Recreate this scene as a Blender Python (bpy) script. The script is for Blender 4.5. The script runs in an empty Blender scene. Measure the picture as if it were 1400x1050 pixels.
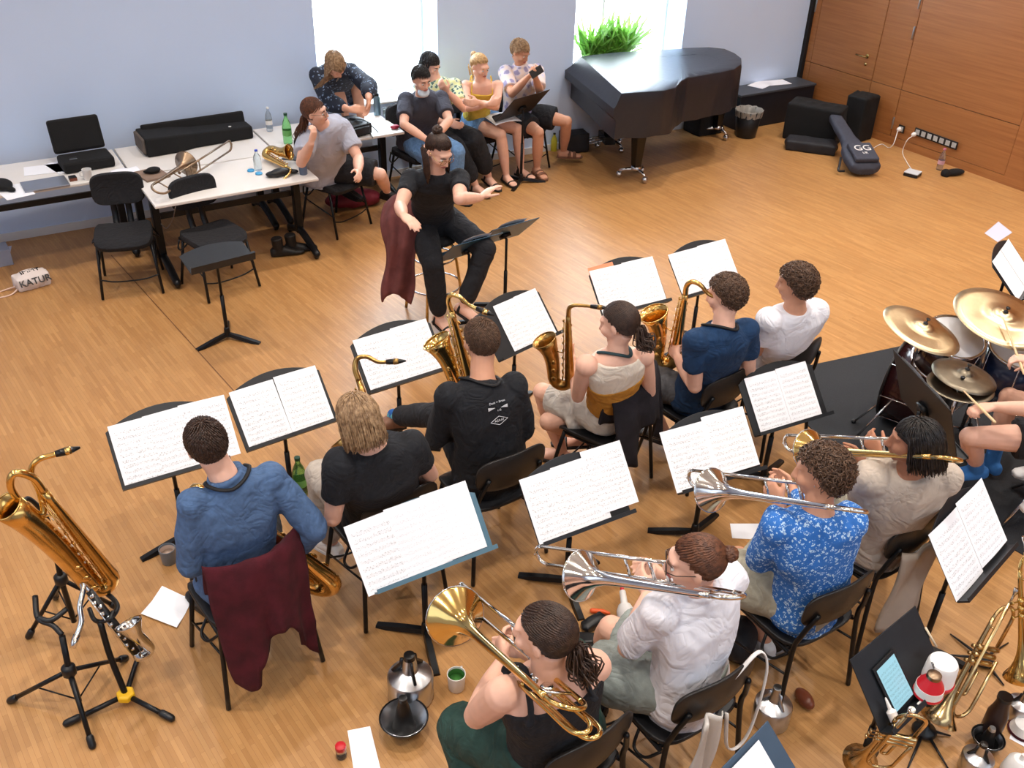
import bpy, math, random
import numpy as np
from mathutils import Vector, Matrix, Quaternion, noise
V = Vector
RND = random.Random(7)
SC = bpy.context.scene
COL = SC.collection
PI = math.pi

# ------------------------------------------------------------------ camera
H = 3.6
FPX = 1320.0
YAW, PITCH, ROLL = math.radians(31.413), math.radians(32.65), math.radians(-1.809)
_f = V((math.sin(YAW) * math.cos(PITCH), math.cos(YAW) * math.cos(PITCH), -math.sin(PITCH)))
_r = V((math.cos(YAW), -math.sin(YAW), 0.0))
_d = _f.cross(_r)
CR = _r * math.cos(ROLL) + _d * math.sin(ROLL)
CD = _d * math.cos(ROLL) - _r * math.sin(ROLL)
CF = _f
EYE = V((0, 0, H))
cam = bpy.data.objects.new('camera', bpy.data.cameras.new('camera'))
COL.objects.link(cam)
cam.matrix_world = Matrix(((CR.x, -CD.x, -CF.x, 0), (CR.y, -CD.y, -CF.y, 0), (CR.z, -CD.z, -CF.z, H), (0, 0, 0, 1)))
cam.data.sensor_width = 36.0
cam.data.lens = FPX / 1400.0 * 36.0
cam.data.clip_start = 0.05
SC.camera = cam


def ray(x, y):
    return CR * ((x - 700.0) / FPX) + CD * ((y - 525.0) / FPX) + CF


def P(x, y, z):
    """point at height z that the photograph shows at pixel (x, y)"""
    r = ray(x, y)
    return EYE + r * ((z - H) / r.z)


def PY(x, y, Y):
    r = ray(x, y)
    return EYE + r * (Y / r.y)


def PD(x, y, t):
    """point at depth t along the viewing axis"""
    return EYE + ray(x, y) * t


def on_ray(x, y, a, L, near=True):
    """point on the pixel's ray at distance L from a"""
    r = ray(x, y).normalized()
    t = (a - EYE).dot(r)
    d2 = (EYE + r * t - a).length_squared
    h = math.sqrt(max(0, L * L - d2))
    return EYE + r * (t - h if near else t + h)


# ------------------------------------------------------------------ mesh building
def frame_for(t, up=None):
    t = t.normalized()
    u = V((0, 0, 1)) if up is None else up
    if abs(t.dot(u.normalized())) > 0.98:
        u = V((1, 0, 0)) if abs(t.x) < 0.9 else V((0, 1, 0))
    x = u.cross(t).normalized()
    return x, t.cross(x)


class MB:
    def __init__(s):
        s.v, s.f, s.uv = [], [], {}

    def add(s, vs, fs):
        o = len(s.v)
        s.v += [V(q) for q in vs]
        s.f += [tuple(i + o for i in f) for f in fs]
        return o

    def rings(s, rs, cap=True, closed=True):
        n = len(rs[0])
        o = len(s.v)
        for r in rs:
            s.v += [V(q) for q in r]
        for k in range(len(rs) - 1):
            a, b = o + k * n, o + (k + 1) * n
            for i in range(n if closed else n - 1):
                j = (i + 1) % n
                s.f.append((a + i, a + j, b + j, b + i))
        if cap and closed:
            s.f.append(tuple(o + i for i in reversed(range(n))))
            e = o + (len(rs) - 1) * n
            s.f.append(tuple(e + i for i in range(n)))

    def tube(s, pts, r, n=8, cap=True, up=None, flat=1.0, rounded=False):
        pts = [V(q) for q in pts]
        m = len(pts)
        rr = list(r) if isinstance(r, (list, tuple)) else [r] * m
        if rounded and m > 1:
            d0 = (pts[0] - pts[1]).normalized()
            d1 = (pts[-1] - pts[-2]).normalized()
            a, b = rr[0], rr[-1]
            pts = [pts[0] + d0 * a * .9, pts[0] + d0 * a * .55] + pts + [pts[-1] + d1 * b * .55, pts[-1] + d1 * b * .9]
            rr = [a * .4, a * .82] + rr + [b * .82, b * .4]
            m += 4
        x = None
        rs = []
        for k in range(m):
            t = pts[min(k + 1, m - 1)] - pts[max(k - 1, 0)]
            if t.length < 1e-9:
                t = V((0, 0, 1))
            t.normalize()
            if x is None:
                x, y = frame_for(t, up)
            else:
                x = x - t * x.dot(t)
                if x.length < 1e-6:
                    x, y = frame_for(t, up)
                x.normalize()
                y = t.cross(x)
            q = rr[k]
            rs.append([pts[k] + x * (math.cos(2 * PI * i / n) * q) + y * (math.sin(2 * PI * i / n) * q * flat) for i in range(n)])
        s.rings(rs, cap)
        return s

    def lathe(s, prof, o=(0, 0, 0), ax=(0, 0, 1), n=20, cap=True):
        o, ax = V(o), V(ax).normalized()
        x, y = frame_for(ax)
        s.rings([[o + ax * h + (x * math.cos(2 * PI * i / n) + y * math.sin(2 * PI * i / n)) * max(r, 1e-5) for i in range(n)] for r, h in prof], cap)
        return s

    def box(s, c, d, rot=None):
        c = V(c)
        hx, hy, hz = d[0] / 2, d[1] / 2, d[2] / 2
        vs = [V((a * hx, b * hy, e * hz)) for a in (-1, 1) for b in (-1, 1) for e in (-1, 1)]
        if rot is not None:
            vs = [rot @ q for q in vs]
        s.add([c + q for q in vs], [(0, 1, 3, 2), (4, 6, 7, 5), (0, 4, 5, 1), (2, 3, 7, 6), (0, 2, 6, 4), (1, 5, 7, 3)])
        return s

    def slab(s, outline, th, M=None):
        """flat outline (x, y) extruded by th along z"""
        n = len(outline)
        lo = [V((p[0], p[1], 0)) for p in outline]
        hi = [V((p[0], p[1], th)) for p in outline]
        vs = lo + hi
        if M is not None:
            vs = [M @ q for q in vs]
        s.add(vs, [tuple(reversed(range(n))), tuple(range(n, 2 * n))] + [(i, (i + 1) % n, n + (i + 1) % n, n + i) for i in range(n)])
        return s

    def ell(s, c, r, rot=None, n=14, m=9):
        c = V(c)
        if not isinstance(r, (tuple, list, Vector)):
            r = (r, r, r)
        rs = []
        for k in range(m + 1):
            a = -PI / 2 + PI * (0.02 + 0.96 * k / m)
            ring = []
            for i in range(n):
                q = V((math.cos(a) * math.cos(2 * PI * i / n) * r[0], math.cos(a) * math.sin(2 * PI * i / n) * r[1], math.sin(a) * r[2]))
                ring.append(c + (rot @ q if rot is not None else q))
            rs.append(ring)
        s.rings(rs)
        return s

    def quadgrid(s, fn, nu, nv):
        o = len(s.v)
        for j in range(nv + 1):
            for i in range(nu + 1):
                s.v.append(V(fn(i / nu, j / nv)))
                s.uv[len(s.v) - 1] = (i / nu, j / nv)
        for j in range(nv):
            for i in range(nu):
                a = o + j * (nu + 1) + i
                s.f.append((a, a + 1, a + nu + 2, a + nu + 1))
        return s

    def xf(s, M):
        s.v = [M @ q for q in s.v]
        return s

    def mesh(s, name, off=None):
        me = bpy.data.meshes.new(name)
        vs = s.v if off is None else [q - off for q in s.v]
        me.from_pydata([tuple(q) for q in vs], [], s.f)
        if s.uv:
            L = me.uv_layers.new(name='UVMap')
            for lp in me.loops:
                L.data[lp.index].uv = s.uv.get(lp.vertex_index, (0, 0))
        me.update()
        return me

    def build(s, name, mat, parent=None, smooth=True, bevel=0.0, remesh=0.0, relax=2, wr=None, thick=0.0, sub=0, flat_ang=None):
        off = None
        if parent is not None:
            root = parent
            while root.parent is not None:
                root = root.parent
            if root.get('worldspace'):
                off = root.location.copy()
        me = s.mesh(name, off)
        o = bpy.data.objects.new(name, me)
        COL.objects.link(o)
        if remesh or bevel or thick or sub:
            if thick:
                md = o.modifiers.new('s', 'SOLIDIFY'); md.thickness = thick; md.offset = 0
            if remesh:
                md = o.modifiers.new('r', 'REMESH'); md.mode = 'VOXEL'; md.voxel_size = remesh
                md.use_smooth_shade = True
                if relax:
                    md = o.modifiers.new('m', 'SMOOTH'); md.factor = 0.5; md.iterations = relax
            if bevel:
                md = o.modifiers.new('b', 'BEVEL'); md.width = bevel; md.segments = 2; md.limit_method = 'ANGLE'
            if sub:
                md = o.modifiers.new('u', 'SUBSURF'); md.levels = sub; md.render_levels = sub
            dg = bpy.context.evaluated_depsgraph_get()
            nm = bpy.data.meshes.new_from_object(o.evaluated_get(dg))
            o.modifiers.clear()
            o.data = nm
            bpy.data.meshes.remove(me)
            me = nm
            me.name = name
        if wr:
            wrinkle(me, **wr)
        me.materials.clear()
        me.materials.append(mat)
        if smooth:
            me.polygons.foreach_set('use_smooth', [True] * len(me.polygons))
            if flat_ang:
                try:
                    me.set_sharp_from_angle(angle=math.radians(flat_ang))
                except Exception:
                    pass
        me.update()
        if parent is not None:
            o.parent = parent
        return o


def wrinkle(me, amp=0.005, scale=9.0, seed=0.0, aniso=(1, 1, .45), ridged=True):
    n = len(me.vertices)
    co = np.empty(n * 3); me.vertices.foreach_get('co', co)
    no = np.empty(n * 3); me.vertices.foreach_get('normal', no)
    co = co.reshape(-1, 3); no = no.reshape(-1, 3)
    ax = np.array(aniso) * scale
    d = np.empty(n)
    nz = noise.noise
    for i in range(n):
        p = co[i] * ax
        a = nz((p[0] + seed, p[1] + seed * 1.7, p[2]))
        b = nz((p[0] * 2.1 + 5.2 + seed, p[1] * 2.1, p[2] * 2.1 + 3.1))
        if ridged:
            d[i] = (0.35 - abs(a) * 1.6) + b * .35
        else:
            d[i] = a + .4 * b
    co = co + no * (d * amp)[:, None]
    me.vertices.foreach_set('co', co.ravel())
    me.update()


def thing(name, label, cat, loc=(0, 0, 0), rz=0.0, group=None, world=True):
    o = bpy.data.objects.new(name, None)
    COL.objects.link(o)
    o.empty_display_size = 0.1
    o.location = V(loc)
    o.rotation_euler = (0, 0, rz)
    o['label'] = label
    o['category'] = cat
    if group:
        o['group'] = group
    if world:
        o['worldspace'] = 1
    return o


def tag(o, label, cat, group=None, kind=None):
    o['label'] = label
    o['category'] = cat
    if group:
        o['group'] = group
    if kind:
        o['kind'] = kind
    return o


def struct(o):
    o['kind'] = 'structure'
    return o


def copy_tree(o, parent=None):
    c = o.copy()
    COL.objects.link(c)
    if parent is not None:
        c.parent = parent
    for ch in o.children:
        copy_tree(ch, c)
    return c


def spline(pts, n=8):
    """Catmull-Rom through pts"""
    p = [V(q) for q in pts]
    p = [p[0] * 2 - p[1]] + p + [p[-1] * 2 - p[-2]]
    out = []
    for k in range(1, len(p) - 2):
        for i in range(n):
            t = i / n
            a, b, c, d = p[k - 1], p[k], p[k + 1], p[k + 2]
            out.append(0.5 * ((2 * b) + (c - a) * t + (2 * a - 5 * b + 4 * c - d) * t * t + (3 * b - a - 3 * c + d) * t ** 3))
    out.append(p[-2])
    return out


def lerp(a, b, t):
    return a + (b - a) * t


def interp(xs, ys, n):
    out = []
    for i in range(n):
        t = i / (n - 1) * (len(ys) - 1)
        k = min(int(t), len(ys) - 2)
        out.append(ys[k] + (ys[k + 1] - ys[k]) * (t - k))
    return out


def basis(o, x, y, z):
    return Matrix(((x.x, y.x, z.x, o.x), (x.y, y.y, z.y, o.y), (x.z, y.z, z.z, o.z), (0, 0, 0, 1)))


def rotz(a):
    return Matrix.Rotation(a, 4, 'Z')


# ------------------------------------------------------------------ materials
def lin(c):
    if isinstance(c, str):
        c = tuple(int(c[i:i + 2], 16) for i in (0, 2, 4))
    return tuple(((v / 255) / 12.92 if v / 255 < .04045 else ((v / 255 + .055) / 1.055) ** 2.4) for v in c) + (1.0,)


MATS = {}


def new_mat(name):
    m = bpy.data.materials.new(name)
    m.use_nodes = True
    nt = m.node_tree
    b = nt.nodes['Principled BSDF']
    return m, nt, b


def mat(name, col=None, rough=0.5, metal=0.0, var=0.0, vscale=8.0, bump=0.0, bscale=60.0, col2=None, coat=0.0, spec=None, stretch=None, sheen=0.0, trans=0.0, ior=1.45, rvar=0.0):
    if name in MATS:
        return MATS[name]
    m, nt, b = new_mat(name)
    N, L = nt.nodes.new, nt.links.new
    c = lin(col)
    b.inputs['Base Color'].default_value = c
    b.inputs['Roughness'].default_value = rough
    b.inputs['Metallic'].default_value = metal
    b.inputs['IOR'].default_value = ior
    if spec is not None:
        b.inputs['Specular IOR Level'].default_value = spec
    if coat:
        b.inputs['Coat Weight'].default_value = coat
        b.inputs['Coat Roughness'].default_value = 0.1
    if sheen:
        b.inputs['Sheen Weight'].default_value = sheen
        b.inputs['Sheen Roughness'].default_value = .5
    if trans:
        b.inputs['Transmission Weight'].default_value = trans
    tc = N('ShaderNodeTexCoord')
    src = tc.outputs['Object']
    if stretch:
        mp = N('ShaderNodeMapping')
        mp.inputs['Scale'].default_value = stretch
        L(src, mp.inputs['Vector'])
        src = mp.outputs['Vector']
    if var or col2:
        nz = N('ShaderNodeTexNoise')
        nz.inputs['Scale'].default_value = vscale
        nz.inputs['Detail'].default_value = 4
        L(src, nz.inputs['Vector'])
        rp = N('ShaderNodeValToRGB')
        rp.color_ramp.elements[0].position = .35
        rp.color_ramp.elements[1].position = .65
        if col2:
            a, e = c, lin(col2)
        else:
            a = tuple(v * (1 - var) for v in c[:3]) + (1,)
            e = tuple(min(1, v * (1 + var)) for v in c[:3]) + (1,)
        rp.color_ramp.elements[0].color = a
        rp.color_ramp.elements[1].color = e
        L(nz.outputs['Fac'], rp.inputs['Fac'])
        L(rp.outputs['Color'], b.inputs['Base Color'])
    if bump:
        n2 = N('ShaderNodeTexNoise')
        n2.inputs['Scale'].default_value = bscale
        n2.inputs['Detail'].default_value = 3
        L(src, n2.inputs['Vector'])
        bp = N('ShaderNodeBump')
        bp.inputs['Strength'].default_value = bump
        bp.inputs['Distance'].default_value = 0.01
        L(n2.outputs['Fac'], bp.inputs['Height'])
        if bscale in (220, 260, 300) and not name.startswith('skin'):
            # soft creases of worn cloth
            n3 = N('ShaderNodeTexNoise')
            n3.inputs['Scale'].default_value = 7.0
            n3.inputs['Detail'].default_value = 2
            n3.inputs['Distortion'].default_value = 1.6
            L(tc.outputs['Object'], n3.inputs['Vector'])
            rg = N('ShaderNodeMath'); rg.operation = 'SUBTRACT'; rg.inputs[1].default_value = .5
            L(n3.outputs['Fac'], rg.inputs[0])
            ab = N('ShaderNodeMath'); ab.operation = 'ABSOLUTE'
            L(rg.outputs[0], ab.inputs[0])
            b3 = N('ShaderNodeBump')
            b3.inputs['Strength'].default_value = .55
            b3.inputs['Distance'].default_value = .045
            L(ab.outputs[0], b3.inputs['Height'])
            L(b3.outputs['Normal'], bp.inputs['Normal'])
        L(bp.outputs['Normal'], b.inputs['Normal'])
    MATS[name] = m
    return m


def emis(name, col, strength):
    if name in MATS:
        return MATS[name]
    m, nt, b = new_mat(name)
    b.inputs['Base Color'].default_value = (0, 0, 0, 1)
    b.inputs['Emission Color'].default_value = lin(col)
    b.inputs['Emission Strength'].default_value = strength
    MATS[name] = m
    return m


def print_mat(name, c1, c2, scale, th=.5, rough=.8, kind='VORONOI', c3=None):
    """cloth with a printed pattern"""
    if name in MATS:
        return MATS[name]
    m, nt, b = new_mat(name)
    N, L = nt.nodes.new, nt.links.new
    tc = N('ShaderNodeTexCoord')
    if kind == 'VORONOI':
        t = N('ShaderNodeTexVoronoi'); t.inputs['Scale'].default_value = scale
        out = t.outputs['Distance']
    else:
        t = N('ShaderNodeTexNoise'); t.inputs['Scale'].default_value = scale; t.inputs['Detail'].default_value = 3
        out = t.outputs['Fac']
    nz = N('ShaderNodeTexNoise'); nz.inputs['Scale'].default_value = scale * 1.3
    mx = N('ShaderNodeVectorMath'); mx.operation = 'MULTIPLY_ADD'
    L(nz.outputs['Color'], mx.inputs[0]); mx.inputs[1].default_value = (.03,) * 3
    L(tc.outputs['Object'], mx.inputs[2])
    L(mx.outputs[0], t.inputs['Vector'])
    rp = N('ShaderNodeValToRGB')
    rp.color_ramp.elements[0].position = th - .05
    rp.color_ramp.elements[1].position = th + .05
    rp.color_ramp.elements[0].color = lin(c2)
    rp.color_ramp.elements[1].color = lin(c1)
    if c3:
        e = rp.color_ramp.elements.new(min(.98, th + .22)); e.color = lin(c3)
    L(out, rp.inputs['Fac'])
    L(rp.outputs['Color'], b.inputs['Base Color'])
    b.inputs['Roughness'].default_value = rough
    MATS[name] = m
    return m
# ------------------------------------------------------------------ room
def floor_mat():
    m, nt, b = new_mat('strip_parquet')
    N, L = nt.nodes.new, nt.links.new
    tc = N('ShaderNodeTexCoord')
    mp = N('ShaderNodeMapping')
    mp.inputs['Rotation'].default_value = (0, 0, math.radians(90 - 6.5))
    L(tc.outputs['Object'], mp.inputs['Vector'])
    br = N('ShaderNodeTexBrick')
    br.offset = .37
    br.offset_frequency = 2
    br.inputs['Scale'].default_value = 1.0
    br.inputs['Brick Width'].default_value = .23
    br.inputs['Row Height'].default_value = .021
    br.inputs['Mortar Size'].default_value = .0006
    br.inputs['Mortar Smooth'].default_value = .4
    br.inputs['Bias'].default_value = 0
    br.inputs['Color1'].default_value = lin((184, 138, 86))
    br.inputs['Color2'].default_value = lin((170, 123, 73))
    br.inputs['Mortar'].default_value = lin((144, 100, 58))
    L(mp.outputs['Vector'], br.inputs['Vector'])
    # second layer of strips for a livelier mix
    b2 = N('ShaderNodeTexBrick')
    b2.offset = .61
    for k, v in (('Scale', 1.0), ('Brick Width', .31), ('Row Height', .021), ('Mortar Size', 0.0), ('Bias', 0)):
        b2.inputs[k].default_value = v
    b2.inputs['Color1'].default_value = (.93, .92, .91, 1)
    b2.inputs['Color2'].default_value = (1.05, 1.05, 1.05, 1)
    L(mp.outputs['Vector'], b2.inputs['Vector'])
    mx = N('ShaderNodeMix'); mx.data_type = 'RGBA'; mx.blend_type = 'MULTIPLY'; mx.inputs[0].default_value = 1
    L(br.outputs['Color'], mx.inputs[6]); L(b2.outputs['Color'], mx.inputs[7])
    # grain
    gm = N('ShaderNodeMapping'); gm.inputs['Scale'].default_value = (3, 90, 1)
    L(mp.outputs['Vector'], gm.inputs['Vector'])
    gn = N('ShaderNodeTexNoise'); gn.inputs['Scale'].default_value = 2.0; gn.inputs['Detail'].default_value = 5
    L(gm.outputs['Vector'], gn.inputs['Vector'])
    gr = N('ShaderNodeMapRange'); gr.inputs[3].default_value = .90; gr.inputs[4].default_value = 1.10
    L(gn.outputs['Fac'], gr.inputs[0])
    m2 = N('ShaderNodeMix'); m2.data_type = 'RGBA'; m2.blend_type = 'MULTIPLY'; m2.inputs[0].default_value = 1
    L(mx.outputs[2], m2.inputs[6]); L(gr.outputs[0], m2.inputs[7])
    # worn cloudy patches
    wn = N('ShaderNodeTexNoise'); wn.inputs['Scale'].default_value = 1.1; wn.inputs['Detail'].default_value = 3
    L(tc.outputs['Object'], wn.inputs['Vector'])
    wr_ = N('ShaderNodeMapRange'); wr_.inputs[1].default_value = .3; wr_.inputs[2].default_value = .7; wr_.inputs[3].default_value = .93; wr_.inputs[4].default_value = 1.05
    L(wn.outputs['Fac'], wr_.inputs[0])
    m3 = N('ShaderNodeMix'); m3.data_type = 'RGBA'; m3.blend_type = 'MULTIPLY'; m3.inputs[0].default_value = 1
    L(m2.outputs[2], m3.inputs[6]); L(wr_.outputs[0], m3.inputs[7])
    L(m3.outputs[2], b.inputs['Base Color'])
    rr = N('ShaderNodeMapRange'); rr.inputs[3].default_value = .30; rr.inputs[4].default_value = .48
    L(gn.outputs['Fac'], rr.inputs[0]); L(rr.outputs[0], b.inputs['Roughness'])
    b.inputs['Specular IOR Level'].default_value = .5
    bp = N('ShaderNodeBump'); bp.inputs['Strength'].default_value = .12; bp.inputs['Distance'].default_value = .002
    L(br.outputs['Fac'], bp.inputs['Height']); bp.invert = True
    L(bp.outputs['Normal'], b.inputs['Normal'])
    return m


def veneer_mat():
    m, nt, b = new_mat('pear_veneer')
    N, L = nt.nodes.new, nt.links.new
    tc = N('ShaderNodeTexCoord')
    mp = N('ShaderNodeMapping'); mp.inputs['Scale'].default_value = (1, .5, 16)
    L(tc.outputs['Object'], mp.inputs['Vector'])
    n1 = N('ShaderNodeTexNoise'); n1.inputs['Scale'].default_value = 3; n1.inputs['Detail'].default_value = 6; n1.inputs['Distortion'].default_value = .3
    L(mp.outputs['Vector'], n1.inputs['Vector'])
    rp = N('ShaderNodeValToRGB')
    rp.color_ramp.elements[0].position = .3; rp.color_ramp.elements[0].color = lin((152, 96, 52))
    rp.color_ramp.elements[1].position = .7; rp.color_ramp.elements[1].color = lin((172, 114, 64))
    L(n1.outputs['Fac'], rp.inputs['Fac'])
    L(rp.outputs['Color'], b.inputs['Base Color'])
    b.inputs['Roughness'].default_value = .42
    return m


M_FLOOR = floor_mat()
M_WOOD = veneer_mat()
M_WALL = mat('wall_paint', (203, 222, 251), rough=.9, var=.015, vscale=1.2, bump=.05, bscale=160)
M_WHITE = mat('white_trim', (225, 226, 228), rough=.5, var=.01)
M_CEIL = mat('ceiling_paint', (225, 222, 216), rough=.95, var=.01)
M_DARK = mat('dark_joint', (24, 20, 18), rough=.7, var=.1)
M_BLACK = mat('black_plastic', (22, 23, 26), rough=.38, var=.08, vscale=30)
M_BMETAL = mat('black_metal', (24, 25, 28), rough=.34, metal=.4, var=.08, vscale=30)
M_CHROME = mat('chrome', (205, 205, 208), rough=.14, metal=1.0, var=.03)
M_STEEL = mat('brushed_steel', (170, 172, 176), rough=.32, metal=1.0, var=.05, vscale=40)

WY0, WY1 = 8.86, 8.70      # the window wall, at x = 0 and x = 9.3 (slightly skewed)


def wy(x):
    return WY0 + (WY1 - WY0) * x / 9.3


def wx(y):
    return 9.40 + (8.70 - y) * .047


f = MB()
f.add([(-6, -4, 0), (14, -4, 0), (14, 9.6, 0), (-6, 9.6, 0)], [(0, 1, 2, 3)])
struct(f.build('floor', M_FLOOR, smooth=False))

# window wall with two deep niches (about 0.45 m)
SILL = .76
HEAD = 3.3
W1 = (3.14, 4.385)
W2 = (5.985, 7.45)
DEEP = .42
TOPZ = 5.6


def wbox(m, x0, x1, z0, z1, t0=0.0, t1=DEEP):
    vs = []
    for x in (x0, x1):
        for t in (t0, t1):
            for z in (z0, z1):
                vs.append((x, wy(x) + t, z))
    m.add(vs, [(0, 1, 3, 2), (4, 6, 7, 5), (0, 4, 5, 1), (2, 3, 7, 6), (0, 2, 6, 4), (1, 5, 7, 3)])


m = MB()
wbox(m, -6, W1[0], 0, TOPZ)
wbox(m, W1[1], W2[0], 0, TOPZ)
wbox(m, W2[1], 9.43, 0, TOPZ)
for a, b_ in (W1, W2):
    wbox(m, a, b_, 0, SILL)
    wbox(m, a, b_, HEAD, TOPZ)
struct(m.build('wall_back', M_WALL, smooth=False))
# windows: frame with a mullion and thin panes
M_GLASS = mat('window_glass', (245, 250, 250), rough=.0, trans=1.0, ior=1.02, spec=.3)
for k, (a, b_) in enumerate((W1, W2)):
    w = thing('window_%d' % (k + 1), 'tall window in a deep white niche', 'window', (a, wy(a), SILL))
    del w['label'], w['category']
    struct(w)
    fr = MB()
    for x, hw in ((a + .012, .012), ((a * .60 + b_ * .40), .012), (b_ - .012, .012)) if k else ((a + .012, .012), (b_ - .012, .012)):
        wbox(fr, x - hw, x + hw, SILL, HEAD, .33, .38)
    for z in (SILL + .03, HEAD - .03):
        wbox(fr, a, b_, z - .03, z + .03, .335, .375)
    fr.build('window_frame', M_WHITE, w, smooth=False)
    gl = MB()
    wbox(gl, a + .03, b_ - .03, SILL + .03, HEAD - .03, .352, .358)
    gl.build('pane', M_GLASS, w, smooth=False)
    sl = MB()
    wbox(sl, a, b_, SILL, SILL + .02, -.02, .34)
    sl.build('window_sill', M_WHITE, w, smooth=False, bevel=.004)
# white sky beyond the panes
# baseboard
m = MB()
wbox(m, -6, 9.4, 0, .07, -.018, 0)
struct(m.build('baseboard_back', M_WHITE, smooth=False))

# wood-panelled wall: panels with shadow gaps, a concealed door, hinges
def wpanel(m, y0, y1, z0, z1, t0=0.0, t1=.02, gap=.0035):
    y0, y1, z0, z1 = y0 + gap, y1 - gap, z0 + gap, z1 - gap
    vs = []
    for y in (y0, y1):
        for t in (-t1, -t0):
            for z in (z0, z1):
                vs.append((wx(y) + t, y, z))
    m.add(vs, [(0, 1, 3, 2), (4, 6, 7, 5), (0, 4, 5, 1), (2, 3, 7, 6), (0, 2, 6, 4), (1, 5, 7, 3)])


m = MB()
wpanel(m, -4, 9.4, 0, TOPZ, -.25, 0, 0)
struct(m.build('wall_right', M_DARK, smooth=False))


def pxw(x, y):
    """(y, z) on the panelled wall at a pixel"""
    lo, hi = 3.0, 30.0
    r = ray(x, y)
    for _ in range(60):
        t = (lo + hi) / 2
        q = EYE + r * t
        if q.x > wx(q.y) - .02:
            hi = t
        else:
            lo = t
    return EYE + r * lo


yc = pxw(1110, 0).y
ycol = [wy(9.4) - .05, pxw(1195, 80).y * 0 + pxw(1115, 50).y, pxw(1203, 60).y, pxw(1245, 70).y]
yA, yB, yC = ycol[1], ycol[2], ycol[3]      # hinge side, latch side, next hinge side
yD = pxw(1392, 180).y
zL, zM, zU = .47, .90, 2.06
zl = [0.0, pxw(1265, 213).z + .62, 2.05, TOPZ]
M1 = MB()
yEnds = [wy(9.4) - .04, yA, yB, yC, yD]
zrow = [0.09, .62, 1.95, TOPZ - .05]
for i in range(4):
    for j in range(3):
        if i == 1 and j < 2:
            continue
        wpanel(M1, yEnds[i + 1], yEnds[i], zrow[j], zrow[j + 1])
wpanel(M1, -4, yD - .28, .09, TOPZ - .05)
struct(M1.build('trim_1', M_WOOD, smooth=False, bevel=.002))
m = MB()
wpanel(m, -4, wy(9.4) - .03, 0, .09, 0, .026, 0)
struct(m.build('baseboard_right', M_WOOD, smooth=False))
m = MB()
wpanel(m, yD - .28, yD, 0.0, TOPZ, 0, .03)
struct(m.build('trim_2', M_WOOD, smooth=False, bevel=.003))
m = MB()
m.box((wx(wy(9.4)) - .03, wy(9.38) - .02, TOPZ / 2), (.07, .06, TOPZ))
struct(m.build('trim_3', M_DARK, smooth=False))
d = thing('door_1', 'x', 'door', (wx(yB), (yA + yB) / 2, 0))
del d['label'], d['category']
struct(d)
m = MB()
wpanel(m, yB, yA, .09, .62, 0, .021)
wpanel(m, yB, yA, .62, 1.95, 0, .021)
m.build('door_panel', M_WOOD, d, smooth=False, bevel=.002)
hp = pxw(1186, 77)
m = MB()
hx = hp.x - .05
m.tube([(hp.x + .02, hp.y + .0, hp.z), (hx, hp.y, hp.z), (hx, hp.y + .02, hp.z), (hx, hp.y + .13, hp.z)], .009, 10)
m.lathe([(.024, 0), (.026, .008), (.02, .01)], (hp.x, hp.y, hp.z), (-1, 0, 0))
m.lathe([(.018, 0), (.02, .008), (.006, .01)], (hp.x, hp.y, hp.z - .09), (-1, 0, 0))
m.build('door_handle', mat('brass_handle', (190, 165, 110), rough=.25, metal=1, var=.05), d)
for (a, b_) in ((1116, 8), (1249, 45), (1221, 168), (1258, 3)):
    q = pxw(a, b_)
    m = MB()
    m.tube([(q.x - .004, q.y, q.z - .06), (q.x - .004, q.y, q.z + .06)], .011, 10, rounded=True)
    h_ = m.build('hinge', M_STEEL, d)

# unseen sides of the hall: side wall, rear wall, ceiling
m = MB(); m.box((-4.1, 2.5, TOPZ / 2), (.2, 13.5, TOPZ)); struct(m.build('wall_left', M_WALL, smooth=False))
m = MB(); m.box((3, -4.1, TOPZ / 2), (18, .2, TOPZ)); struct(m.build('wall_front', M_WALL, smooth=False))
m = MB(); m.box((4, 2.6, TOPZ + .1), (20, 14, .2)); struct(m.build('ceiling', M_CEIL, smooth=False))

# the cover strip of a floor duct, running with the boards
a_, b_ = P(152, 349, 0), P(332, 548, 0)
m = MB()
d_ = (b_ - a_).normalized(); n_ = V((-d_.y, d_.x, 0)) * .004
m.add([a_ - n_, b_ - n_, b_ + n_, a_ + n_, a_ - n_ + V((0, 0, .0012)), b_ - n_ + V((0, 0, .0012)), b_ + n_ + V((0, 0, .0012)), a_ + n_ + V((0, 0, .0012))], [(4, 5, 6, 7), (0, 1, 5, 4), (1, 2, 6, 5), (2, 3, 7, 6), (3, 0, 4, 7)])
struct(m.build('trim_4', mat('dark_wood_strip', (110, 72, 42), rough=.5, var=.1), smooth=False))
# ------------------------------------------------------------------ chairs
M_SEAT = mat('black_seat_shell', (26, 27, 31), rough=.42, var=.1, vscale=20, bump=.08, bscale=200)
M_BACK = mat('black_back_shell', (34, 31, 30), rough=.36, var=.12, vscale=10)
M_FABRIC = mat('black_wool_upholstery', (30, 30, 34), rough=.95, var=.15, vscale=120, bump=.25, bscale=300)


def back_shell(fabric):
    m = MB()
    W, Hh = (.205, .105) if not fabric else (.195, .125)

    def fn(u, v):
        a = u * 2 - 1
        b = v * 2 - 1
        # rounded rectangle
        e = 4.0 if fabric else 3.2
        k = (abs(a) ** e + abs(b) ** e) ** (1 / e) if (a or b) else 1
        s_ = max(abs(a), abs(b)) / k if k else 1
        x, z = a * s_ * W, b * s_ * Hh
        y = -.235 + 1.15 * x * x * (1 if not fabric else .45) - .10 * z + .16 * (b * s_) ** 2 * .1
        return (x, y - .02, .725 + z - (0 if fabric else .055))
    m.quadgrid(fn, 12, 8)
    return m


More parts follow.
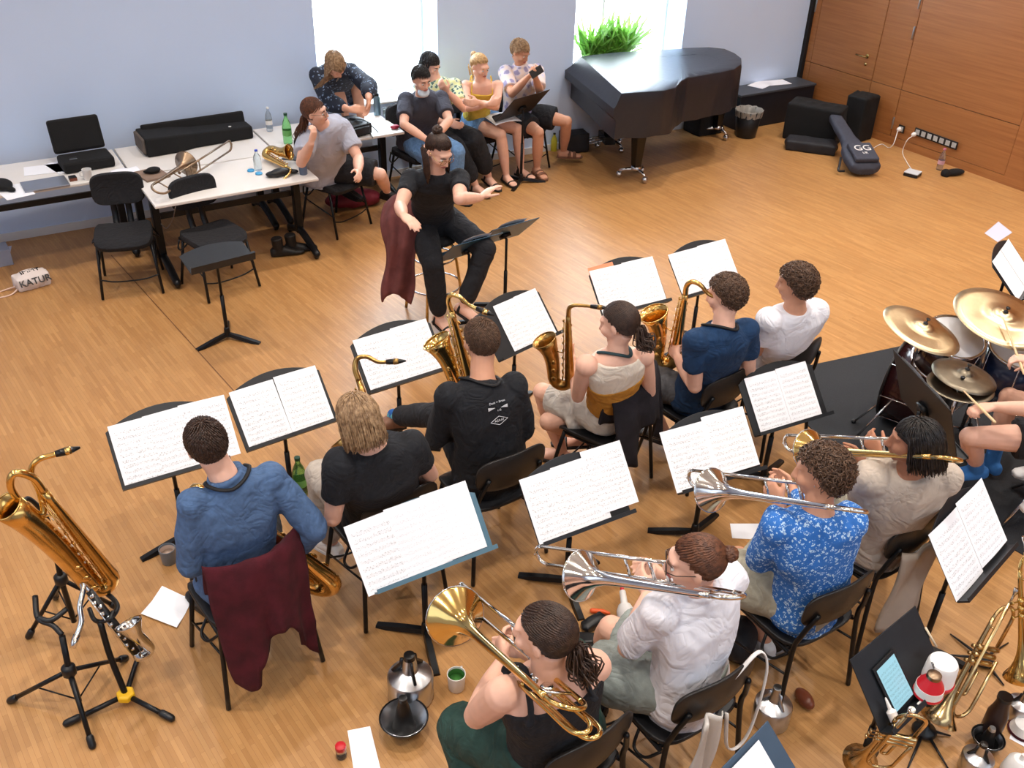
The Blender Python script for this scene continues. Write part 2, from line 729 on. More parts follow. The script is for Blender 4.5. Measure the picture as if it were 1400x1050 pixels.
def make_chair(name, label, fabric=False):
    t = thing(name, label, 'chair', world=False)
    # seat: a shallow dished pad with a waterfall front
    s = MB()

    def sfn(u, v):
        a, b = u * 2 - 1, v * 2 - 1
        k = (abs(a) ** 5 + abs(b) ** 5) ** .2
        q = max(abs(a), abs(b)) / k if k else 1
        x, y = a * q * .215, b * q * .205
        z = .445 - .016 * (1 - a * a) - (.03 * max(0, b - .6) ** 2 / .16) + (.012 * max(0, -b - .5))
        return (x, y, z)
    s.quadgrid(sfn, 12, 12)
    s.build('seat', M_FABRIC if fabric else M_SEAT, t, thick=.045 if fabric else .02, bevel=.006)
    back_shell(fabric).build('backrest', M_FABRIC if fabric else M_BACK, t, thick=.035 if fabric else .014, bevel=.004)
    if fabric:
        for sx in (-1, 1):
            m = MB()
            m.tube(spline([(sx * .055, -.12, .425), (sx * .055, -.2, .43), (sx * .055, -.252, .52), (sx * .055, -.262, .68)]), .012, 6, flat=2.2, up=V((0, 1, 0)))
            m.build('back_support', M_BMETAL, t)
    for sx in (-1, 1):
        m = MB()
        m.tube([(sx * .195, .13, .42), (sx * .225, .215, 0.006)], .0115, 8)
        m.build('leg', M_BMETAL, t)
        m = MB()
        if fabric:
            m.tube([(sx * .195, -.13, .42), (sx * .225, -.225, 0.006)], .0115, 8)
        else:
            m.tube(spline([(sx * .15, -.245, .665), (sx * .19, -.215, .54), (sx * .2, -.20, .42), (sx * .236, -.235, 0.006)], 6), .0115, 8)
        m.build('leg', M_BMETAL, t)
        m = MB()
        m.tube([(sx * .207, -.21 if not fabric else -.17, .30), (sx * .212, .18, .2)], .006, 6)
        m.build('stretcher', M_BMETAL, t)
        m = MB()
        m.tube(spline([(sx * .2, -.18, .41), (sx * .24, -.14, .36), (sx * .245, -.08, .36), (sx * .2, -.05, .41)], 5), .007, 6)
        m.build('stacking_loop', M_BMETAL, t)
    m = MB()
    m.tube([(-.195, .13, .415), (.195, .13, .415)], .0105, 8)
    m.tube([(-.2, -.16, .415), (.2, -.16, .415)], .0105, 8)
    m.tube([(-.2, -.18, .415), (-.195, .13, .415)], .0105, 8)
    m.tube([(.2, -.18, .415), (.195, .13, .415)], .0105, 8)
    m.build('seat_frame', M_BMETAL, t)
    m = MB()
    m.tube(spline([(-.215, .19, .16), (-.1, .185, .13), (.1, .185, .13), (.215, .19, .16)], 5), .006, 6)
    m.build('stretcher', M_BMETAL, t)
    return t


CHAIR = make_chair('orchestra_chair', 'x')
FCHAIR = make_chair('upholstered_chair', 'x', True)
_first = {}


def put_chair(proto, x, y, rz, label, group):
    o = proto if proto.name not in _first else copy_tree(proto)
    _first[proto.name] = 1
    o.location = (x, y, 0)
    o.rotation_euler = (0, 0, math.radians(rz))
    o['label'] = label
    o['group'] = group
    return o


GC = 'chairs of the band'
# (x, y, yaw) of each player's seat; the people are posed on these
SEATS = {8: (.63, 3.33, 2), 9: (1.36, 3.44, 6), 10: (1.98, 3.46, 4), 11: (2.83, 3.62, 22), 12: (3.42, 3.52, 8), 13: (4.02, 3.56, 10),
         14: (1.36, 1.90, 14), 15: (1.97, 1.87, 22), 16: (2.75, 1.98, 12), 17: (3.36, 2.12, 14)}
CL = {8: 'black chair with a dark red jacket hung over it', 9: 'black chair under the player with shoulder-length fair hair',
      10: 'black chair under the player with the printed black top', 11: 'black chair with a dark jacket hanging over its backrest',
      12: 'black chair under the saxophonist in the navy tee', 13: 'black chair under the curly-haired person in plain white tee',
      14: 'black chair under the trombonist in the black tank top', 15: 'black chair with a white bag strap hooked over its backrest',
      16: 'black chair under the trombonist in the blue patterned shirt', 17: 'black chair under the trombonist in the beige shirt'}
CPOS = {**SEATS, 14: (1.39, 1.92, 6), 15: (1.96, 1.90, 3), 16: (2.755, 2.02, 1), 17: (3.375, 2.145, 4), 8: (.64, 3.32, 7)}
for k, (x, y, a) in CPOS.items():
    put_chair(CHAIR, x, y, a, CL[k], GC)
GB = 'chairs along the window wall'
put_chair(FCHAIR, .99, 7.5, 167, 'empty black upholstered chair at the left, in front of the laptop table', GB)
put_chair(FCHAIR, 1.6, 7.17, 193, 'empty black upholstered chair behind the empty music stand', GB)
GX = 2.87, 7.86, 205
put_chair(FCHAIR, GX[0], GX[1], GX[2], 'black chair under the person in glasses at the table', GB)
put_chair(FCHAIR, 3.88, 8.22, 190, 'black chair under the person in jeans with a lowered face mask', GB)
put_chair(FCHAIR, 4.2, 8.42, 196, 'black chair under the person in wide black trousers by the wall', GB)
put_chair(FCHAIR, 4.66, 8.46, 188, 'black chair under the blonde person in the yellow top', GB)
put_chair(FCHAIR, 5.17, 8.44, 193, 'black chair under the person with the phone', GB)

# ------------------------------------------------------------------ music stands and sheets
M_DESK = mat('stand_desk_black', (30, 33, 38), rough=.42, metal=.2, var=.08, vscale=14, spec=.6)


def page_mat(name, systems, seed, ink=(70, 72, 84), paper=(244, 246, 253)):
    if name in MATS:
        return MATS[name]
    m, nt, b = new_mat(name)
    N, L = nt.nodes.new, nt.links.new
    uv = N('ShaderNodeUVMap')
    sp = N('ShaderNodeSeparateXYZ'); L(uv.outputs['UV'], sp.inputs[0])

    def mth(op, a, c=None, d=None):
        n = N('ShaderNodeMath'); n.operation = op
        for i, q in enumerate((a, c, d)):
            if q is None:
                continue
            if isinstance(q, (int, float)):
                n.inputs[i].default_value = q
            else:
                L(q, n.inputs[i])
        return n.outputs[0]
    u, v = sp.outputs[0], sp.outputs[1]
    vs = mth('MULTIPLY', v, systems * 1.12)
    fr = mth('FRACT', vs)
    band = mth('MULTIPLY', mth('GREATER_THAN', fr, .3), mth('LESS_THAN', fr, .72))
    st = mth('FRACT', mth('MULTIPLY', mth('SUBTRACT', fr, .3), 12.0))
    line = mth('MULTIPLY', band, mth('LESS_THAN', st, .26))
    cm = N('ShaderNodeCombineXYZ'); L(mth('MULTIPLY', u, 34.0), cm.inputs[0]); L(mth('MULTIPLY', v, systems * 7.0), cm.inputs[1]); cm.inputs[2].default_value = seed
    nz = N('ShaderNodeTexNoise'); nz.inputs['Scale'].default_value = 1.0; nz.inputs['Detail'].default_value = 1
    L(cm.outputs[0], nz.inputs['Vector'])
    note = mth('MULTIPLY', mth('GREATER_THAN', nz.outputs['Fac'], .60), mth('MULTIPLY', mth('GREATER_THAN', fr, .2), mth('LESS_THAN', fr, .82)))
    inku = mth('MAXIMUM', mth('MULTIPLY', line, .32), mth('MULTIPLY', note, .45))
    mar = mth('MULTIPLY', mth('MULTIPLY', mth('GREATER_THAN', u, .07), mth('LESS_THAN', u, .93)), mth('MULTIPLY', mth('GREATER_THAN', v, .05), mth('LESS_THAN', v, .9)))
    fac = mth('MULTIPLY', inku, mar)
    mx = N('ShaderNodeMix'); mx.data_type = 'RGBA'
    L(fac, mx.inputs[0]); mx.inputs[6].default_value = lin(paper); mx.inputs[7].default_value = lin(ink)
    L(mx.outputs[2], b.inputs['Base Color'])
    b.inputs['Roughness'].default_value = .75
    MATS[name] = m
    return m


PM = [page_mat('printed_score_a', 10, 1.3), page_mat('printed_score_b', 9, 4.1), page_mat('printed_score_c', 11, 7.7)]
PMF = page_mat('printed_score_faint', 10, 9.9, ink=(190, 192, 205))
M_PAPER = mat('plain_paper', (243, 245, 252), rough=.75, var=.01)
PW, PH = .212, .297


def make_stand(name, label, base, yaw, zb, tilt, w=.52, h=.33, M=None, foot=20, style='arch', off=0.0, group='music stands'):
    """base: floor point of the pole; desk bottom at height zb; tilt = degrees from vertical. Returns (thing, desk matrix)"""
    t = thing(name, label, 'music stand', base, 0, group)
    a = math.radians(yaw)
    X = V((math.cos(a), math.sin(a), 0))
    F = V((-math.sin(a), math.cos(a), 0))
    tl = math.radians(tilt)
    U = F * math.sin(tl) + V((0, 0, 1)) * math.cos(tl)
    N_ = X.cross(U)                      # back of the desk
    N_ = -N_ if N_.dot(F) < 0 else N_
    B = V(base)
    head = B + V((0, 0, zb)) + U * (h * .42) - N_ * 0.0
    # desk origin = bottom centre so that the pole meets the middle of its back
    O = B + V((0, 0, zb)) - F * (.035 + h * .40 * math.sin(tl)) + X * off
    Mx = basis(O, X, U, N_)
    m = MB()
    out = [(-w / 2, 0), (w / 2, 0), (w / 2, h * .80)]
    if style == 'arch':
        for i in range(1, 12):
            q = i / 12
            out.append((w / 2 - w * q, h * .80 + h * .20 * math.sin(PI * q) ** .8))
    else:
        out.append((w / 2, h)); out.append((-w / 2, h))
    out.append((-w / 2, h * .80))
    m.slab(out, .006, Mx)
    m.build('desk', M or M_DESK, t, smooth=False, bevel=.002)
    m = MB()
    m.slab([(-w / 2, -.004), (w / 2, -.004), (w / 2, .004), (-w / 2, .004)], -.055, Mx)
    m.slab([(-w / 2, -.004), (w / 2, -.004), (w / 2, .016), (-w / 2, .016)], -.004, Mx @ Matrix.Translation((0, 0, -.053)))
    m.build('lip', M or M_DESK, t, smooth=False)
    m = MB()
    pc = Mx @ V((-off, h * .42, .02))
    top = V((B.x, B.y, min(pc.z, zb + h * .42 * math.cos(tl))))
    m.tube([B + V((0, 0, .05)), V((B.x, B.y, top.z * .55))], .0145, 10)
    m.build('pole', M_BMETAL, t)
    m = MB()
    m.tube([V((B.x, B.y, top.z * .5)), top - V((0, 0, .02)), Mx @ V((-off, h * .36, .012))], .0105, 10)
    m.box(Mx @ V((-off, h * .42, .018)), (.07, .06, .03), Mx.to_3x3())
    m.build('tilt_joint', M_BMETAL, t)
    m = MB()
    m.lathe([(.02, .02), (.024, .03), (.02, .085), (.015, .1)], B)
    m.build('hub', M_BMETAL, t)
    for k in range(3):
        g = math.radians(foot + 120 * k)
        d = V((math.cos(g), math.sin(g), 0))
        s = V((-d.y, d.x, 0))
        m = MB()
        rs = []
        for q, hh, ww in ((.0, .055, .017), (.1, .042, .02), (.2, .024, .021), (.255, .014, .02)):
            c = B + d * q
            rs.append([c + s * ww + V((0, 0, max(.001, hh - .026))), c - s * ww + V((0, 0, max(.001, hh - .026))), c - s * ww * .7 + V((0, 0, hh)), c + s * ww * .7 + V((0, 0, hh))])
        m.rings(rs)
        m.build('foot', M_BMETAL, t, smooth=False)
    return t, Mx


def sheet(Mx, x0, y0, w, h, m, label, group, dz=.0, rot=0.0, curl=.0, name='sheet_music', cat='sheet music'):
    """a page on a desk: x0 = left, y0 = bottom in desk coordinates, in front of the desk"""
    q = MB()
    R = Matrix.Translation((x0, y0, -.003 - dz)) @ Matrix.Rotation(math.radians(rot), 4, 'Z')
    T = Mx @ R
    q.quadgrid(lambda u, v: T @ V((u * w, v * h, -curl * math.sin(PI * u) - curl * .6 * v * v)), 6, 6)
    c = T @ V((w / 2, 0, 0))
    o = q.build(name, m)
    me = o.data
    for vv in me.vertices:
        vv.co -= c
    o.location = c
    tag(o, label, cat, group)
    return o


def stand_at(A, B, zb):
    a, b = P(A[0], A[1], zb), P(B[0], B[1], zb)
    return a, b


def music_stand(label, A, B, zb, pages, pl, tilt=42, w=.53, h=.375, matd=None, foot=20, shift=0.0, yaw=None, grp='sheets', style='arch', mats=None, ph=None, curl=.004, zoff=0):
    """A, B: pixels of the lower corners of the row of pages; the desk goes behind them"""
    a, b = P(A[0], A[1], zb), P(B[0], B[1], zb)
    d = b - a
    ya = math.degrees(math.atan2(d.y, d.x)) if yaw is None else yaw
    r = math.radians(ya)
    X, F = V((math.cos(r), math.sin(r), 0)), V((-math.sin(r), math.cos(r), 0))
    mid = (a + b) / 2 + X * shift
    tl = math.radians(tilt)
    base = mid + F * (.035 + h * .40 * math.sin(tl))
    t, Mx = make_stand('music_stand', label, (base.x, base.y, 0), ya, zb - .008, tilt, w, h, matd, foot, style)
    W = d.length
    n = len(pages)
    hp = ph or PH * 1.08
    pw = PW * 1.12 if n > 2 else min(W / n, PW * 1.3)
    W = min(W, n * pw)
    for i, pg in enumerate(pages):
        x0 = -shift - W / 2 + (W - pw) * (i / max(1, n - 1) if n > 1 else .5)
        dz = .0015 + .0012 * (i if pg.get('up', 1) else n - i)
        sheet(Mx, x0 + pg.get('dx', 0), .006 + pg.get('dy', 0), pw, hp, (mats or PM)[i % len(mats or PM)], pg['l'], grp, dz, pg.get('rot', 0), curl)
    return t, Mx


def pg(l, **k):
    k['l'] = l
    return k


music_stand('music stand in front of the saxophonist in the blue shirt', (172, 668), (330, 622), .55,
            [pg('score page on the leftmost band stand, left of the blue-shirted player'), pg('middle score page on the leftmost stand', rot=.6, dy=.004), pg('score page at the right of the leftmost stand', rot=-1, dy=.012)], 3, foot=190, grp='pages on the blue-shirted player\'s stand', shift=-.04)
music_stand('music stand in front of the fair-haired saxophonist', (342, 615), (458, 575), .55,
            [pg('left score page before the fair-haired saxophonist'), pg('right score page before the fair-haired saxophonist', dy=.008, rot=-1)], 2, foot=170, grp='pages on the fair-haired player\'s stand')
music_stand('music stand whose right edge a saxophone neck covers, beside the conductor', (508, 537), (608, 505), .55,
            [pg('left score page before the player with printed black top'), pg('right score page before the player with printed black top', dy=.006)], 2, foot=200, grp='pages on the printed-top player\'s stand')
MS4, MX4 = music_stand('music stand with a turquoise card tucked on its left side', (705, 483), (765, 455), .55,
            [pg('single score page on the stand with the turquoise card', dx=.0), pg('score page leaning right beside the turquoise card stand page', dx=-.02, dy=.004)], 2, foot=150, shift=-.07, grp='pages on the turquoise-card stand')
MS5, MX5 = music_stand('music stand with an orange sheet showing behind its pages', (822, 430), (916, 415), .55,
            [pg('left score page before the saxophonist in the halter top'), pg('right score page before the saxophonist in the halter top', dy=.006)], 2, foot=180, yaw=-2, grp='pages on the orange-sheet stand')
music_stand('music stand in front of the navy-tee saxophonist', (935, 408), (1013, 385), .55,
            [pg('left score page before the navy-tee saxophonist'), pg('right score page before the navy-tee saxophonist', dy=.006)], 2, foot=180, grp='pages on the navy-tee player\'s stand')
MS7, MX7 = music_stand('pale blue-rimmed music stand beside the silver mutes', (503, 813), (667, 750), .55,
            [pg('left score page nearest the silver mutes', rot=2, dy=-.01), pg('middle blank-looking page on the blue-rimmed stand', dy=.004), pg('right page on the blue-rimmed stand', dy=.01)], 3, foot=255, w=.6, h=.335,
            matd=mat('stand_desk_blue_grey', (84, 118, 138), rough=.4, metal=.25, var=.05), mats=[PM[1], PMF, PMF], grp='pages on the blue-rimmed stand', shift=.03)
MS8, MX8 = music_stand('music stand at the centre, in front of the white-shirted trombonist', (738, 745), (876, 694), .5,
            [pg('left score page on the central stand'), pg('middle score page on the central stand', dy=.006), pg('right score page on the central stand', dy=.035, rot=-1)], 3, foot=255, grp='pages on the central stand', shift=-.03)
music_stand('music stand crossed by the silver trombone slide', (928, 677), (1040, 637), .5,
            [pg('left score page behind the silver trombone slide'), pg('right score page near the silver trombone bell', dy=.02, dx=-.01)], 2, foot=20, yaw=-5, grp='pages behind the silver slide')
MS10, MX10 = music_stand('music stand at the edge of the black drum mat', (1046, 597), (1119, 564), .5,
            [pg('left score page at the edge of the black mat'), pg('right score page at the edge of the black mat', dy=.006)], 2, foot=20, yaw=-4, grp='pages beside the black mat')
music_stand('music stand at the right with two slanted pages', (1295, 826), (1390, 740), .62,
            [pg('left score page on the slanted right-hand stand'), pg('right score page on the slanted right-hand stand', dy=.015)], 2, foot=60, yaw=14, tilt=38, grp='pages on the slanted stand')
# the conductor's two stands, seen from behind, carrying one score
for (px, py, lx, lab) in ((645, 430, -.12, 'left of the conductor\'s two stands, score on it'), (684, 412, .14, 'right of the conductor\'s two stands')):
    pass
c1, c2 = P(641, 446, 0), P(690, 424, 0)
mdir = (P(735, 312, .9) - P(590, 352, .9))
ya = math.degrees(math.atan2(mdir.y, mdir.x)) + 180
TC1, CX1 = make_stand('music_stand', 'left one of the two stands before the conductor, seen from behind', (c1.x, c1.y, 0), ya, .53, 47, .43, .34, mat('stand_desk_teal_black', (50, 86, 112), rough=.4, metal=.2, var=.06), 30, 'flat')
TC2, CX2 = make_stand('music_stand', 'right one of the two stands before the conductor, seen from behind', (c2.x, c2.y, 0), ya, .54, 47, .43, .34, MATS['stand_desk_teal_black'], 10, 'flat')
sheet(CX1, -.12, .01, .24, .345, PMF, 'open score lying on the left conductor\'s stand', 'pages of the conductor\'s score', .003, 0, .012, 'score')
sheet(CX2, -.10, .01, .24, .345, PMF, 'second leaf of the score on the right conductor\'s stand', 'pages of the conductor\'s score', .003, 0, .012, 'score')
# the empty stand at the left and the one beside the person with the phone
make_stand('music_stand', 'empty black music stand standing alone before the left tables', P(312, 463, 0), 6, .64, 76, .46, .27, None, 75, 'arch')
T17, CX17 = make_stand('music_stand', 'black music stand before the person with the phone', P(712, 250, 0), 197, .66, 42, .52, .36, mat('stand_desk_brown_black', (46, 42, 40), rough=.45, metal=.2, var=.06), 100, 'flat')
# right-hand stands: placed by one corner of their desk
def stand_corner(label, px, uv, yaw, zb, tilt, w, h, matd, foot, style):
    a, tl = math.radians(yaw), math.radians(tilt)
    X, F = V((math.cos(a), math.sin(a), 0)), V((-math.sin(a), math.cos(a), 0))
    Q = P(px[0], px[1], zb + uv[1] * h * math.cos(tl))
    b = Q - X * (uv[0] * w / 2) - F * (math.sin(tl) * uv[1] * h) + F * (.035 + h * .40 * math.sin(tl))
    return make_stand('music_stand', label, (b.x, b.y, 0), yaw, zb, tilt, w, h, matd, foot, style)


TT, CXT = stand_corner('black music stand with the tablet on it', (1252, 828), (1, 1), 9, .66, 40, .44, .29, None, 20, 'flat')
TB, CXB = stand_corner('music stand cut off by the bottom edge, with tablet and paper', (1050, 985), (1, 1), 14, .58, 48, .54, .36, mat('stand_desk_steel_blue', (70, 88, 108), rough=.4, metal=.3, var=.05), 20, 'flat')
TD, CXD = stand_corner('drummer\'s black music stand seen edge-on', (1222, 477), (1, 1), 68, .64, 22, .60, .36, None, 20, 'flat')
TR, CXR = stand_corner('music stand at the right edge beyond the cymbals', (1349, 352), (-1, 1), 24, .70, 46, .52, .36, None, 20, 'arch')
# ------------------------------------------------------------------ folding tables
M_TOP = mat('white_laminate', (226, 222, 218), rough=.42, var=.01)
M_EDGE = mat('table_edge', (205, 203, 203), rough=.5, var=.02)


def make_table(label, x0, x1, y0, y1, rz=0.0):
    cx, cy = (x0 + x1) / 2, (y0 + y1) / 2
    t = thing('folding_table', label, 'table', (cx, cy, 0), math.radians(rz), 'white folding tables', world=False)
    w, d = (x1 - x0), (y1 - y0)
    m = MB(); m.box((0, 0, .7075), (w - .006, d - .006, .025)); m.build('tabletop', M_TOP, t, smooth=False, bevel=.006)
    for sx in (-1, 1):
        X = sx * (w / 2 - .07)
        m = MB(); m.box((X, 0.06, .40), (.06, .075, .60)); m.box((X, 0, .68), (.06, d * .8, .03))
        m.build('leg', M_BMETAL, t, smooth=False, bevel=.008)
        m = MB()
        m.tube(spline([(X, d / 2 - .06, .05), (X, d * .2, .1), (X, .05, .13), (X, -d * .2, .1), (X, -d / 2 + .02, .05)], 5), [.032] * 21, 8, rounded=True)
        f_ = m.build('foot', M_BMETAL, t)
        for sy in (-1, 1):
            m = MB(); m.lathe([(.032, -.016), (.036, -.01), (.036, .01), (.032, .016)], (X, sy * (d / 2 - .04), .0365), (1, 0, 0), 14)
            m.build('caster', M_BLACK, f_)
    m = MB(); m.box((0, .1, .45), (w - .2, .02, .05)); m.build('crossbar', M_BMETAL, t, smooth=False)
    return t


TZ = .72
make_table('white table at the far left along the wall, under the open black case', -.06, 1.20, 7.985, 8.70)
make_table('white table along the wall under the long trombone case', 1.21, 2.42, 7.99, 8.71)
make_table('white table pulled out from the wall with the brass trombone and saxophone', 1.21, 2.525, 7.255, 7.975, .6)
make_table('white table behind the person in glasses, with the backpack on it', 2.43, 3.66, 8.03, 8.70)

# ------------------------------------------------------------------ covered grand piano
M_COVER = mat('black_vinyl_cover', (30, 33, 42), rough=.36, var=.08, vscale=5, bump=.12, bscale=22, spec=.6)
M_LACQ = mat('black_lacquer', (18, 16, 16), rough=.18, var=.05)
pz = 1.0
tops = [(788, 75), (850, 128), (880, 126), (908, 124), (924, 120), (931, 112), (940, 107), (962, 103), (985, 99), (1003, 95), (1013, 88), (1013, 80), (1004, 73), (990, 67), (970, 65), (940, 66), (900, 69), (840, 72)]
TP = [P(a, b, pz) for a, b in tops]
TP = [V((q.x, min(q.y, wy(q.x) - .06), q.z)) for q in TP]
pc = V((sum(q.x for q in TP) / len(TP), sum(q.y for q in TP) / len(TP), 0))
piano = thing('grand_piano', 'grand piano under a black fitted cover by the window', 'piano', pc)
kd = (TP[1] - TP[0]).normalized()
kout = V((-abs(kd.y), kd.x, 0)) if True else None
kout = V((kd.y, -kd.x, 0))
if kout.x > 0:
    kout = -kout
nT = len(TP)


def dens(pts, k):
    out = []
    for i in range(len(pts)):
        a, b = pts[i], pts[(i + 1) % len(pts)]
        out += [a + (b - a) * (j / k) for j in range(k)]
    return out


def ring_at(z, grow, kpush, wave, ph):
    pts = []
    for i, q in enumerate(TP):
        d = (V((q.x, q.y, 0)) - pc)
        d.z = 0
        p = V((q.x, q.y, z)) + d.normalized() * grow
        if i in (0, 1):
            p += kout * (kpush * (1.0 if i == 0 else .35))
        pts.append(p)
    pts = dens(pts, 5)
    for i, p in enumerate(pts):
        d = (V((p.x, p.y, 0)) - pc).normalized()
        pts[i] = p + d * (wave * math.sin(i * 1.3 + ph) * math.sin(i * .37)) + V((0, 0, wave * .6 * math.sin(i * .8 + ph)))
    return pts


m = MB()
inn = [pc + (V((q.x, q.y, 0)) - pc) * .97 + V((0, 0, pz + .006)) for q in dens(TP, 5)]
inn2 = [pc + (V((q.x, q.y, 0)) - pc) * .6 + V((0, 0, pz + .004 + .002 * math.sin(i * 2.1))) for i, q in enumerate(dens(TP, 5))]
m.rings([inn2, inn, ring_at(pz, .0, .0, 0, 0), ring_at(pz - .03, .010, .02, .002, 0), ring_at(.90, .012, .09, .003, 1), ring_at(.86, .014, .15, .003, 1), ring_at(.78, .014, .15, .003, 2), ring_at(.74, .014, .07, .004, 2), ring_at(.56, .016, .07, .010, 2.4)], cap=False)
m.f.append(tuple(range(len(inn2)))[::-1])
cv = m.build('cover', M_COVER, piano, thick=.006, flat_ang=32)
m = MB()
m.rings([ring_at(.94, -.04, .08, 0, 0), ring_at(.64, -.04, .06, 0, 0)])
m.build('case', M_LACQ, piano, smooth=False)
for (a, b), (ta, tb) in (((868, 243), (866, 190)), ((804, 186), (802, 150)), ((979, 186), (980, 150))):
    g = P(a, b, 0)
    g.y = min(g.y, wy(g.x) - .26)
    m = MB()
    m.rings([[g + V((sx * s_, sy * s_, z)) for sx, sy in ((-1, -1), (1, -1), (1, 1), (-1, 1))] for z, s_ in ((.12, .038), (.3, .048), (.6, .068), (.68, .075))])
    m.build('leg', M_LACQ, piano, smooth=False, bevel=.006)
    m = MB()
    m.lathe([(.05, .09), (.055, .1), (.05, .13)], g, n=16)
    for k in range(3):
        an = k * 2.094 + .5
        d = V((math.cos(an), math.sin(an), 0))
        m.tube([g + V((0, 0, .1)), g + d * .1 + V((0, 0, .09)), g + d * .17 + V((0, 0, .075))], [.022, .018, .014], 8)
        m.ell(g + d * .17 + V((0, 0, .035)), (.034, .034, .034), n=12, m=8)
    m.build('dolly', M_CHROME, piano)
g = P(828, 208, 0)
lx = kd
m = MB()
for s_ in (-.08, .08):
    m.tube([g + lx * s_ * .6 + V((0, 0, .2)), g + lx * s_ + V((0, 0, .66))], .018, 8)
m.tube([g + V((0, 0, .2)) + kout * -.05, g - kout * .25 + V((0, 0, .64))], .01, 6)
m.box(g + V((0, 0, .17)), (.12, .26, .09), Matrix.Rotation(math.atan2(lx.y, lx.x) - PI / 2, 3, 'Z'))
ly = m.build('pedal_lyre', M_LACQ, piano, smooth=False, bevel=.004)
for s_ in (-.075, 0, .075):
    m = MB()
    m.tube([g + lx * s_ + V((0, 0, .16)), g + lx * s_ + kout * .12 + V((0, 0, .155)), g + lx * s_ + kout * .19 + V((0, 0, .135))], [.008, .013, .015], 8, flat=.5, up=V((0, 0, 1)), rounded=True)
    m.build('pedal', M_CHROME, ly)
# ------------------------------------------------------------------ people
def skin(name, c):
    return mat('skin_' + name, c, rough=.5, var=.05, vscale=14, bump=.04, bscale=300, spec=.35)


SK = skin('light', (228, 180, 158))
SK2 = skin('tanned', (206, 152, 124))
SK3 = skin('brown', (170, 118, 92))
HAIRC = {}


def hairmat(name, c, c2=None):
    return mat('hair_' + name, c, rough=.42, var=.3, vscale=60, spec=.45, col2=c2)


def ring(c, x, y, hx, hy, n=20, e=2.4):
    out = []
    for i in range(n):
        a = 2 * PI * i / n
        ca, sa = math.cos(a), math.sin(a)
        out.append(c + x * (math.copysign(abs(ca) ** (2 / e), ca) * hx) + y * (math.copysign(abs(sa) ** (2 / e), sa) * hy))
    return out


def hand(m, w, d, n, thumb, s=1.0, curl=.5, spread=.06, fr=1.0):
    """w wrist, d direction of the palm, n where the palm faces, thumb = side vector sense"""
    d = d.normalized()
    n = (n - d * n.dot(d))
    n = n.normalized() if n.length > 1e-4 else frame_for(d)[0]
    t = d.cross(n)
    if t.dot(thumb) < 0:
        t = -t
    L = .092 * s
    rs = []
    for q, hw, ht in ((-.012, .024, .019), (.02, .031, .018), (.05, .039, .016), (.08, .041, .0135), (.094, .037, .011)):
        rs.append(ring(w + d * (q * s), t, n, hw * s, ht * s, 14, 2.6))
    m.rings(rs)
    m.ell(w + d * (.035 * s) + t * (.022 * s) + n * (.006 * s), (.02 * s,) * 3, n=10, m=6)
    for k, (off, ln, cu) in enumerate(((.0285, .074, .85), (.0095, .082, 1.0), (-.0095, .076, 1.08), (-.027, .060, 1.2))):
        base = w + d * ((.088 - abs(off - .005) * .18) * s) + t * (off * s)
        dd = (d + t * (off * spread * 30)).normalized()
        pts = [base - d * .012 * s, base]
        a = 0.0
        p = base
        for j, seg in enumerate((.46, .31, .23)):
            a += curl * cu * (.55, .95, .6)[j]
            v = dd * math.cos(a) + n * math.sin(a)
            p = p + v * (ln * seg * s)
            pts.append(p)
        r = .0088 * s * fr * (1 if k < 3 else .9)
        m.tube(pts, [r, r * 1.02, r * .98, r * .92, r * .78], 8, rounded=True)
    b = w + d * (.026 * s) + t * (.024 * s) + n * .004
    v1 = (d * .62 + t * .72 + n * .3).normalized()
    v2 = (d * .85 + t * (.35 - .3 * curl) + n * (.2 + .5 * curl)).normalized()
    m.tube([b, b + v1 * (.036 * s), b + v1 * (.036 * s) + v2 * (.030 * s), b + v1 * (.036 * s) + v2 * (.054 * s)], [.0125 * s, .0112 * s, .0098 * s, .008 * s], 8, rounded=True)


def foot(m, a, toe, s=1.0, k=1.0, pitch=0.0):
    """foot under ankle a, toe = horizontal direction"""
    t = toe.normalized()
    side = V((0, 0, 1)).cross(t)
    if side.length < .1:
        side = V((1, 0, 0))
    side.normalize()
    u = t.cross(side)
    rs = []
    for q, hw, zc, ht in ((-.062, .022, -.045, .026), (-.045, .032, -.042, .036), (0, .036, -.035, .045), (.06, .04, -.045, .034), (.12, .045, -.056, .022), (.165, .040, -.060, .017), (.188, .024, -.063, .011)):
        rs.append(ring(a + t * (q * s * k) + u * (zc * s), side, u, hw * s * k, ht * s * k, 14, 2.3))
    m.rings(rs)


def head_shape(m, c, x, y, z, s=1.0, jaw=1.0):
    R = Matrix((x, y, z)).transposed()

    def E(p, r):
        m.ell(c + R @ (V(p) * s), tuple(q * s for q in r), R, 16, 10)
    E((0, -.014, .022), (.075, .094, .090))
    E((0, .022, -.022), (.064 * jaw, .072, .085))
    E((0, .030, -.066), (.050 * jaw, .052, .042))
    E((0, .066, -.094), (.024 * jaw, .022, .018))
    E((0, .074, .030), (.052, .022, .018))
    E((0, .088, -.060), (.024, .013, .016))
    for sx in (-1, 1):
        E((sx * .036, .066, -.026), (.026, .026, .026))
        ER = R @ Matrix.Rotation(sx * .35, 3, 'Z')
        m.ell(c + R @ (V((sx * .078, -.008, -.008)) * s), (.009 * s, .02 * s, .031 * s), ER, 12, 8)
        E((sx * .011, .104, -.034), (.009, .009, .008))
    m.tube([c + R @ (V(q) * s) for q in ((0, .088, .022), (0, .102, -.008), (0, .115, -.032), (0, .098, -.042))], [.010 * s, .010 * s, .0125 * s, .009 * s], 10, rounded=True)


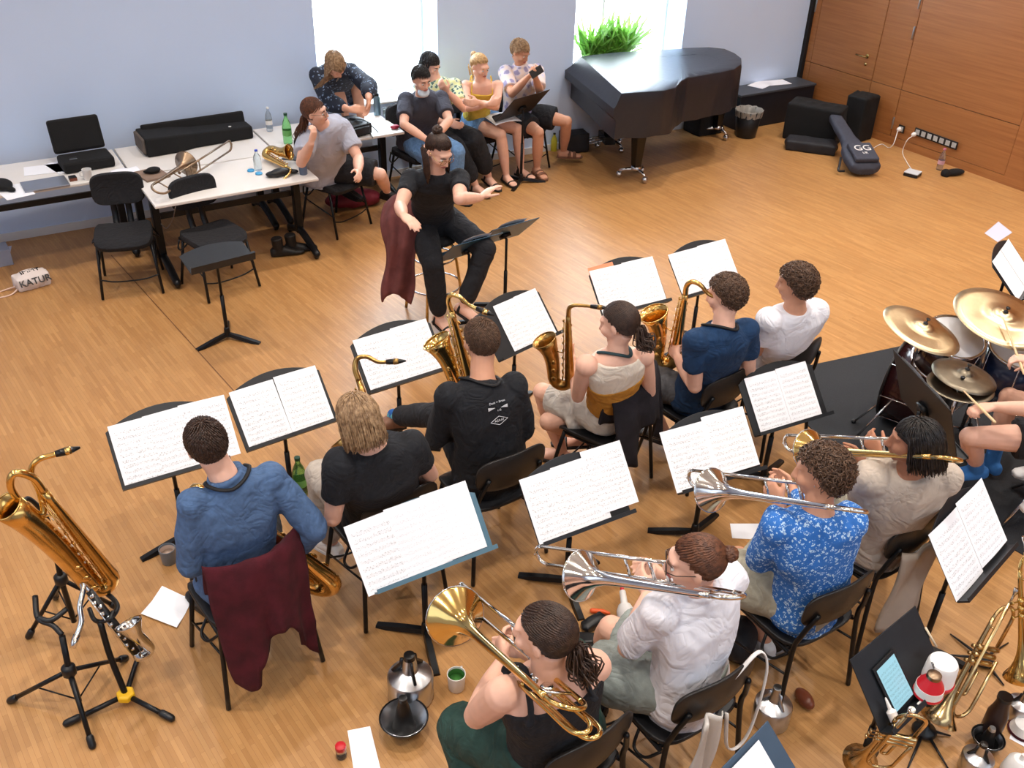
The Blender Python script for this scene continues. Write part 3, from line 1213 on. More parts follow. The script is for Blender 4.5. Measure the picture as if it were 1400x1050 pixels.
def torso_rings(J, g, off=0.0, lo=0, hi=9, top=None):
    """list of (centre, X, Y, hx, hy) along the spine"""
    hip, neck = J['hip'], J['neck']
    hx = (J['hR'] - J['hL']).normalized()
    sx = (J['sR'] - J['sL']).normalized()
    sh = (J['sL'] + J['sR']) / 2
    s = J['S']
    w, d = g.get('w', 1.0) * s, g.get('d', 1.0) * s
    up0 = V((0, 0, 1))
    mid = (hip + sh) / 2 + J['fwd'] * (-.012 * s * g.get('slump', 1.0))
    ctr = [hip + V((0, 0, -.10 * s)), hip + V((0, 0, -.03 * s)), hip.lerp(mid, .4), mid, mid.lerp(sh, .55), sh.lerp(mid, .08), sh.lerp(neck, .45), neck]
    hw = [.135 * g.get('hips', 1), .178 * g.get('hips', 1), .156 * g.get('waist', 1), .146 * g.get('waist', 1), .160, .165, .118, .060]
    hd = [.10, .114, .100 * g.get('belly', 1), .096 * g.get('belly', 1), .104 * g.get('bust', 1), .088, .072, .056]
    n = len(ctr)
    out = []
    for i in range(n):
        t = i / (n - 1)
        x = hx.lerp(sx, min(1, max(0, (t - .1) / .6))).normalized()
        a = ctr[min(i + 1, n - 1)] - ctr[max(i - 1, 0)]
        a.normalize()
        x = (x - a * x.dot(a)).normalized()
        y = a.cross(x)
        out.append((ctr[i], x, y, hw[i] * w + off, hd[i] * d + off))
    return out


def limb(m, pts, rad, n=14):
    p = []
    r = []
    for i in range(len(pts) - 1):
        a, b = pts[i], pts[i + 1]
        ra, rb, mid = rad[i][0], rad[i][1], rad[i][2]
        for t in (0, .12, .35, .62, .88):
            if i and t == 0:
                pass
            p.append(a + (b - a) * t)
            base = ra + (rb - ra) * t
            r.append(base + mid * math.sin(PI * min(1, t * 1.05)) ** 1.2)
    p.append(pts[-1])
    r.append(rad[-1][1])
    m.tube(p, r, n, rounded=True)
    for i in range(1, len(pts) - 1):
        m.ell(pts[i], rad[i][0] * 1.03, n=12, m=8)


def ik(a, c, l1, l2, pole):
    v = c - a
    d = v.length
    if d > (l1 + l2) * .995:
        c = a + v * ((l1 + l2) * .995 / d)
        v = c - a
        d = v.length
    q = (l1 * l1 - l2 * l2 + d * d) / (2 * d)
    h = math.sqrt(max(0, l1 * l1 - q * q))
    u = v / d
    p = pole - u * pole.dot(u)
    p = p.normalized() if p.length > 1e-5 else frame_for(u)[0]
    return a + u * q + p * h, c


def sit(seat, S=1.0, **k):
    """a default seated pose at (x, y, yaw); k overrides joints with world points"""
    x, y, yaw = seat
    a = math.radians(yaw)
    F = V((-math.sin(a), math.cos(a), 0))
    X = V((math.cos(a), math.sin(a), 0))          # the sitter's right
    zs = k.get('zs', .455)
    O = V((x, y, 0))
    J = {'S': S, 'fwd': F, 'X': X}
    lean = math.radians(k.get('lean', 6))
    J['hip'] = k.get('hip', O + F * -.03 + V((0, 0, zs + .10 * S)))
    up = (V((0, 0, 1)) * math.cos(lean) + F * math.sin(lean))
    hip = J['hip']
    J['sL'] = k.get('sL', hip + up * (.45 * S) - X * (.172 * S))
    J['sR'] = k.get('sR', hip + up * (.45 * S) + X * (.172 * S))
    sh = (J['sL'] + J['sR']) / 2
    # keep the shoulder span human
    sp = (J['sR'] - J['sL'])
    want = .325 * S * k.get('shw', 1)
    J['sL'], J['sR'] = sh - sp.normalized() * want / 2, sh + sp.normalized() * want / 2
    head = k.get('head', sh + V((0, 0, .235 * S)) + F * .03)
    J['head'] = head
    J['neck'] = k.get('neck', sh.lerp(head, .30) + V((0, 0, .0)) - F * .01)
    J['face'] = k.get('face', F + V((0, 0, -.2))).normalized()
    J['hL'], J['hR'] = hip - X * (.09 * S), hip + X * (.09 * S)
    for sd, sg in (('L', -1), ('R', 1)):
        kn = k.get('k' + sd, hip + F * (.42 * S) + X * (sg * .15 * S) + V((0, 0, -.045)))
        an = k.get('a' + sd, V((kn.x, kn.y, .075 * S)) - F * .04)
        J['k' + sd], J['a' + sd] = kn, an
        J['t' + sd] = k.get('t' + sd, (F + X * (sg * .25)))
        w = k.get('w' + sd, J['s' + sd] + F * .3 + V((0, 0, -.3)) - X * (sg * .05))
        e = k.get('e' + sd)
        if e is None:
            pole = k.get('p' + sd, X * (sg * .8) + V((0, 0, -.7)) - F * .3)
            e, w = ik(J['s' + sd], w, .29 * S, .25 * S, pole)
        J['e' + sd], J['w' + sd] = e, w
        J['d' + sd] = k.get('d' + sd, (w - e).normalized() + F * .1)
        J['n' + sd] = k.get('n' + sd, -X * sg + V((0, 0, -.4)))
        J['c' + sd] = k.get('c' + sd, .55)
    for q in ('LR'):
        v = J['k' + q] - J['h' + q]
        if 'k' + q in k:
            J['k' + q] = J['h' + q] + v.normalized() * min(max(v.length, .40 * S), .46 * S)
        if 'k' + q in k and 'a' + q not in k:
            J['a' + q] = V((J['k' + q].x, J['k' + q].y, .08 * S)) - F * .04
        v = J['a' + q] - J['k' + q]
        if v.length > .46 * S or v.length < .36 * S:
            J['a' + q] = J['k' + q] + v.normalized() * (.43 * S)
            if J['a' + q].z < .075 * S:
                J['a' + q].z = .075 * S
        l = [(J['e' + q] - J['s' + q]).length / S, (J['w' + q] - J['e' + q]).length / S, (J['k' + q] - J['h' + q]).length / S, (J['a' + q] - J['k' + q]).length / S]
        if DEBUG and not (.2 < l[0] < .36 and .16 < l[1] < .32 and .3 < l[2] < .52 and .3 < l[3] < .52):
            print('   LIMB', k.get('dbg'), q, [round(v, 2) for v in l])
    if DEBUG:
        print('   SIT', k.get('dbg'), 'torso', round((sh - hip).length / S, 2), 'head', round((head - sh).length / S, 2), 'span', round(sp.length / S, 2))
    return J


DEBUG = 0
GR = {'light': SK}


def scalp_ok(p):
    if p.y > .028:
        return p.z > .060 + (p.y - .028) * .35
    if p.y > -.02:
        return p.z > .012 + (p.y + .02) * 1.0
    return p.z > -.012 + (p.y + .02) * 1.15


def build_hair(J, style, mt, root, s, R, c, opt):
    rn = random.Random(opt.get('seed', 3))
    m = MB()
    a, b, h = .0815, .1015, .097
    C = V((0, -.016, .022))

    def sp(u, v, k=1.0):
        return C + V((math.cos(v) * math.cos(u) * a * k, math.cos(v) * math.sin(u) * b * k, math.sin(v) * h * k))
    # scalp cap (quads kept where hair grows)
    NU, NV = 36, 22
    idx = {}
    vol = opt.get('vol', 1.0)
    for j in range(NV):
        for i in range(NU):
            v = -PI / 2 + PI * j / NV
            v2 = -PI / 2 + PI * (j + 1) / NV
            u, u2 = 2 * PI * i / NU, 2 * PI * (i + 1) / NU
            mid = sp((u + u2) / 2, (v + v2) / 2)
            if scalp_ok(mid):
                q = []
                for (uu, vv) in ((u, v), (u2, v), (u2, v2), (u, v2)):
                    key = (round(uu % (2 * PI), 4), round(vv, 4))
                    if key not in idx:
                        idx[key] = len(m.v)
                        m.v.append(sp(uu, vv, 1.0 + (vol - 1) * .5))
                    q.append(idx[key])
                if len(set(q)) == 4:
                    m.f.append(tuple(q))

    def proj(p, k):
        d = p - C
        l = math.sqrt((d.x / a) ** 2 + (d.y / b) ** 2 + (d.z / h) ** 2)
        return C + d / l * k
    N = int(opt.get('n', 420) * {'tail': 2.6, 'bun': 2.6, 'short': 2.6, 'curly': 1.7, 'long': 1.8}[style])
    tie = V(opt.get('tie', (0, -.105, .0)))
    crown = V((0, -.05, .115))
    g = R.transposed() @ V((0, 0, -1))
    for i in range(N):
        z = 1 - 2 * (i + .5) / N
        ph = i * 2.39996
        rr = math.sqrt(max(0, 1 - z * z))
        p = C + V((rr * math.cos(ph) * a, rr * math.sin(ph) * b, z * h))
        if not scalp_ok(p):
            continue
        nrm = V(((p.x - C.x) / a ** 2, (p.y - C.y) / b ** 2, (p.z - C.z) / h ** 2)).normalized()
        if style in ('tail', 'bun'):
            pts = [proj(p.lerp(tie, t), 1.012 + .015 * math.sin(PI * t) + rn.uniform(0, .010)) for t in (0, .25, .5, .75, .97)]
            m.tube(pts, [.002, .003, .0034, .0034, .003], 4)
        elif style == 'short':
            tg = (p - crown)
            tg = tg - nrm * tg.dot(nrm)
            tg = tg.normalized() if tg.length > 1e-3 else V((0, 1, 0))
            if p.y > .02 and opt.get('fringe'):
                tg = (tg + V((opt['fringe'], .5, 0))).normalized()
            L = opt.get('len', .035) * rn.uniform(.7, 1.2)
            p = proj(p, vol)
            pts = [p, proj(p + tg * L * .5, vol + .05 + rn.uniform(0, .05)), proj(p + tg * L, vol + .03 + rn.uniform(0, .06))]
            m.tube(pts, [.003, .0034, .001], 4)
        elif style == 'curly':
            q = p
            pts = []
            up = nrm
            d1, d2 = frame_for(nrm)
            f0 = rn.uniform(0, 6.28)
            L = opt.get('len', .04)
            for t in range(7):
                an = f0 + t * 1.3
                pts.append(p * 1 + nrm * (L * t / 6 * rn.uniform(.7, 1.1)) + (d1 * math.cos(an) + d2 * math.sin(an)) * (.010 + .004 * rn.random()) * (1 if t else 0) + g * (L * .35 * (t / 6) ** 2))
            m.tube(pts, [.0036, .004, .004, .004, .0036, .003, .0018], 4)
        elif style == 'long':
            part = V((opt.get('part', .0), p.y * .3 - .02, .12))
            tg = p - V((0, -.02, .13))
            pts = [proj(p, 1.01)]
            q = p
            L = opt.get('len', .2) * rn.uniform(.85, 1.1)
            step = .022
            trav = 0
            while trav < L + .12:
                dn = g * 1.0 + nrm * .05 + V((0, -.25 if opt.get('backswept', 1) else 0, 0))
                qn = q + dn.normalized() * step
                d = qn - C
                l = math.sqrt((d.x / a) ** 2 + (d.y / b) ** 2 + (d.z / h) ** 2)
                if l < 1.03:
                    qn = C + d / l * 1.04
                # stay behind the face
                if qn.z < .05 and qn.y > opt.get('ymax', .03):
                    qn.y = opt.get('ymax', .03)
                    sx = 1 if qn.x >= 0 else -1
                    qn.x = sx * max(abs(qn.x), .078)
                qn += V((rn.gauss(0, .0016), rn.gauss(0, .0016), 0))
                trav += (qn - q).length
                q = qn
                pts.append(q.copy())
                if (C + V((0, 0, 0)) - q).z > L:
                    break
            n_ = len(pts)
            m.tube(pts, [(.003 if k < n_ - 2 else .0018) for k in range(n_)], 4)
    if style == 'tail':
        dn = V(opt.get('hang', (0, -.35, -1)))
        L = opt.get('len', .16)
        for i in range(120):
            o = V((rn.gauss(0, .012), rn.gauss(0, .008), rn.gauss(0, .008)))
            e = V((rn.gauss(0, .018), rn.gauss(0, .015), 0))
            b0 = tie + o * .5
            pts = [b0, b0 + V((0, -.014, .002)) + o * .8, b0 + V((0, -.018, -.03)) + o * 1.4 + g * .03, b0 + V((0, -.008, 0)) + dn.normalized() * L * .6 + o * 1.8 + e * .5, b0 + dn.normalized() * L * rn.uniform(.85, 1.1) + e]
            m.tube(spline(pts, 3), [.003] * 12 + [.0012], 4)
        m.tube([tie + V((0, .0, 0)), tie + V((0, -.014, 0))], .019, 10)
    if style == 'bun':
        bc = tie + V(opt.get('bo', (0, -.028, .01)))
        br = opt.get('br', .036)
        for i in range(26):
            ax = V((rn.gauss(0, 1), rn.gauss(0, 1), rn.gauss(0, 1))).normalized()
            x_, y_ = frame_for(ax)
            k0 = rn.uniform(0, 6.28)
            m.tube([bc + (x_ * math.cos(k0 + t * .5) + y_ * math.sin(k0 + t * .5)) * br * rn.uniform(.8, 1.0) for t in range(9)], [.003] + [.008] * 7 + [.003], 5)
        m.ell(bc, br * .85)
        if opt.get('loose'):
            for i in range(opt['loose']):
                sx = 1 if i % 2 else -1
                p0 = V((sx * .07, -.02 - .06 * rn.random(), -.02 + .04 * rn.random()))
                pts = [p0 + V((sx * .01, -.01, -.02)), p0 + V((sx * .02, -.0, 0)) + g * .08 + V((0, .02, 0)), p0 + V((sx * .015, .02, 0)) + g * opt.get('ll', .2) * rn.uniform(.8, 1.1)]
                m.tube(spline(pts, 4), [.006] * 8 + [.003], 4)
    m.v = [c + R @ (q * s) for q in m.v]
    return m.build('hair', mt, root)


def person(label, J, skn, hair, top=None, bottom=None, shoes=None, g=None, face=False, glasses=False, vox=.0065, seedw=1.0, headR=None, extra=None, name='person', group=None, beard=None):
    g = g or {}
    s = J['S']
    base = V((J['hip'].x, J['hip'].y, 0))
    root = thing('person', label, 'person', base, group=group)
    m = MB()
    # torso
    tr = torso_rings(J, g)
    m.rings([ring(c, x, y, hx, hy) for c, x, y, hx, hy in tr])
    for q in 'LR':
        m.ell(J['s' + q].lerp(J['neck'], .06), (.058 * s, .058 * s, .056 * s))
        fa = g.get('arm', 1.0) * s
        limb(m, [J['s' + q], J['e' + q], J['w' + q]], [(.050 * fa, .039 * fa, .004 * fa), (.039 * fa, .026 * fa, .008 * fa), (.026 * fa, .025 * fa, 0)])
        X_ = J['X'] * (1 if q == 'R' else -1)
        dW = J['d' + q]
        hand(m, J['w' + q], dW, J['n' + q], J.get('th' + q, (J['X'] * (-1 if q == 'R' else 1)) * .6 + V((0, 0, .8))), s * g.get('hand', 1), J['c' + q])
        fl = g.get('leg', 1.0) * s
        limb(m, [J['h' + q], J['k' + q], J['a' + q]], [(.088 * fl, .057 * fl, .004), (.055 * fl, .034 * fl, .012 * fl), (.034 * fl, .034 * fl, 0)])
        foot(m, J['a' + q], J['t' + q], s)
    # neck and head
    z0 = (J['head'] - J['neck']).normalized()
    f = J['face']
    z = (V((0, 0, 1)) + z0 * .35)
    if J.get('roll'):
        z = z + J['roll']
    z = (z - f * z.dot(f)).normalized()
    x = f.cross(z)
    R = Matrix((x, f, z)).transposed()
    c = J['head']
    m.tube([J['neck'] - z0 * .05 * s, J['neck'].lerp(c, .35) , c - z * (.045 * s) - f * (.018 * s)], [.066 * s * g.get('nk', 1), .056 * s * g.get('nk', 1), .056 * s * g.get('nk', 1)], 14)
    s0, s = s, s * g.get('head', .93)
    head_shape(m, c, x, f, z, s, g.get('jaw', 1))
    body = m.build('body', skn, root, remesh=vox, relax=2)
    if hair:
        build_hair(J, hair[0], hair[1], root, s, R, c, hair[2] if len(hair) > 2 else {})
    at = lambda p: c + R @ (V(p) * s)
    if face:
        for sx in (-1, 1):
            e = MB(); e.ell(at((sx * .031, .0815, -.002)), (.0135 * s, .009 * s, .0075 * s), R, 12, 8)
            eo = e.build('eye', mat('eye_white', (225, 220, 215), rough=.3, var=.02), root)
            e = MB(); e.ell(at((sx * .031, .0885, -.004)), (.0058 * s, .0035 * s, .0058 * s), R, 10, 6)
            e.build('iris', mat('iris_dark', (52, 38, 30), rough=.2, var=.05), eo)
            e = MB(); e.tube([at((sx * .015, .098, .022)), at((sx * .032, .096, .028)), at((sx * .050, .082, .021))], [.0035 * s, .0042 * s, .0025 * s], 6, rounded=True)
            e.build('eyebrow', hair[1] if hair else SK3, root)
        e = MB(); e.tube([at((-.022, .094, -.062)), at((-.01, .1015, -.0595)), at((.01, .1015, -.0595)), at((.022, .094, -.062))], [.003 * s, .0062 * s, .0062 * s, .003 * s], 8, rounded=True, flat=1.0)
        e.build('lips', mat('lips', (176, 98, 92), rough=.4, var=.05), root)
    if beard:
        e = MB()
        for q in ((0, .082, -.098), (-.03, .07, -.088), (.03, .07, -.088), (-.05, .04, -.07), (.05, .04, -.07), (0, .1, -.048)):
            e.ell(at(q), (.022 * s, .016 * s, .016 * s), R, 10, 7)
        e.build('beard', beard, root, remesh=.005)
    if glasses:
        e = MB()
        for sx in (-1, 1):
            cc = V((sx * .033, .106, -.003))
            e.tube([at(cc + V((math.cos(t) * .025, 0, math.sin(t) * .02))) for t in [k * PI / 8 for k in range(17)]], .0018 * s, 5)
            e.tube([at((sx * .058, .104, .004)), at((sx * .078, .07, .006)), at((sx * .083, -.01, .008)), at((sx * .08, -.03, -.012))], .0018 * s, 5)
        e.tube([at((-.009, .107, .003)), at((.009, .107, .003))], .0018 * s, 5)
        e.build('glasses', glasses if not isinstance(glasses, bool) else mat('spectacle_frame', (60, 52, 50), rough=.3, metal=.6, var=.05), root)
    # clothes
    s = s0
    if top:
        T = dict(top)
        off = T.get('off', .014) * s
        m = MB()
        tr = torso_rings(J, g, off)
        lo, hi = T.get('lo', 0), T.get('hi', 8)
        rr = tr[lo:hi]
        if lo == 0 and T.get('hem'):
            c0, x0, y0, a0, b0 = tr[0]
            rr = [(c0 + V((0, 0, -.02)), x0, y0, a0 * T['hem'], b0 * T['hem'])] + rr
        m.rings([ring(*q) for q in rr])
        sl = T.get('sl', .5)
        if sl > 0:
            for q in 'LR':
                ea, wa = J['e' + q], J['w' + q]
                lw = T.get('loose', 1.0)
                m.ell(J['s' + q].lerp(J['neck'], .04), (.058 * s + off, .058 * s + off, .056 * s + off))
                fa = g.get('arm', 1.0) * s
                off_t, off = off, off * .75
                if sl <= 1:
                    e_ = J['s' + q].lerp(ea, sl)
                    d_ = (ea - J['s' + q]).normalized()
                    m.tube([J['s' + q] - d_ * .01, J['s' + q].lerp(e_, .4), J['s' + q].lerp(e_, .9), e_], [.054 * fa + off, .050 * fa + off * lw, .046 * fa + off * lw * 1.1, .043 * fa + off * lw * 1.1], 16)
                else:
                    e_ = ea.lerp(wa, sl - 1)
                    limb(m, [J['s' + q], ea, e_], [((.052 * fa + off), (.044 * fa + off) * lw, 0), ((.043 * fa + off) * lw, (.032 * fa + off) * lw, .004), ((.030 * fa + off) * lw,) * 2 + (0,)], 16)
                off = off_t
        if T.get('straps'):
            c0, x0, y0, a0, b0 = tr[hi - 1]
            for sg in (-1, 1):
                w_ = T.get('sw', .6)
                e_ = tr[6]
                f_ = tr[5]
                pts = [c0 + x0 * (sg * a0 * .66) - y0 * b0 * .93, f_[0] + x0 * (sg * .105 * s) - y0 * (f_[4] + .0), e_[0] + x0 * (sg * .088 * s) + V((0, 0, .068 * s)), f_[0] + x0 * (sg * .105 * s) + y0 * (f_[4] + .0), c0 + x0 * (sg * a0 * .66) + y0 * b0 * .93]
                m.tube(spline(pts, 4), T.get('strap_r', .016) * s, 8)
        if T.get('collar'):
            c0, x0, y0, a0, b0 = tr[7]
            m.tube([c0 + (x0 * math.cos(t) * .066 + y0 * math.sin(t) * .066) * s + V((0, 0, .018 + .0 * math.sin(t))) for t in [k * PI / 8 for k in range(17)]], .015 * s, 8)
        wo = T.get('wr', .006)
        so = m.build(T.get('name', 'shirt'), T['m'], root, remesh=T.get('vox', .0085), relax=3, wr=dict(amp=wo * s, scale=T.get('ws', 7), seed=seedw * 3.1, aniso=T.get('an', (1, 1, .5))))
        if T.get('band'):
            # wide sash round the waist
            m = MB()
            tb = torso_rings(J, g, off + .006)
            b0, b1 = T['band'][0], T['band'][1]
            m.rings([ring(*q) for q in tb[b0:b1]])
            m.build('sash', T['band'][2], root, remesh=.008, wr=dict(amp=.005, scale=9, seed=seedw, aniso=(.4, .4, 2)))
    if bottom:
        B = dict(bottom)
        off = B.get('off', .012) * s
        m = MB()
        tr = torso_rings(J, g, off)
        m.rings([ring(*q) for q in tr[0:B.get('hi', 3)]])
        ln = B.get('ln', 2.0)
        lw = B.get('loose', 1.0)
        fl = g.get('leg', 1.0) * s
        for q in 'LR':
            h_, k_, a_ = J['h' + q], J['k' + q], J['a' + q]
            if ln <= 1:
                e_ = h_.lerp(k_, ln)
                m.tube([h_, h_.lerp(e_, .3), h_.lerp(e_, .7), e_], [.092 * fl + off, (.09 * fl + off), (.084 * fl + off) * lw, (.078 * fl + off) * lw], 18)
            else:
                e_ = k_.lerp(a_, ln - 1)
                limb(m, [h_, k_, e_], [(.092 * fl + off, (.066 * fl + off) * lw, .004), ((.062 * fl + off) * lw, (.052 * fl + off) * lw * B.get('flare', 1), 0), ((.05 * fl + off) * lw * B.get('flare', 1),) * 2 + (0,)], 18)
        if B.get('skirt'):
            pass
        m.build(B.get('name', 'trousers'), B['m'], root, remesh=.009, relax=3, wr=dict(amp=B.get('wr', .007) * s, scale=8, seed=seedw * 1.7 + 2, aniso=(1, 1, .8)))
    if shoes:
        kind, ms = shoes[0], shoes[1]
        for q in 'LR':
            a, t = J['a' + q], J['t' + q].normalized()
            side = V((0, 0, 1)).cross(t)
            side = side.normalized() if side.length > .1 else V((1, 0, 0))
            u = t.cross(side)
            if kind == 'none':
                continue
            m = MB()
            if kind in ('sneaker', 'boot', 'sock'):
                foot(m, a + u * -.002, J['t' + q], s * 1.03, 1.08)
                if kind == 'sock':
                    m.tube([a - u * .02, a + (J['k' + q] - a).normalized() * (.10 * s)], [.043 * s, .044 * s], 14)
                if kind == 'boot':
                    m.tube([a - u * .02, a + (J['k' + q] - a).normalized() * (.05 * s)], [.042 * s, .044 * s], 14)
                so = m.build('sock' if kind == 'sock' else 'shoe', ms, root, remesh=.007)
                if kind != 'sock':
                    m = MB()
                    out = [(-.068, -.026), (-.06, .026), (.0, .038), (.1, .047), (.16, .043), (.196, .018), (.198, -.015), (.165, -.043), (.1, -.048), (0, -.038)]
                    Mx = basis(a - u * (.084 * s), t, side, u)
                    m.slab([(p[0] * s * 1.05, p[1] * s * 1.02) for p in out], .022 * s, Mx)
                    m.build('sole', shoes[2] if len(shoes) > 2 else M_BLACK, so, smooth=False, bevel=.004)
            else:
                out = [(-.068, -.026), (-.06, .026), (.0, .038), (.1, .047), (.16, .043), (.196, .018), (.198, -.015), (.165, -.043), (.1, -.048), (0, -.038)]
                Mx = basis(a - u * (.082 * s), t, side, u)
                m.slab([(p[0] * s * 1.04, p[1] * s * 1.04) for p in out], .018 * s, Mx)
                so = m.build('sandal', ms, root, smooth=False, bevel=.004)
                for q0 in ((.115, .047, .036), (.06, .047, .044)) if kind == 'slide' else ((.12, .047, .03), (-.015, .044, .066)):
                    m = MB()
                    cc = a + t * (q0[0] * s) - u * (.066 * s)
                    m.tube([cc + side * (math.cos(k_ * PI / 8) * q0[1] * s) + u * (math.sin(k_ * PI / 8) * q0[2] * s * 1.05) for k_ in range(9)], .012 * s if kind == 'slide' else .008 * s, 6, up=t, flat=1.6 if kind == 'slide' else 1.3)
                    m.build('strap', ms, so)
    return root, R, c, x, f, z


def pose(k, seat, S, head, face, sh=None, L=None, R=None, kL=None, kR=None, aL=None, aR=None, **o):
    d = dict(o)
    d['dbg'] = k
    d['head'] = P(*head)
    a = math.radians(seat[2])
    F = V((-math.sin(a), math.cos(a), 0))
    X = V((math.cos(a), math.sin(a), 0))
    # face is given in the sitter's frame: (right, forward, up)
    d['face'] = (X * face[0] + F * face[1] + V((0, 0, face[2]))).normalized()
    if sh:
        z = sh[2]
        zl, zr = z if isinstance(z, tuple) else (z, z)
        l, r = P(sh[0][0], sh[0][1], zl), P(sh[1][0], sh[1][1], zr)
        mid = (l + r) / 2
        sp = (r - l).normalized() * .335 * S * o.get('shw', 1) / 2
        d['sL'], d['sR'] = mid - sp, mid + sp
    for q, arm in (('L', L), ('R', R)):
        if arm is None:
            continue
        s0 = d['s' + q]
        e, w = arm
        if e is None:
            d['w' + q] = P(*w[:3]) if len(w) == 3 and not isinstance(w[2], bool) else V(w)
            continue
        ep = on_ray(e[0], e[1], s0, .29 * S, e[2])
        d['e' + q] = s0 + (ep - s0).normalized() * .29 * S
        wp = on_ray(w[0], w[1], d['e' + q], .25 * S, w[2])
        d['w' + q] = d['e' + q] + (wp - d['e' + q]).normalized() * .25 * S
        if len(w) > 3:
            d['d' + q] = V(w[3])
    for q, p in (('kL', kL), ('kR', kR), ('aL', aL), ('aR', aR)):
        if p is not None:
            d[q] = p if isinstance(p, Vector) else P(*p)
    return sit(seat, S, **d)


SN = 1.02
tee_black = mat('black_cotton', (24, 26, 32), rough=.9, var=.12, vscale=30, bump=.15, bscale=220)
denim_blue = mat('chambray', (74, 100, 138), rough=.9, var=.12, vscale=50, bump=.15, bscale=300)
navy = mat('navy_cotton', (20, 52, 88), rough=.9, var=.12, vscale=30, bump=.12, bscale=220)
white_c = mat('white_cotton', (232, 232, 240), rough=.9, var=.02, vscale=20, bump=.12, bscale=220)
grey_sh = mat('grey_shorts_cloth', (82, 82, 86), rough=.92, var=.12, vscale=40, bump=.15, bscale=220)
beige = mat('beige_cotton', (190, 176, 162), rough=.92, var=.06, vscale=30, bump=.15, bscale=220)
khaki = mat('khaki_cloth', (160, 156, 140), rough=.92, var=.10, vscale=30, bump=.15, bscale=220)
sage = mat('sage_cloth', (140, 148, 144), rough=.92, var=.10, vscale=30, bump=.15, bscale=220)
black_tr = mat('black_trouser_cloth', (30, 31, 36), rough=.92, var=.12, vscale=30, bump=.15, bscale=220)
green_tr = mat('dark_green_linen', (38, 66, 60), rough=.9, var=.14, vscale=20, bump=.15, bscale=220)
jeans = mat('light_blue_denim', (104, 142, 186), rough=.92, var=.12, vscale=40, bump=.15, bscale=300)
floral_blue = print_mat('blue_floral_print', (40, 108, 190), (190, 220, 244), 58, .34)
cream = mat('cream_knit', (228, 216, 200), rough=.9, var=.04, vscale=40, bump=.2, bscale=260)
mustard = mat('mustard_cloth', (196, 138, 52), rough=.9, var=.08, vscale=30, bump=.15, bscale=220)
linen = mat('pale_linen', (214, 208, 200), rough=.92, var=.06, vscale=30, bump=.2, bscale=260)
leather_b = mat('black_leather', (22, 20, 20), rough=.5, var=.1, vscale=30)
leather_br = mat('brown_leather', (120, 82, 62), rough=.55, var=.1, vscale=30)
wh_sh = mat('white_sneaker', (225, 225, 226), rough=.6, var=.03)
H_DK = hairmat('dark_brown', (44, 30, 24), (68, 48, 38))
H_BR = hairmat('brown', (70, 50, 38), (104, 78, 60))
H_LB = hairmat('ash_blond', (120, 92, 66), (176, 146, 112))
H_BL = hairmat('blonde', (166, 128, 84), (214, 180, 130))
H_BK = hairmat('black', (20, 17, 17), (44, 38, 36))
H_CH = hairmat('chestnut', (70, 42, 30), (112, 70, 48))
Z0 = (0, 0, 0)

# ---- saxophone row, left to right
J8 = pose(8, SEATS[8], SN, (282, 607, 1.25), (-.05, 1, -.35), ((262, 690), (372, 655), 1.03),
          L=((262, 768, False), (300, 745, False)), R=((430, 722, False), (402, 752, False)), kL=(270, 735, .5), kR=(360, 720, .5), nR=V((-1, .2, 0)), nL=V((1, 0, 0)))
person('person in blue long-sleeved shirt with short dark hair, leftmost in the saxophone row', J8, SK, ('short', H_DK, {'len': .03, 'n': 620}),
       top=dict(m=denim_blue, sl=1.9, off=.018, collar=1, loose=1.1, hem=1.02, wr=.013), bottom=dict(m=black_tr, ln=1.9), shoes=('boot', leather_b), seedw=1.1, g=dict(w=1.03))
J9 = pose(9, SEATS[9], SN, (488, 570, 1.25), (-.25, 1, -.35), ((455, 640), (570, 608), 1.03),
          L=((455, 708, False), (466, 640, False)), R=((588, 648, False), (560, 660, False)), kL=(440, 650, .5), kR=(545, 640, .5), nR=V((-1, .2, 0)), nL=V((1, 0, 0)))
person('person with shoulder-length fair hair in black tee, second from left in the saxophone row', J9, SK, ('long', H_LB, {'len': .13, 'n': 560, 'seed': 5}),
       top=dict(m=tee_black, sl=.62, off=.022, loose=1.12, hem=1.05, wr=.013), bottom=dict(m=mat('grey_linen', (176, 166, 156), rough=.92, var=.08, vscale=30, bump=.2, bscale=220), ln=1.85, loose=1.15), shoes=('sneaker', wh_sh, M_WHITE), seedw=2.3, g=dict(w=1.05, d=1.04))
J10 = pose(10, SEATS[10], SN, (657, 466, 1.25), (.0, 1, -.3), ((612, 545), (705, 530), 1.03),
           L=((598, 598, False), (640, 575, False)), R=((716, 588, False), (690, 560, False)), kL=(600, 556, .62), kR=(700, 560, .5), aL=(568, 568, .50), tL=V((-1, .15, .1)), nL=V((0, 0, -1)))
person('person in black long-sleeved top with white print on its back, third saxophonist from left', J10, SK2, ('short', H_BR, {'len': .022, 'n': 700}),
       top=dict(m=tee_black, sl=1.75, off=.022, loose=1.0, hem=1.08, wr=.013), bottom=dict(m=black_tr, ln=1.85), shoes=('boot', leather_br), seedw=3.9, g=dict(w=1.05, d=1.04))
J11 = pose(11, SEATS[11], 1.04, (846, 442, 1.25), (-.1, 1, -.3), ((803, 500), (878, 488), 1.03),
           L=((790, 542, False), (786, 500, False)), R=((888, 535, False), (868, 500, False)), kL=(745, 537, .52), aL=(768, 616, .09), kR=(800, 560, .5), aR=(815, 598, .09), tL=V((-.6, .8, 0)), tR=V((-.9, .5, 0)), nL=V((.6, -.4, 0)), dL=V((-.5, .2, .8)), nR=V((-1, 0, 0)))
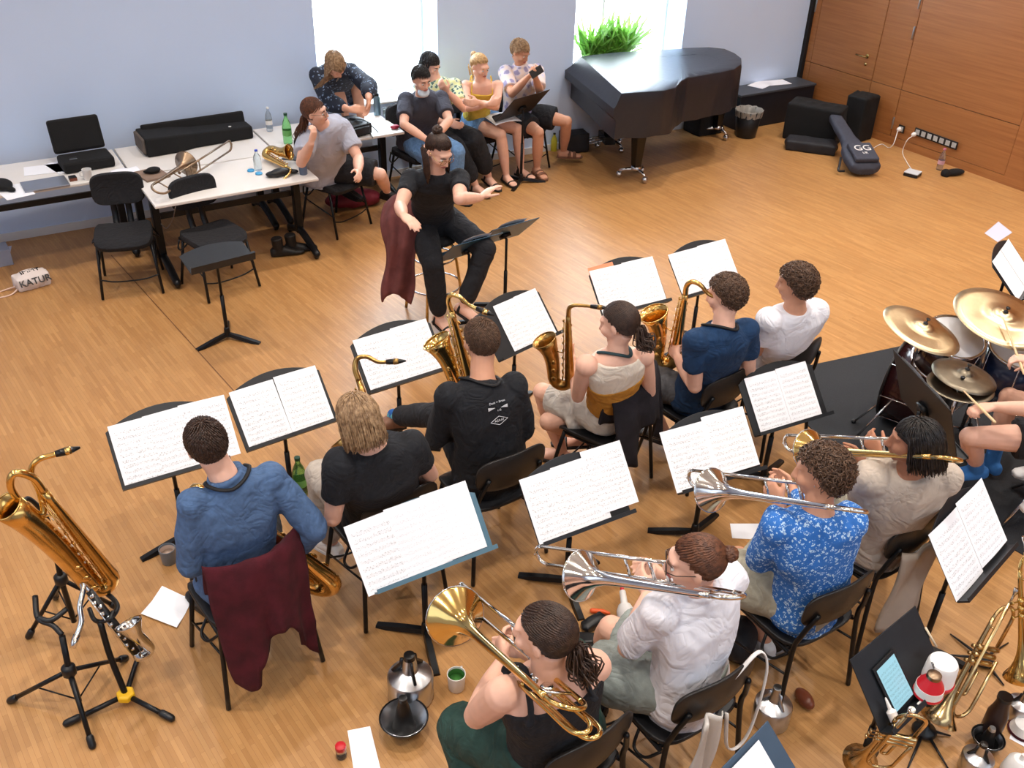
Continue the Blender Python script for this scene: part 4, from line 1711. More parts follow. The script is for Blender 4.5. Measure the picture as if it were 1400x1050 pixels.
r11, *_h = person('person with low ponytail in cream and mustard halter top, holding an alto saxophone', J11, SK, ('tail', H_DK, {'n': 620, 'tie': (0, -.108, -.035), 'len': .12, 'seed': 8}),
       top=dict(m=cream, sl=0, lo=0, hi=7, off=.008, wr=.004, name='halter_top', band=(2, 5, mustard)), bottom=dict(m=linen, ln=.78, loose=1.2, off=.016, name='shorts'), shoes=('sandal', leather_b), seedw=4.4, g=dict(w=.92, waist=.9, arm=.86, hips=1.02, leg=.95, nk=.9))
J12 = pose(12, SEATS[12], SN, (992, 403, 1.25), (-.35, 1, -.3), ((950, 468), (1020, 452), 1.03),
           L=((950, 528, False), (926, 488, False)), R=((1024, 505, False), (965, 485, False)), kL=(884, 520, .52), aL=(915, 600, .09), kR=(985, 510, .5), nL=V((.8, .4, 0)), nR=V((-1, 0, 0)))
person('person in navy tee with curly brown hair playing a tenor saxophone', J12, SK, ('curly', H_BR, {'len': .022, 'n': 640, 'seed': 11}),
       top=dict(m=navy, sl=.6, off=.020, loose=1.1, hem=1.05, wr=.013), bottom=dict(m=grey_sh, ln=.85, loose=1.2, name='shorts'), shoes=('sneaker', leather_b), seedw=5.2, g=dict(w=1.03))
J13 = pose(13, SEATS[13], SN, (1088, 387, 1.25), (-.3, 1, -.2), ((1048, 440), (1118, 426), 1.03),
           L=((1036, 478, False), (1056, 462, False)), kL=(1010, 490, .5))
person('person in plain white tee with dark curls, at the right end of the saxophone row', J13, SK2, ('curly', H_BR, {'len': .026, 'n': 640, 'seed': 14}),
       top=dict(m=white_c, sl=.6, off=.020, loose=1.1, hem=1.05, wr=.013), bottom=dict(m=grey_sh, ln=.95, loose=1.2, name='shorts'), shoes=('sneaker', leather_b), seedw=6.1, g=dict(w=1.03))
# ---- trombone row
J14 = pose(14, SEATS[14], 1.05, (744, 866, 1.24), (-.35, 1, -.15), ((700, 945), (800, 915), 1.01),
           L=((652, 978, False), (688, 905, False)), R=((770, 905, False), (715, 890, False)), kL=(655, 1004, .42), aL=V((1.15,1.96,.09)), kR=V((1.67, 2.22, .46)), aR=V((1.70,2.10,.09)), dL=V((.3, .8, .3)), nL=V((.8, .2, 0)), nR=V((-.6, .6, -.2)), cL=.9, cR=.7)
person('person in black tank top and dark green trousers playing the bass trombone', J14, SK, ('tail', H_DK, {'n': 620, 'tie': (.0, -.108, -.03), 'len': .14, 'seed': 21}),
       top=dict(m=tee_black, sl=0, lo=0, hi=6, off=.010, straps=1, strap_r=.014, sw=.5, wr=.005, name='tank_top'), bottom=dict(m=green_tr, ln=1.8, loose=1.12, off=.02), shoes=('sneaker', leather_b), seedw=7.7, g=dict(w=1.06, d=1.08, arm=1.16, hips=1.1, leg=1.08))
J15 = pose(15, SEATS[15], SN, (950, 768, 1.25), (-.55, 1, -.2), ((905, 835), (990, 795), 1.02),
           L=((858, 886, False), (886, 812, False)), R=((960, 800, False), (905, 785, False)), kL=(812, 912, .52), aL=(812, 955, .10), kR=(860, 870, .52), aR=(822, 884, .12), tL=V((-.8, .6, 0)), tR=V((-.8, .6, 0)), dL=V((.1, .8, .3)), nL=V((.7, .6, 0)), nR=V((-.8, .2, .1)), cL=.9, cR=.7)
person('person in white shirt with glasses and a small bun, playing a silver trombone', J15, SK, ('bun', H_CH, {'n': 560, 'tie': (0, -.10, .03), 'br': .028, 'seed': 25}),
       top=dict(m=white_c, sl=.85, off=.024, loose=1.2, hem=1.1, collar=1, wr=.016), bottom=dict(m=sage, ln=.86, loose=1.25, off=.018, name='shorts'), shoes=('sneaker', leather_b), seedw=8.3, glasses=True, face=True, g=dict(w=1.04, d=1.02))
J16 = pose(16, SEATS[16], SN, (1122, 645, 1.25), (-.45, 1, -.2), ((1070, 722), (1158, 712), 1.02),
           L=((1040, 765, False), (1068, 688, False)), R=((1120, 720, False), (1085, 672, False)), kL=(1012, 790, .52), aL=(1000, 862, .09), kR=(1045, 775, .5), aR=(1045, 872, .09), tL=V((-.5, .8, 0)), dL=V((0, .8, .35)), nL=V((.7, .6, 0)), nR=V((-.8, .2, .1)), cL=.9, cR=.7)
person('person in blue floral shirt with brown curls, playing a silver trombone', J16, SK2, ('curly', H_BR, {'len': .036, 'n': 700, 'seed': 31}),
       top=dict(m=floral_blue, sl=1.8, off=.022, loose=1.05, hem=1.08, wr=.013), bottom=dict(m=khaki, ln=.86, loose=1.25, off=.018, name='shorts'), shoes=('sneaker', wh_sh, M_WHITE), seedw=9.9, g=dict(w=1.03))
J17 = pose(17, SEATS[17], SN, (1250, 603, 1.25), (-.55, 1, -.1), ((1200, 655), (1280, 655), 1.02),
           L=((1180, 680, False), (1205, 622, False)), R=((1235, 650, False), (1180, 628, False)), kL=(1150, 665, .52), aL=(1150, 720, .09), kR=(1200, 650, .5), dL=V((0, .8, .35)), nL=V((.7, .6, 0)), nR=V((-.8, .2, .1)), cL=.9, cR=.7)
person('person in loose beige shirt with black hair, playing a brass-coloured trombone', J17, SK3, ('long', H_BK, {'len': .12, 'n': 620, 'seed': 37}),
       top=dict(m=beige, sl=1.7, off=.026, loose=1.12, hem=1.12, wr=.015), bottom=dict(m=khaki, ln=.86, loose=1.2, name='shorts'), shoes=('sneaker', leather_b), seedw=10.4, g=dict(w=1.04, d=1.03))
# ---- conductor
CS = (2.93, 5.98, 176)
J7 = pose(7, CS, 1.03, (600, 206, 1.46), (-.30, 1, -.62), ((622, 246), (568, 246), 1.24), zs=.66,
          R=((547, 282, True), (551, 294, True)), L=((628, 272, True), (657, 270, False)), kL=(664, 340, .66), aL=(640, 402, .34), kR=(590, 355, .60), aR=(602, 440, .09), tL=V((.4, -.8, -.2)), tR=V((.1, -1, 0)),
          dR=V((.1, -.8, -.1)), nR=V((0, 0, -1)), dL=V((.9, .1, .45)), nL=V((0, -.2, -1)), cR=.35, cL=.3)
person('conductor in black tee and trousers, seated on a stool with both arms raised', J7, SK, ('bun', H_DK, {'n': 560, 'tie': (0, -.07, .085), 'br': .032, 'bo': (0, -.01, .03), 'loose': 60, 'll': .2, 'seed': 41}),
       top=dict(m=tee_black, sl=.55, off=.016, loose=1.2, hem=1.0, wr=.007), bottom=dict(m=black_tr, ln=1.85, loose=1.05, hi=4), shoes=('sandal', leather_b), face=True, glasses=mat('gold_rim', (190, 160, 100), rough=.25, metal=1, var=.03), seedw=11.3, g=dict(w=.96, waist=.92))
# ---- along the window wall
J2 = pose(2, (2.80, 7.86, 212), 1.02, (430, 152, 1.22), (-.35, 1, -.05), ((476, 172), (412, 186), (.99, 1.0)),
          R=((412, 222, True), (425, 196, True)), L=((490, 216, True), (490, 234, True)), kR=(470, 232, .55), aR=(462, 270, .09), kL=(528, 240, .50), aL=(532, 268, .12), tL=V((.5, -.8, 0)), dR=V((.2, 0, .5)), nR=V((0, .3, .5)), cR=.9)
person('person with glasses and long reddish-brown hair in grey tee, chin resting on hand', J2, SK, ('tail', H_CH, {'n': 620, 'tie': (0, -.09, -.07), 'len': .24, 'seed': 45}),
       top=dict(m=mat('pale_grey_cotton', (176, 180, 196), rough=.9, var=.05, bump=.12, bscale=220), sl=.7, off=.03, loose=1.35, hem=1.15, wr=.013), bottom=dict(m=black_tr, ln=.9, loose=1.2, off=.02, name='shorts'), shoes=('sneaker', leather_b), face=True, glasses=True, vox=.008, seedw=12.1, g=dict(w=1.15, d=1.2, belly=1.15, arm=1.1))
J3 = pose(3, (3.88, 8.22, 192), 1.0, (576, 108, 1.22), (.1, 1, -.35), ((606, 136), (552, 138), 1.0),
          R=((552, 170, True), (585, 192, True)), L=((614, 165, True), (592, 190, True)), nR=V((0, 0, -1)), nL=V((0, 0, -1)))
r3, R3, c3, x3, f3, z3 = person('person with cropped dark hair in charcoal tee and jeans, face mask pulled under the chin', J3, SK, ('short', H_BK, {'len': .03, 'n': 560}),
       top=dict(m=mat('charcoal_cotton', (62, 64, 76), rough=.9, var=.08, bump=.12, bscale=220), sl=.7, off=.026, loose=1.3, hem=1.08, wr=.008), bottom=dict(m=jeans, ln=1.85, loose=1.2), shoes=('sneaker', leather_b), face=True, vox=.008, seedw=13.2, g=dict(w=1.02))
mk = MB()
Rm = R3
mk.ell(c3 + Rm @ V((0, .058, -.10)), (.058, .048, .034), Rm @ Matrix.Rotation(-.5, 3, 'X'), 16, 10)
mk.build('face_mask', mat('pale_blue_mask', (204, 222, 236), rough=.85, var=.03), r3)
J4 = pose(4, (4.16, 8.42, 200), 1.0, (588, 88, 1.20), (-.25, 1, -.55), ((620, 118), (578, 118), 1.0),
          L=((634, 148, True), (612, 126, True)), kL=(655, 195, .52), aL=(668, 240, .12), kR=(618, 200, .50), aR=(650, 252, .10), tL=V((.2, -.9, -.2)), tR=V((.3, -.9, 0)), nL=V((0, .5, .5)), cL=.8)
person('person in green patterned blouse and wide black trousers, half hidden behind another', J4, SK, ('long', H_BK, {'len': .15, 'n': 420, 'seed': 52}),
       top=dict(m=print_mat('green_foliage_print', (190, 206, 196), (74, 104, 92), 26, .38, c3=(214, 218, 160)), sl=.7, off=.02, loose=1.2, hem=1.1, wr=.007), bottom=dict(m=black_tr, ln=1.72, loose=1.35, off=.018), shoes=('sandal', leather_b), face=True, vox=.008, seedw=14.4, g=dict(w=.95))
J5 = pose(5, (4.66, 8.46, 194), 1.0, (656, 90, 1.20), (-.05, 1, -.4), ((676, 118), (642, 118), 1.0),
          R=((640, 148, True), (668, 142, True)), L=((678, 146, True), (654, 140, True)), kR=(668, 178, .53), aR=(692, 238, .09), kL=(692, 172, .53), aL=(712, 230, .09), tR=V((.0, -1, 0)), tL=V((.3, -.9, 0)), dR=V((1, -.1, .1)), dL=V((-1, -.1, .1)), nR=V((0, .6, 0)), nL=V((0, .6, 0)))
person('blonde person in yellow top and denim shorts, arms folded', J5, SK, ('bun', H_BL, {'n': 520, 'tie': (0, -.09, .05), 'br': .026, 'loose': 14, 'll': .1, 'seed': 57}),
       top=dict(m=mat('yellow_cotton', (232, 200, 84), rough=.9, var=.05, bump=.12, bscale=220), sl=0, lo=0, hi=6, off=.008, straps=1, strap_r=.010, wr=.004, name='camisole'), bottom=dict(m=jeans, ln=.45, loose=1.15, off=.016, name='shorts'), shoes=('sandal', leather_b), face=True, vox=.008, seedw=15.1, g=dict(w=.92, waist=.9, arm=.9))
J6 = pose(6, (5.17, 8.46, 202), 1.02, (711, 70, 1.24), (-.1, 1, -.55), ((732, 98), (694, 100), 1.02),
          R=((700, 128, True), (722, 105, True)), L=((738, 126, True), (732, 106, True)), kR=(722, 172, .52), aR=(734, 228, .09), kL=(775, 166, .52), aL=(770, 210, .09), tR=V((-.05, -1, 0)), tL=V((.8, -.45, 0)), dR=V((.6, -.4, .5)), dL=V((-.5, -.5, .5)), nR=V((.3, .2, .6)), nL=V((-.3, .2, .6)), cR=.9, cL=.9)
person('person in pale patterned short-sleeved shirt and black shorts, looking down at a phone', J6, SK2, ('short', H_LB, {'len': .045, 'n': 600, 'fringe': .4}),
       top=dict(m=print_mat('pale_leaf_print', (206, 200, 214), (146, 140, 176), 14, .40, c3=(226, 208, 200)), sl=.75, off=.022, loose=1.3, hem=1.08, wr=.008, collar=1), bottom=dict(m=black_tr, ln=.72, loose=1.25, off=.016, name='shorts'), shoes=('slide', leather_br), face=True, vox=.008, seedw=16.6, g=dict(w=1.0))
# crouched on the window sill
J1 = pose(1, (3.42, 8.78, 186), 1.0, (458, 88, 1.42), (-.25, 1, -1.1), ((474, 98), (440, 102), 1.24), hip=V((3.40, 8.93, .90)),
          R=((450, 140, True), (478, 150, True)), L=((504, 118, True), (504, 136, True)), kR=(462, 112, 1.16), aR=(470, 150, .80), kL=(488, 100, 1.18), aL=(492, 150, .80), tR=V((.1, -1, 0)), tL=V((.3, -1, 0)), dR=V((.8, -.3, 0)), dL=V((-.2, -.2, -.8)), slump=2)
person('person with long fair-brown hair in dark floral dress, crouched on the window sill', J1, SK2, ('long', H_LB, {'len': .26, 'n': 520, 'seed': 63, 'backswept': 0, 'ymax': .05}),
       top=dict(m=print_mat('dark_floral_print', (22, 30, 48), (120, 140, 168), 30, .26), sl=1.55, off=.02, loose=1.35, hem=1.1, wr=.007, name='dress'), bottom=dict(m=MATS['dark_floral_print'], ln=.45, loose=1.3, off=.02, name='dress_skirt'), shoes=('none', None), vox=.008, seedw=17.7)
# ---- drummer and neighbour at the right edge
J18 = pose(18, (4.90, 2.10, 6), SN, (1490, 470, 1.28), (0, 1, -.3), None, kL=(1316, 597, .56), aL=(1338, 648, .13), hip=V((4.88, 2.12, .60)), sL=V((4.74, 2.16, 1.07)), sR=V((5.08, 2.16, 1.07)),
           wL=P(1358, 556, .80), wR=P(1412, 492, .88), tL=V((-.85, .5, -.1)), dL=V((-.9, .3, 0)), dR=V((-.7, .6, 0)), nL=V((0, 0, -1)), nR=V((0, 0, -1)), cL=1.1, cR=1.1)
person('drummer with bare legs and bright blue socks, cut off by the right edge', J18, SK, ('short', H_BR, {'len': .03}),
       top=dict(m=tee_black, sl=.6, off=.02, loose=1.2, hem=1.05), bottom=dict(m=black_tr, ln=.5, loose=1.2, name='shorts'), shoes=('sock', mat('blue_sock', (64, 126, 196), rough=.95, var=.1, bump=.3, bscale=200)), seedw=18.2)
J19 = pose(19, (5.40, 1.62, 62), SN, (1640, 600, 1.3), (0, 1, -.3), hip=V((5.42, 1.62, .56)), sL=V((5.30, 1.45, 1.04)), sR=V((5.46, 1.78, 1.04)), aL=(1388, 690, .10), aR=(1410, 640, .10), kL=None, tL=V((-.9, .45, 0)), tR=V((-.9, .45, 0)))
person('seated person of whom only a white sneaker with green trim shows at the right edge', J19, SK, ('short', H_DK, {'len': .03}),
       top=dict(m=tee_black, sl=.6, off=.02, loose=1.2, hem=1.05), bottom=dict(m=black_tr, ln=1.8), shoes=('sneaker', wh_sh, M_WHITE), seedw=19.2)
# ------------------------------------------------------------------ instruments
M_GOLD = mat('lacquered_brass', (228, 184, 108), rough=.2, metal=1.0, var=.12, vscale=14)
M_GOLD2 = mat('bright_brass', (226, 192, 120), rough=.14, metal=1.0, var=.06, vscale=14)
M_VINT = mat('aged_brass', (176, 138, 80), rough=.28, metal=1.0, var=.2, vscale=30)
M_SILV = mat('silver_plate', (222, 220, 216), rough=.12, metal=1.0, var=.04, vscale=14)
M_DULL = mat('unlacquered_bronze', (150, 128, 106), rough=.34, metal=1.0, var=.12, vscale=14)
M_PEARL = mat('key_pearl', (238, 236, 228), rough=.25, var=.02)
M_EBON = mat('ebonite', (20, 19, 20), rough=.3, var=.08)


def sax(label, O, A, B, h, r, mt, mt2=None, neck='tenor', bari=False, bell_len=.62, mouth=True, flare=.85, gapk=3.1):
    """O bottom of the bow, A up the body tube, B towards the bell"""
    mt2 = mt2 or mt
    A = A.normalized()
    B = (B - A * B.dot(A)).normalized()
    X = A.cross(B)
    T = basis(O, X, B, A)
    q = lambda x, y, z: T @ V((x, y, z))
    t = thing('saxophone', label, 'saxophone', O)
    gap = r * gapk
    m = MB()
    n = 9
    pts = [q(0, 0, h)] + [q(0, 0, h - (h - r * 1.6) * i / n) for i in range(1, n + 1)]
    rad = [r * .42 + (r * .5) * i / n for i in range(n + 1)]
    for i in range(1, 8):
        a = PI * i / 8
        pts.append(q(0, gap / 2 * (1 - math.cos(a)), r * 1.6 - math.sin(a) * gap * .55))
        rad.append(r * (.93 + .2 * i / 8))
    bl = h * bell_len
    for i in range(0, 9):
        u = i / 8
        pts.append(q(0, gap + .02 * u * u + r * .9 * u ** 4, r * 1.6 + (bl - r * 1.6) * u))
        rad.append(r * (1.14 + .35 * u + flare * u ** 5))
    m.tube(pts, rad, 18, cap=False, up=X)
    m.build('body_tube', mt, t, thick=.002)
    m = MB()
    d = (pts[-1] - pts[-2]).normalized()
    fx, fy = frame_for(d, X)
    m.tube([pts[-1] + (fx * math.cos(k * PI / 10) + fy * math.sin(k * PI / 10)) * rad[-1] for k in range(21)], r * .1, 6)
    m.build('bell_rim', mt2, t)
    # key cups up the body and on the bell
    for i in range(9):
        m = MB()
        z = r * 2.2 + (h - r * 3.2) * i / 8
        rr = r * (.86 - .48 * (z / h))
        c = q(rr * .55, rr * 1.0 + .008, z)
        m.lathe([(rr * .62, 0), (rr * .66, .004), (rr * .5, .008), (rr * .2, .01)], c, (q(.3, 1, 0) - q(0, 0, 0)), 12)
        m.build('key', mt2, t)
    for sx in (-1, 1):
        for i in range(3):
            m = MB()
            z = r * 2.4 + h * .12 * i
            m.lathe([(r * .55, 0), (r * .58, .004), (r * .3, .009)], q(sx * r * 1.1, gap * (.9 if sx > 0 else .15), z), q(sx, .2, 0) - q(0, 0, 0), 12)
            m.build('key', mt2, t)
    for i in range(5):
        m = MB()
        z = h * (.50 + .085 * i)
        m.lathe([(r * .34, 0), (r * .34, .006)], q(-r * .72, -r * .1, z), q(-1, 0, 0) - q(0, 0, 0), 10)
        m.build('key', mt2, t)
    m = MB()
    for (x, y) in ((.95, .55), (.75, .95), (-.9, .45), (-.98, -.1)):
        m.tube([q(x * r * .95, y * r * 1.15, r * 2), q(x * r * .62, y * r * .75, h * .93)], r * .075, 6)
    for i in range(7):
        z = r * 2.5 + (h - r * 4) * i / 6
        rr = r * (.95 - .4 * z / h)
        m.tube([q(.95 * rr, .55 * rr, z), q(.2 * rr, 1.25 * rr, z), q(-.9 * rr, .5 * rr, z)], r * .06, 5)
    m.tube([q(r * .4, gap * .3, bl * .8), q(r * .1, gap * .8, bl * .8)], r * .12, 6)
    m.build('key_rods', mt2, t)
    for i in range(6):
        m = MB()
        z = h * (.34 + .09 * i)
        rr = r * (.86 - .48 * (z / h))
        m.lathe([(r * .2, 0), (r * .2, .003)], q(rr * .55, rr * 1.0 + .019, z), q(.3, 1, 0) - q(0, 0, 0), 8)
        m.build('pearl', M_PEARL, t)
    # neck and mouthpiece
    m = MB()
    if bari:
        pp = spline([q(0, 0, h), q(0, 0, h + .10), q(0, gap * .5, h + .17), q(0, gap, h + .10), q(0, gap, h - .05), q(0, gap * .6, h - .11), q(-r * .9, gap * .2, h - .02), q(-r * 1.0, .0, h + .09), q(-r * .9, -.05, h + .14), q(-r * .6, -.13, h + .13)], 5)
        m.tube(pp, interp(None, [r * .44, r * .3], len(pp)), 12)
        end, prev = pp[-1], pp[-3]
    elif neck == 'alto':
        pp = spline([q(0, 0, h), q(0, -.005, h + .05), q(0, -.03, h + .075), q(0, -.075, h + .082), q(0, -.13, h + .085)], 5)
        m.tube(pp, interp(None, [r * .44, r * .28], len(pp)), 12)
        end, prev = pp[-1], pp[-3]
    else:
        pp = spline([q(0, 0, h), q(0, .0, h + .06), q(0, -.025, h + .105), q(0, -.075, h + .10), q(0, -.12, h + .06), q(0, -.17, h + .045)], 5)
        m.tube(pp, interp(None, [r * .44, r * .26], len(pp)), 12)
        end, prev = pp[-1], pp[-3]
    m.build('neck', mt, t)
    d = (end - prev).normalized()
    if mouth:
        m = MB()
        m.tube([end - d * .012, end + d * .02, end + d * .055, end + d * .085], [r * .36, r * .42, r * .34, r * .12], 12)
        mp = m.build('mouthpiece', M_EBON, t)
        m = MB()
        m.tube([end + d * .025, end + d * .05], [r * .47, r * .42], 12)
        m.build('ligature', mt2, mp)
    return t


def sax_px(label, bot, top, h, r, mt, bell, near=True, **k):
    O = P(*bot)
    if len(top) == 3:
        Tp = P(*top)
    else:
        Tp = on_ray(top[0], top[1], O, h, near)
    A = (Tp - O).normalized()
    if isinstance(bell, (int, float)):
        # bell towards the left of the view, turned away from it by this angle
        d = (O - EYE).normalized()
        b = A.cross(d).normalized()
        if b.dot(CR) > 0:
            b = -b
        g = math.radians(bell)
        e = (d - A * d.dot(A)).normalized()
        bell = b * math.cos(g) + e * math.sin(g)
    return sax(label, O, A, V(bell), h, r, mt, **k)


sax_px('large saxophone held across the lap of the person in the blue shirt', (462, 800, .40), (292, 672, 1.02), .66, .042, M_GOLD, 60, bari=True, bell_len=.5, mouth=False)
sax_px('tenor saxophone upright before the fair-haired player, its top above the head', (545, 690, .52), (484, 500), .64, .034, M_VINT, 15)
sax_px('saxophone held upright at the left knee of the printed-top player', (650, 545, .74), (617, 425), .60, .033, M_GOLD2, 40)
sax_px('alto saxophone in the hands of the halter-top player', (779, 528, .72), (777, 432), .50, .029, M_VINT, 15, neck='alto')
sax_px('tenor saxophone played by the person in the navy tee', (921, 500, .64), (937, 402), .60, .036, M_GOLD, 15)
sax('brass saxophone lying on the pulled-out white table', P(360, 212, .77), (P(415, 240, .77) - P(360, 212, .77)), V((.5, .5, .35)), .38, .028, M_GOLD, neck='alto', mouth=False)
BARI = sax_px('baritone saxophone leaning on its stand at the left edge', (158, 796, .28), (60, 672), .76, .039, M_GOLD, 8, bari=True, bell_len=1.04, flare=.12, gapk=2.3)


def curve_tube(m, pts, r, n=10, k=6):
    p = spline(pts, k)
    m.tube(p, r if not isinstance(r, list) else interp(None, r, len(p)), n)


def trombone(label, B, S, mt_bell, mt_slide, bell_at=.68, wraps=0, rb=.094, group=None):
    u = (S - B)
    L = u.length
    u = u.normalized()
    l = V((0, 0, 1)).cross(u).normalized()
    n = u.cross(l)
    n = n if n.z > 0 else -n
    T = basis(B, u, l, n)
    q = lambda x, y, z: T @ V((x, y, z))
    t = thing('trombone', label, 'trombone', B + u * .4, group=group)
    # slide
    m = MB()
    a, b = (-.055, .035), (-.055, -.05)
    m.tube([q(.30, *a), q(.98, *a)], .0078, 10)
    m.tube([q(.16, *b), q(.98, *b)], .0078, 10)
    m.tube([q(.98, *a)] + [q(.98 + .042 * math.sin(PI * k / 8), a[0], (a[1] + b[1]) / 2 + (a[1] - b[1]) / 2 * math.cos(PI * k / 8)) for k in range(9)] + [q(.98, *b)], .0088, 10)
    m.tube([q(.52, *a), q(.52, *b)], .006, 8)
    m.tube([q(.40, *a), q(.40, *b)], .007, 8)
    m.tube([q(1.02, a[0], (a[1] + b[1]) / 2), q(1.035, a[0], (a[1] + b[1]) / 2)], .006, 8)
    m.build('slide', mt_slide, t)
    m = MB()
    m.lathe([(.0065, .07), (.007, .03), (.0085, .02), (.0125, .005), (.0135, 0), (.010, .002)], q(.235, *a), u, 14)
    m.build('mouthpiece', mt_slide, t)
    # bell with its flare
    m = MB()
    c, d_ = (.055, .0), (-.055, -.05)
    pts, rad = [], []
    for k in range(15):
        w = k / 14
        pts.append(q(.06 + (bell_at - .06) * w, *c))
        rad.append(.0095 + .012 * w + (rb - .0215) * (max(0, w - .35) / .65) ** 8)
    pts.append(q(bell_at + .006, *c)); rad.append(rb * 1.04)
    m.tube(pts, rad, 24, cap=False)
    m.build('bell', mt_bell, t, thick=.0015)
    m = MB()
    m.tube([q(bell_at + .006, c[0] + math.cos(k * PI / 12) * rb * 1.04, c[1] + math.sin(k * PI / 12) * rb * 1.04) for k in range(25)], .0028, 6)
    m.build('bell_rim', mt_slide, t)
    # neckpipe and tuning slide
    m = MB()
    up = spline([q(.30, *d_), q(.1, *d_), q(.04, *d_)], 4) + [q(.04 - .062 * math.sin(PI * k / 10), (c[0] + d_[0]) / 2 + (d_[0] - c[0]) / 2 * math.cos(PI * k / 10), (c[1] + d_[1]) / 2 + (d_[1] - c[1]) / 2 * math.cos(PI * k / 10)) for k in range(11)] + [q(.05, *c), q(.08, *c)]
    m.tube(up, .0092, 10)
    m.build('tuning_slide', mt_bell, t)
    m = MB()
    for x in (.10, .30):
        m.tube([q(x, *c), q(x, *d_)], .0055, 8)
    m.tube([q(.33, *a), q(.33, *b), ], .008, 8)
    m.build('braces', mt_slide, t)
    if wraps:
        m = MB()
        for k in range(wraps):
            z = -.06 - .028 * k
            y0 = .045 - .03 * k
            lp = [q(.30, y0, z), q(.1, y0, z), q(-.06, y0, z), q(-.10, y0 - .03, z), q(-.06, y0 - .065, z), q(.1, y0 - .065, z), q(.26, y0 - .065, z), q(.30, y0 - .03, z), q(.26, y0, z + .01)]
            curve_tube(m, lp, .0085, 10, 5)
        m.build('valve_tubing', mt_bell, t)
        m = MB()
        for k in range(wraps):
            m.lathe([(.001, -.004), (.022, 0), (.024, .006), (.024, .034), (.02, .04), (.008, .044)], q(.27 - .09 * k, -.005, -.075), n, 16)
        m.build('rotor', mt_slide, t)
        m = MB()
        m.tube([q(.40, -.055, -.01), q(.455, -.055, -.01)], .022, 12, rounded=True)
        m.build('grip', M_BLACK, t)
    return t


def trb_px(label, back, end, L, *a, **k):
    B = P(*back)
    S = on_ray(end[0], end[1], B, L, False)
    return trombone(label, B, S, *a, **k)


trb_px('silver trombone of the white-shirted player', (1003, 806, 1.30), (722, 765), 1.02, M_SILV, M_SILV, .66)
trb_px('silver trombone of the blue-shirted curly player', (1172, 690, 1.30), (930, 657), 1.02, M_SILV, M_SILV, .74)
trb_px('brass trombone with silver slide, played by the person in beige', (1302, 620, 1.30), (1062, 608), 1.02, M_GOLD2, M_SILV, .74)
trb_px('golden bass trombone with rotor valves, played in the bottom row', (780, 955, 1.22), (612, 812), 1.02, M_GOLD2, M_SILV, .80, wraps=2, rb=.112)
# the trombone lying across the pulled-out table: bell up at the right
b0, b1 = P(215, 262, .80), P(332, 190, .80)
ux = (b1 - b0).normalized()
trombone('dull bronze trombone lying across the white tables', b0 + V((0, 0, .035)), b1 + V((0, 0, .06)), M_DULL, M_DULL, .50, rb=.095)


def trumpet(label, O, u, n, mt, s=1.0, rot=False, name='trumpet'):
    """O = bell mouth, u = from the bell back to the mouthpiece, n = towards the valve tops"""
    u = u.normalized()
    n = (n - u * n.dot(u)).normalized()
    l = u.cross(n)
    T = basis(O, u * s, l * s, n * s)
    q = lambda x, y, z: T @ V((x, y, z))
    t = thing(name, label, name, O)
    m = MB()
    pts, rad = [], []
    for k in range(15):
        w = k / 14
        pts.append(q(.40 * w, 0, 0))
        rad.append((.0065 + .006 * (1 - w) + .050 * (max(0, 1 - w * 2.2)) ** 3.2) * s)
    m.tube(pts, rad, 20, cap=False)
    m.build('bell', mt, t, thick=.0012)
    m = MB()
    m.tube([q(.40, 0, 0)] + [q(.40 + .05 * math.sin(PI * k / 10), 0, -.045 + .045 * math.cos(PI * k / 10)) for k in range(11)] + [q(.30, 0, -.09)], .0065 * s, 10)
    m.build('bell_bow', mt, t)
    m = MB()
    m.tube([q(.47, .022, -.004), q(.08, .022, -.004)] + [q(.08 - .045 * math.sin(PI * k / 10), .022, -.047 + .043 * math.cos(PI * k / 10)) for k in range(11)] + [q(.26, .022, -.09)], .0062 * s, 10)
    m.build('leadpipe', mt, t)
    for k in range(3):
        m = MB()
        x = .24 + .027 * k
        m.lathe([(.0115, -.085), (.0125, -.08), (.0125, -.05), (.0115, -.048), (.0115, .03), (.0125, .032), (.0125, .045), (.005, .048)], q(x, .011, -.02), (n), 14)
        m.lathe([(.003, .045), (.003, .075), (.009, .076), (.009, .081)], q(x, .011, -.02), n, 10)
        m.v = m.v
        m.build('valve', mt, t)
    m = MB()
    m.tube([q(.20, .0, -.06)] + [q(.12 - .012 * math.sin(PI * k / 6), 0.0, -.06 + .012 * (1 - math.cos(PI * k / 6))) for k in range(7)] + [q(.22, 0, -.036)], .0055 * s, 8)
    m.tube([q(.12, 0, 0), q(.12, .022, -.004)], .004 * s, 6)
    m.tube([q(.37, 0, 0), q(.37, .022, -.004)], .004 * s, 6)
    m.build('braces', mt, t)
    m = MB()
    m.lathe([(.0045, 0), (.005, .04), (.0065, .055), (.0115, .068), (.0130, .08), (.0125, .084), (.009, .080)], q(.46, .022, -.004), u, 14)
    m.build('mouthpiece', M_SILV, t)
    return t


M_TRP = mat('raw_brass_trumpet', (206, 178, 128), rough=.22, metal=1, var=.1, vscale=20)
trumpet('brass trumpet at the bottom, bell down in front of the tablet stand', P(1176, 1040, .30), (on_ray(1240, 966, P(1176, 1040, .30), .56) - P(1176, 1040, .30)), V((-.6, .4, .4)), M_TRP, 1.12)
trumpet('larger brass trumpet standing bell down on a spidery stand', P(1283, 984, .12), (P(1362, 838, .60) - P(1283, 984, .12)), -CR * .9 - CF * .35, M_TRP, 1.3)
trumpet('brass flugelhorn at the right edge with its bell turned to the room', P(1398, 926, .35), (P(1395, 800, .75) - P(1398, 926, .35)), V((-.8, .3, .2)), M_GOLD2, 1.25, name='flugelhorn')

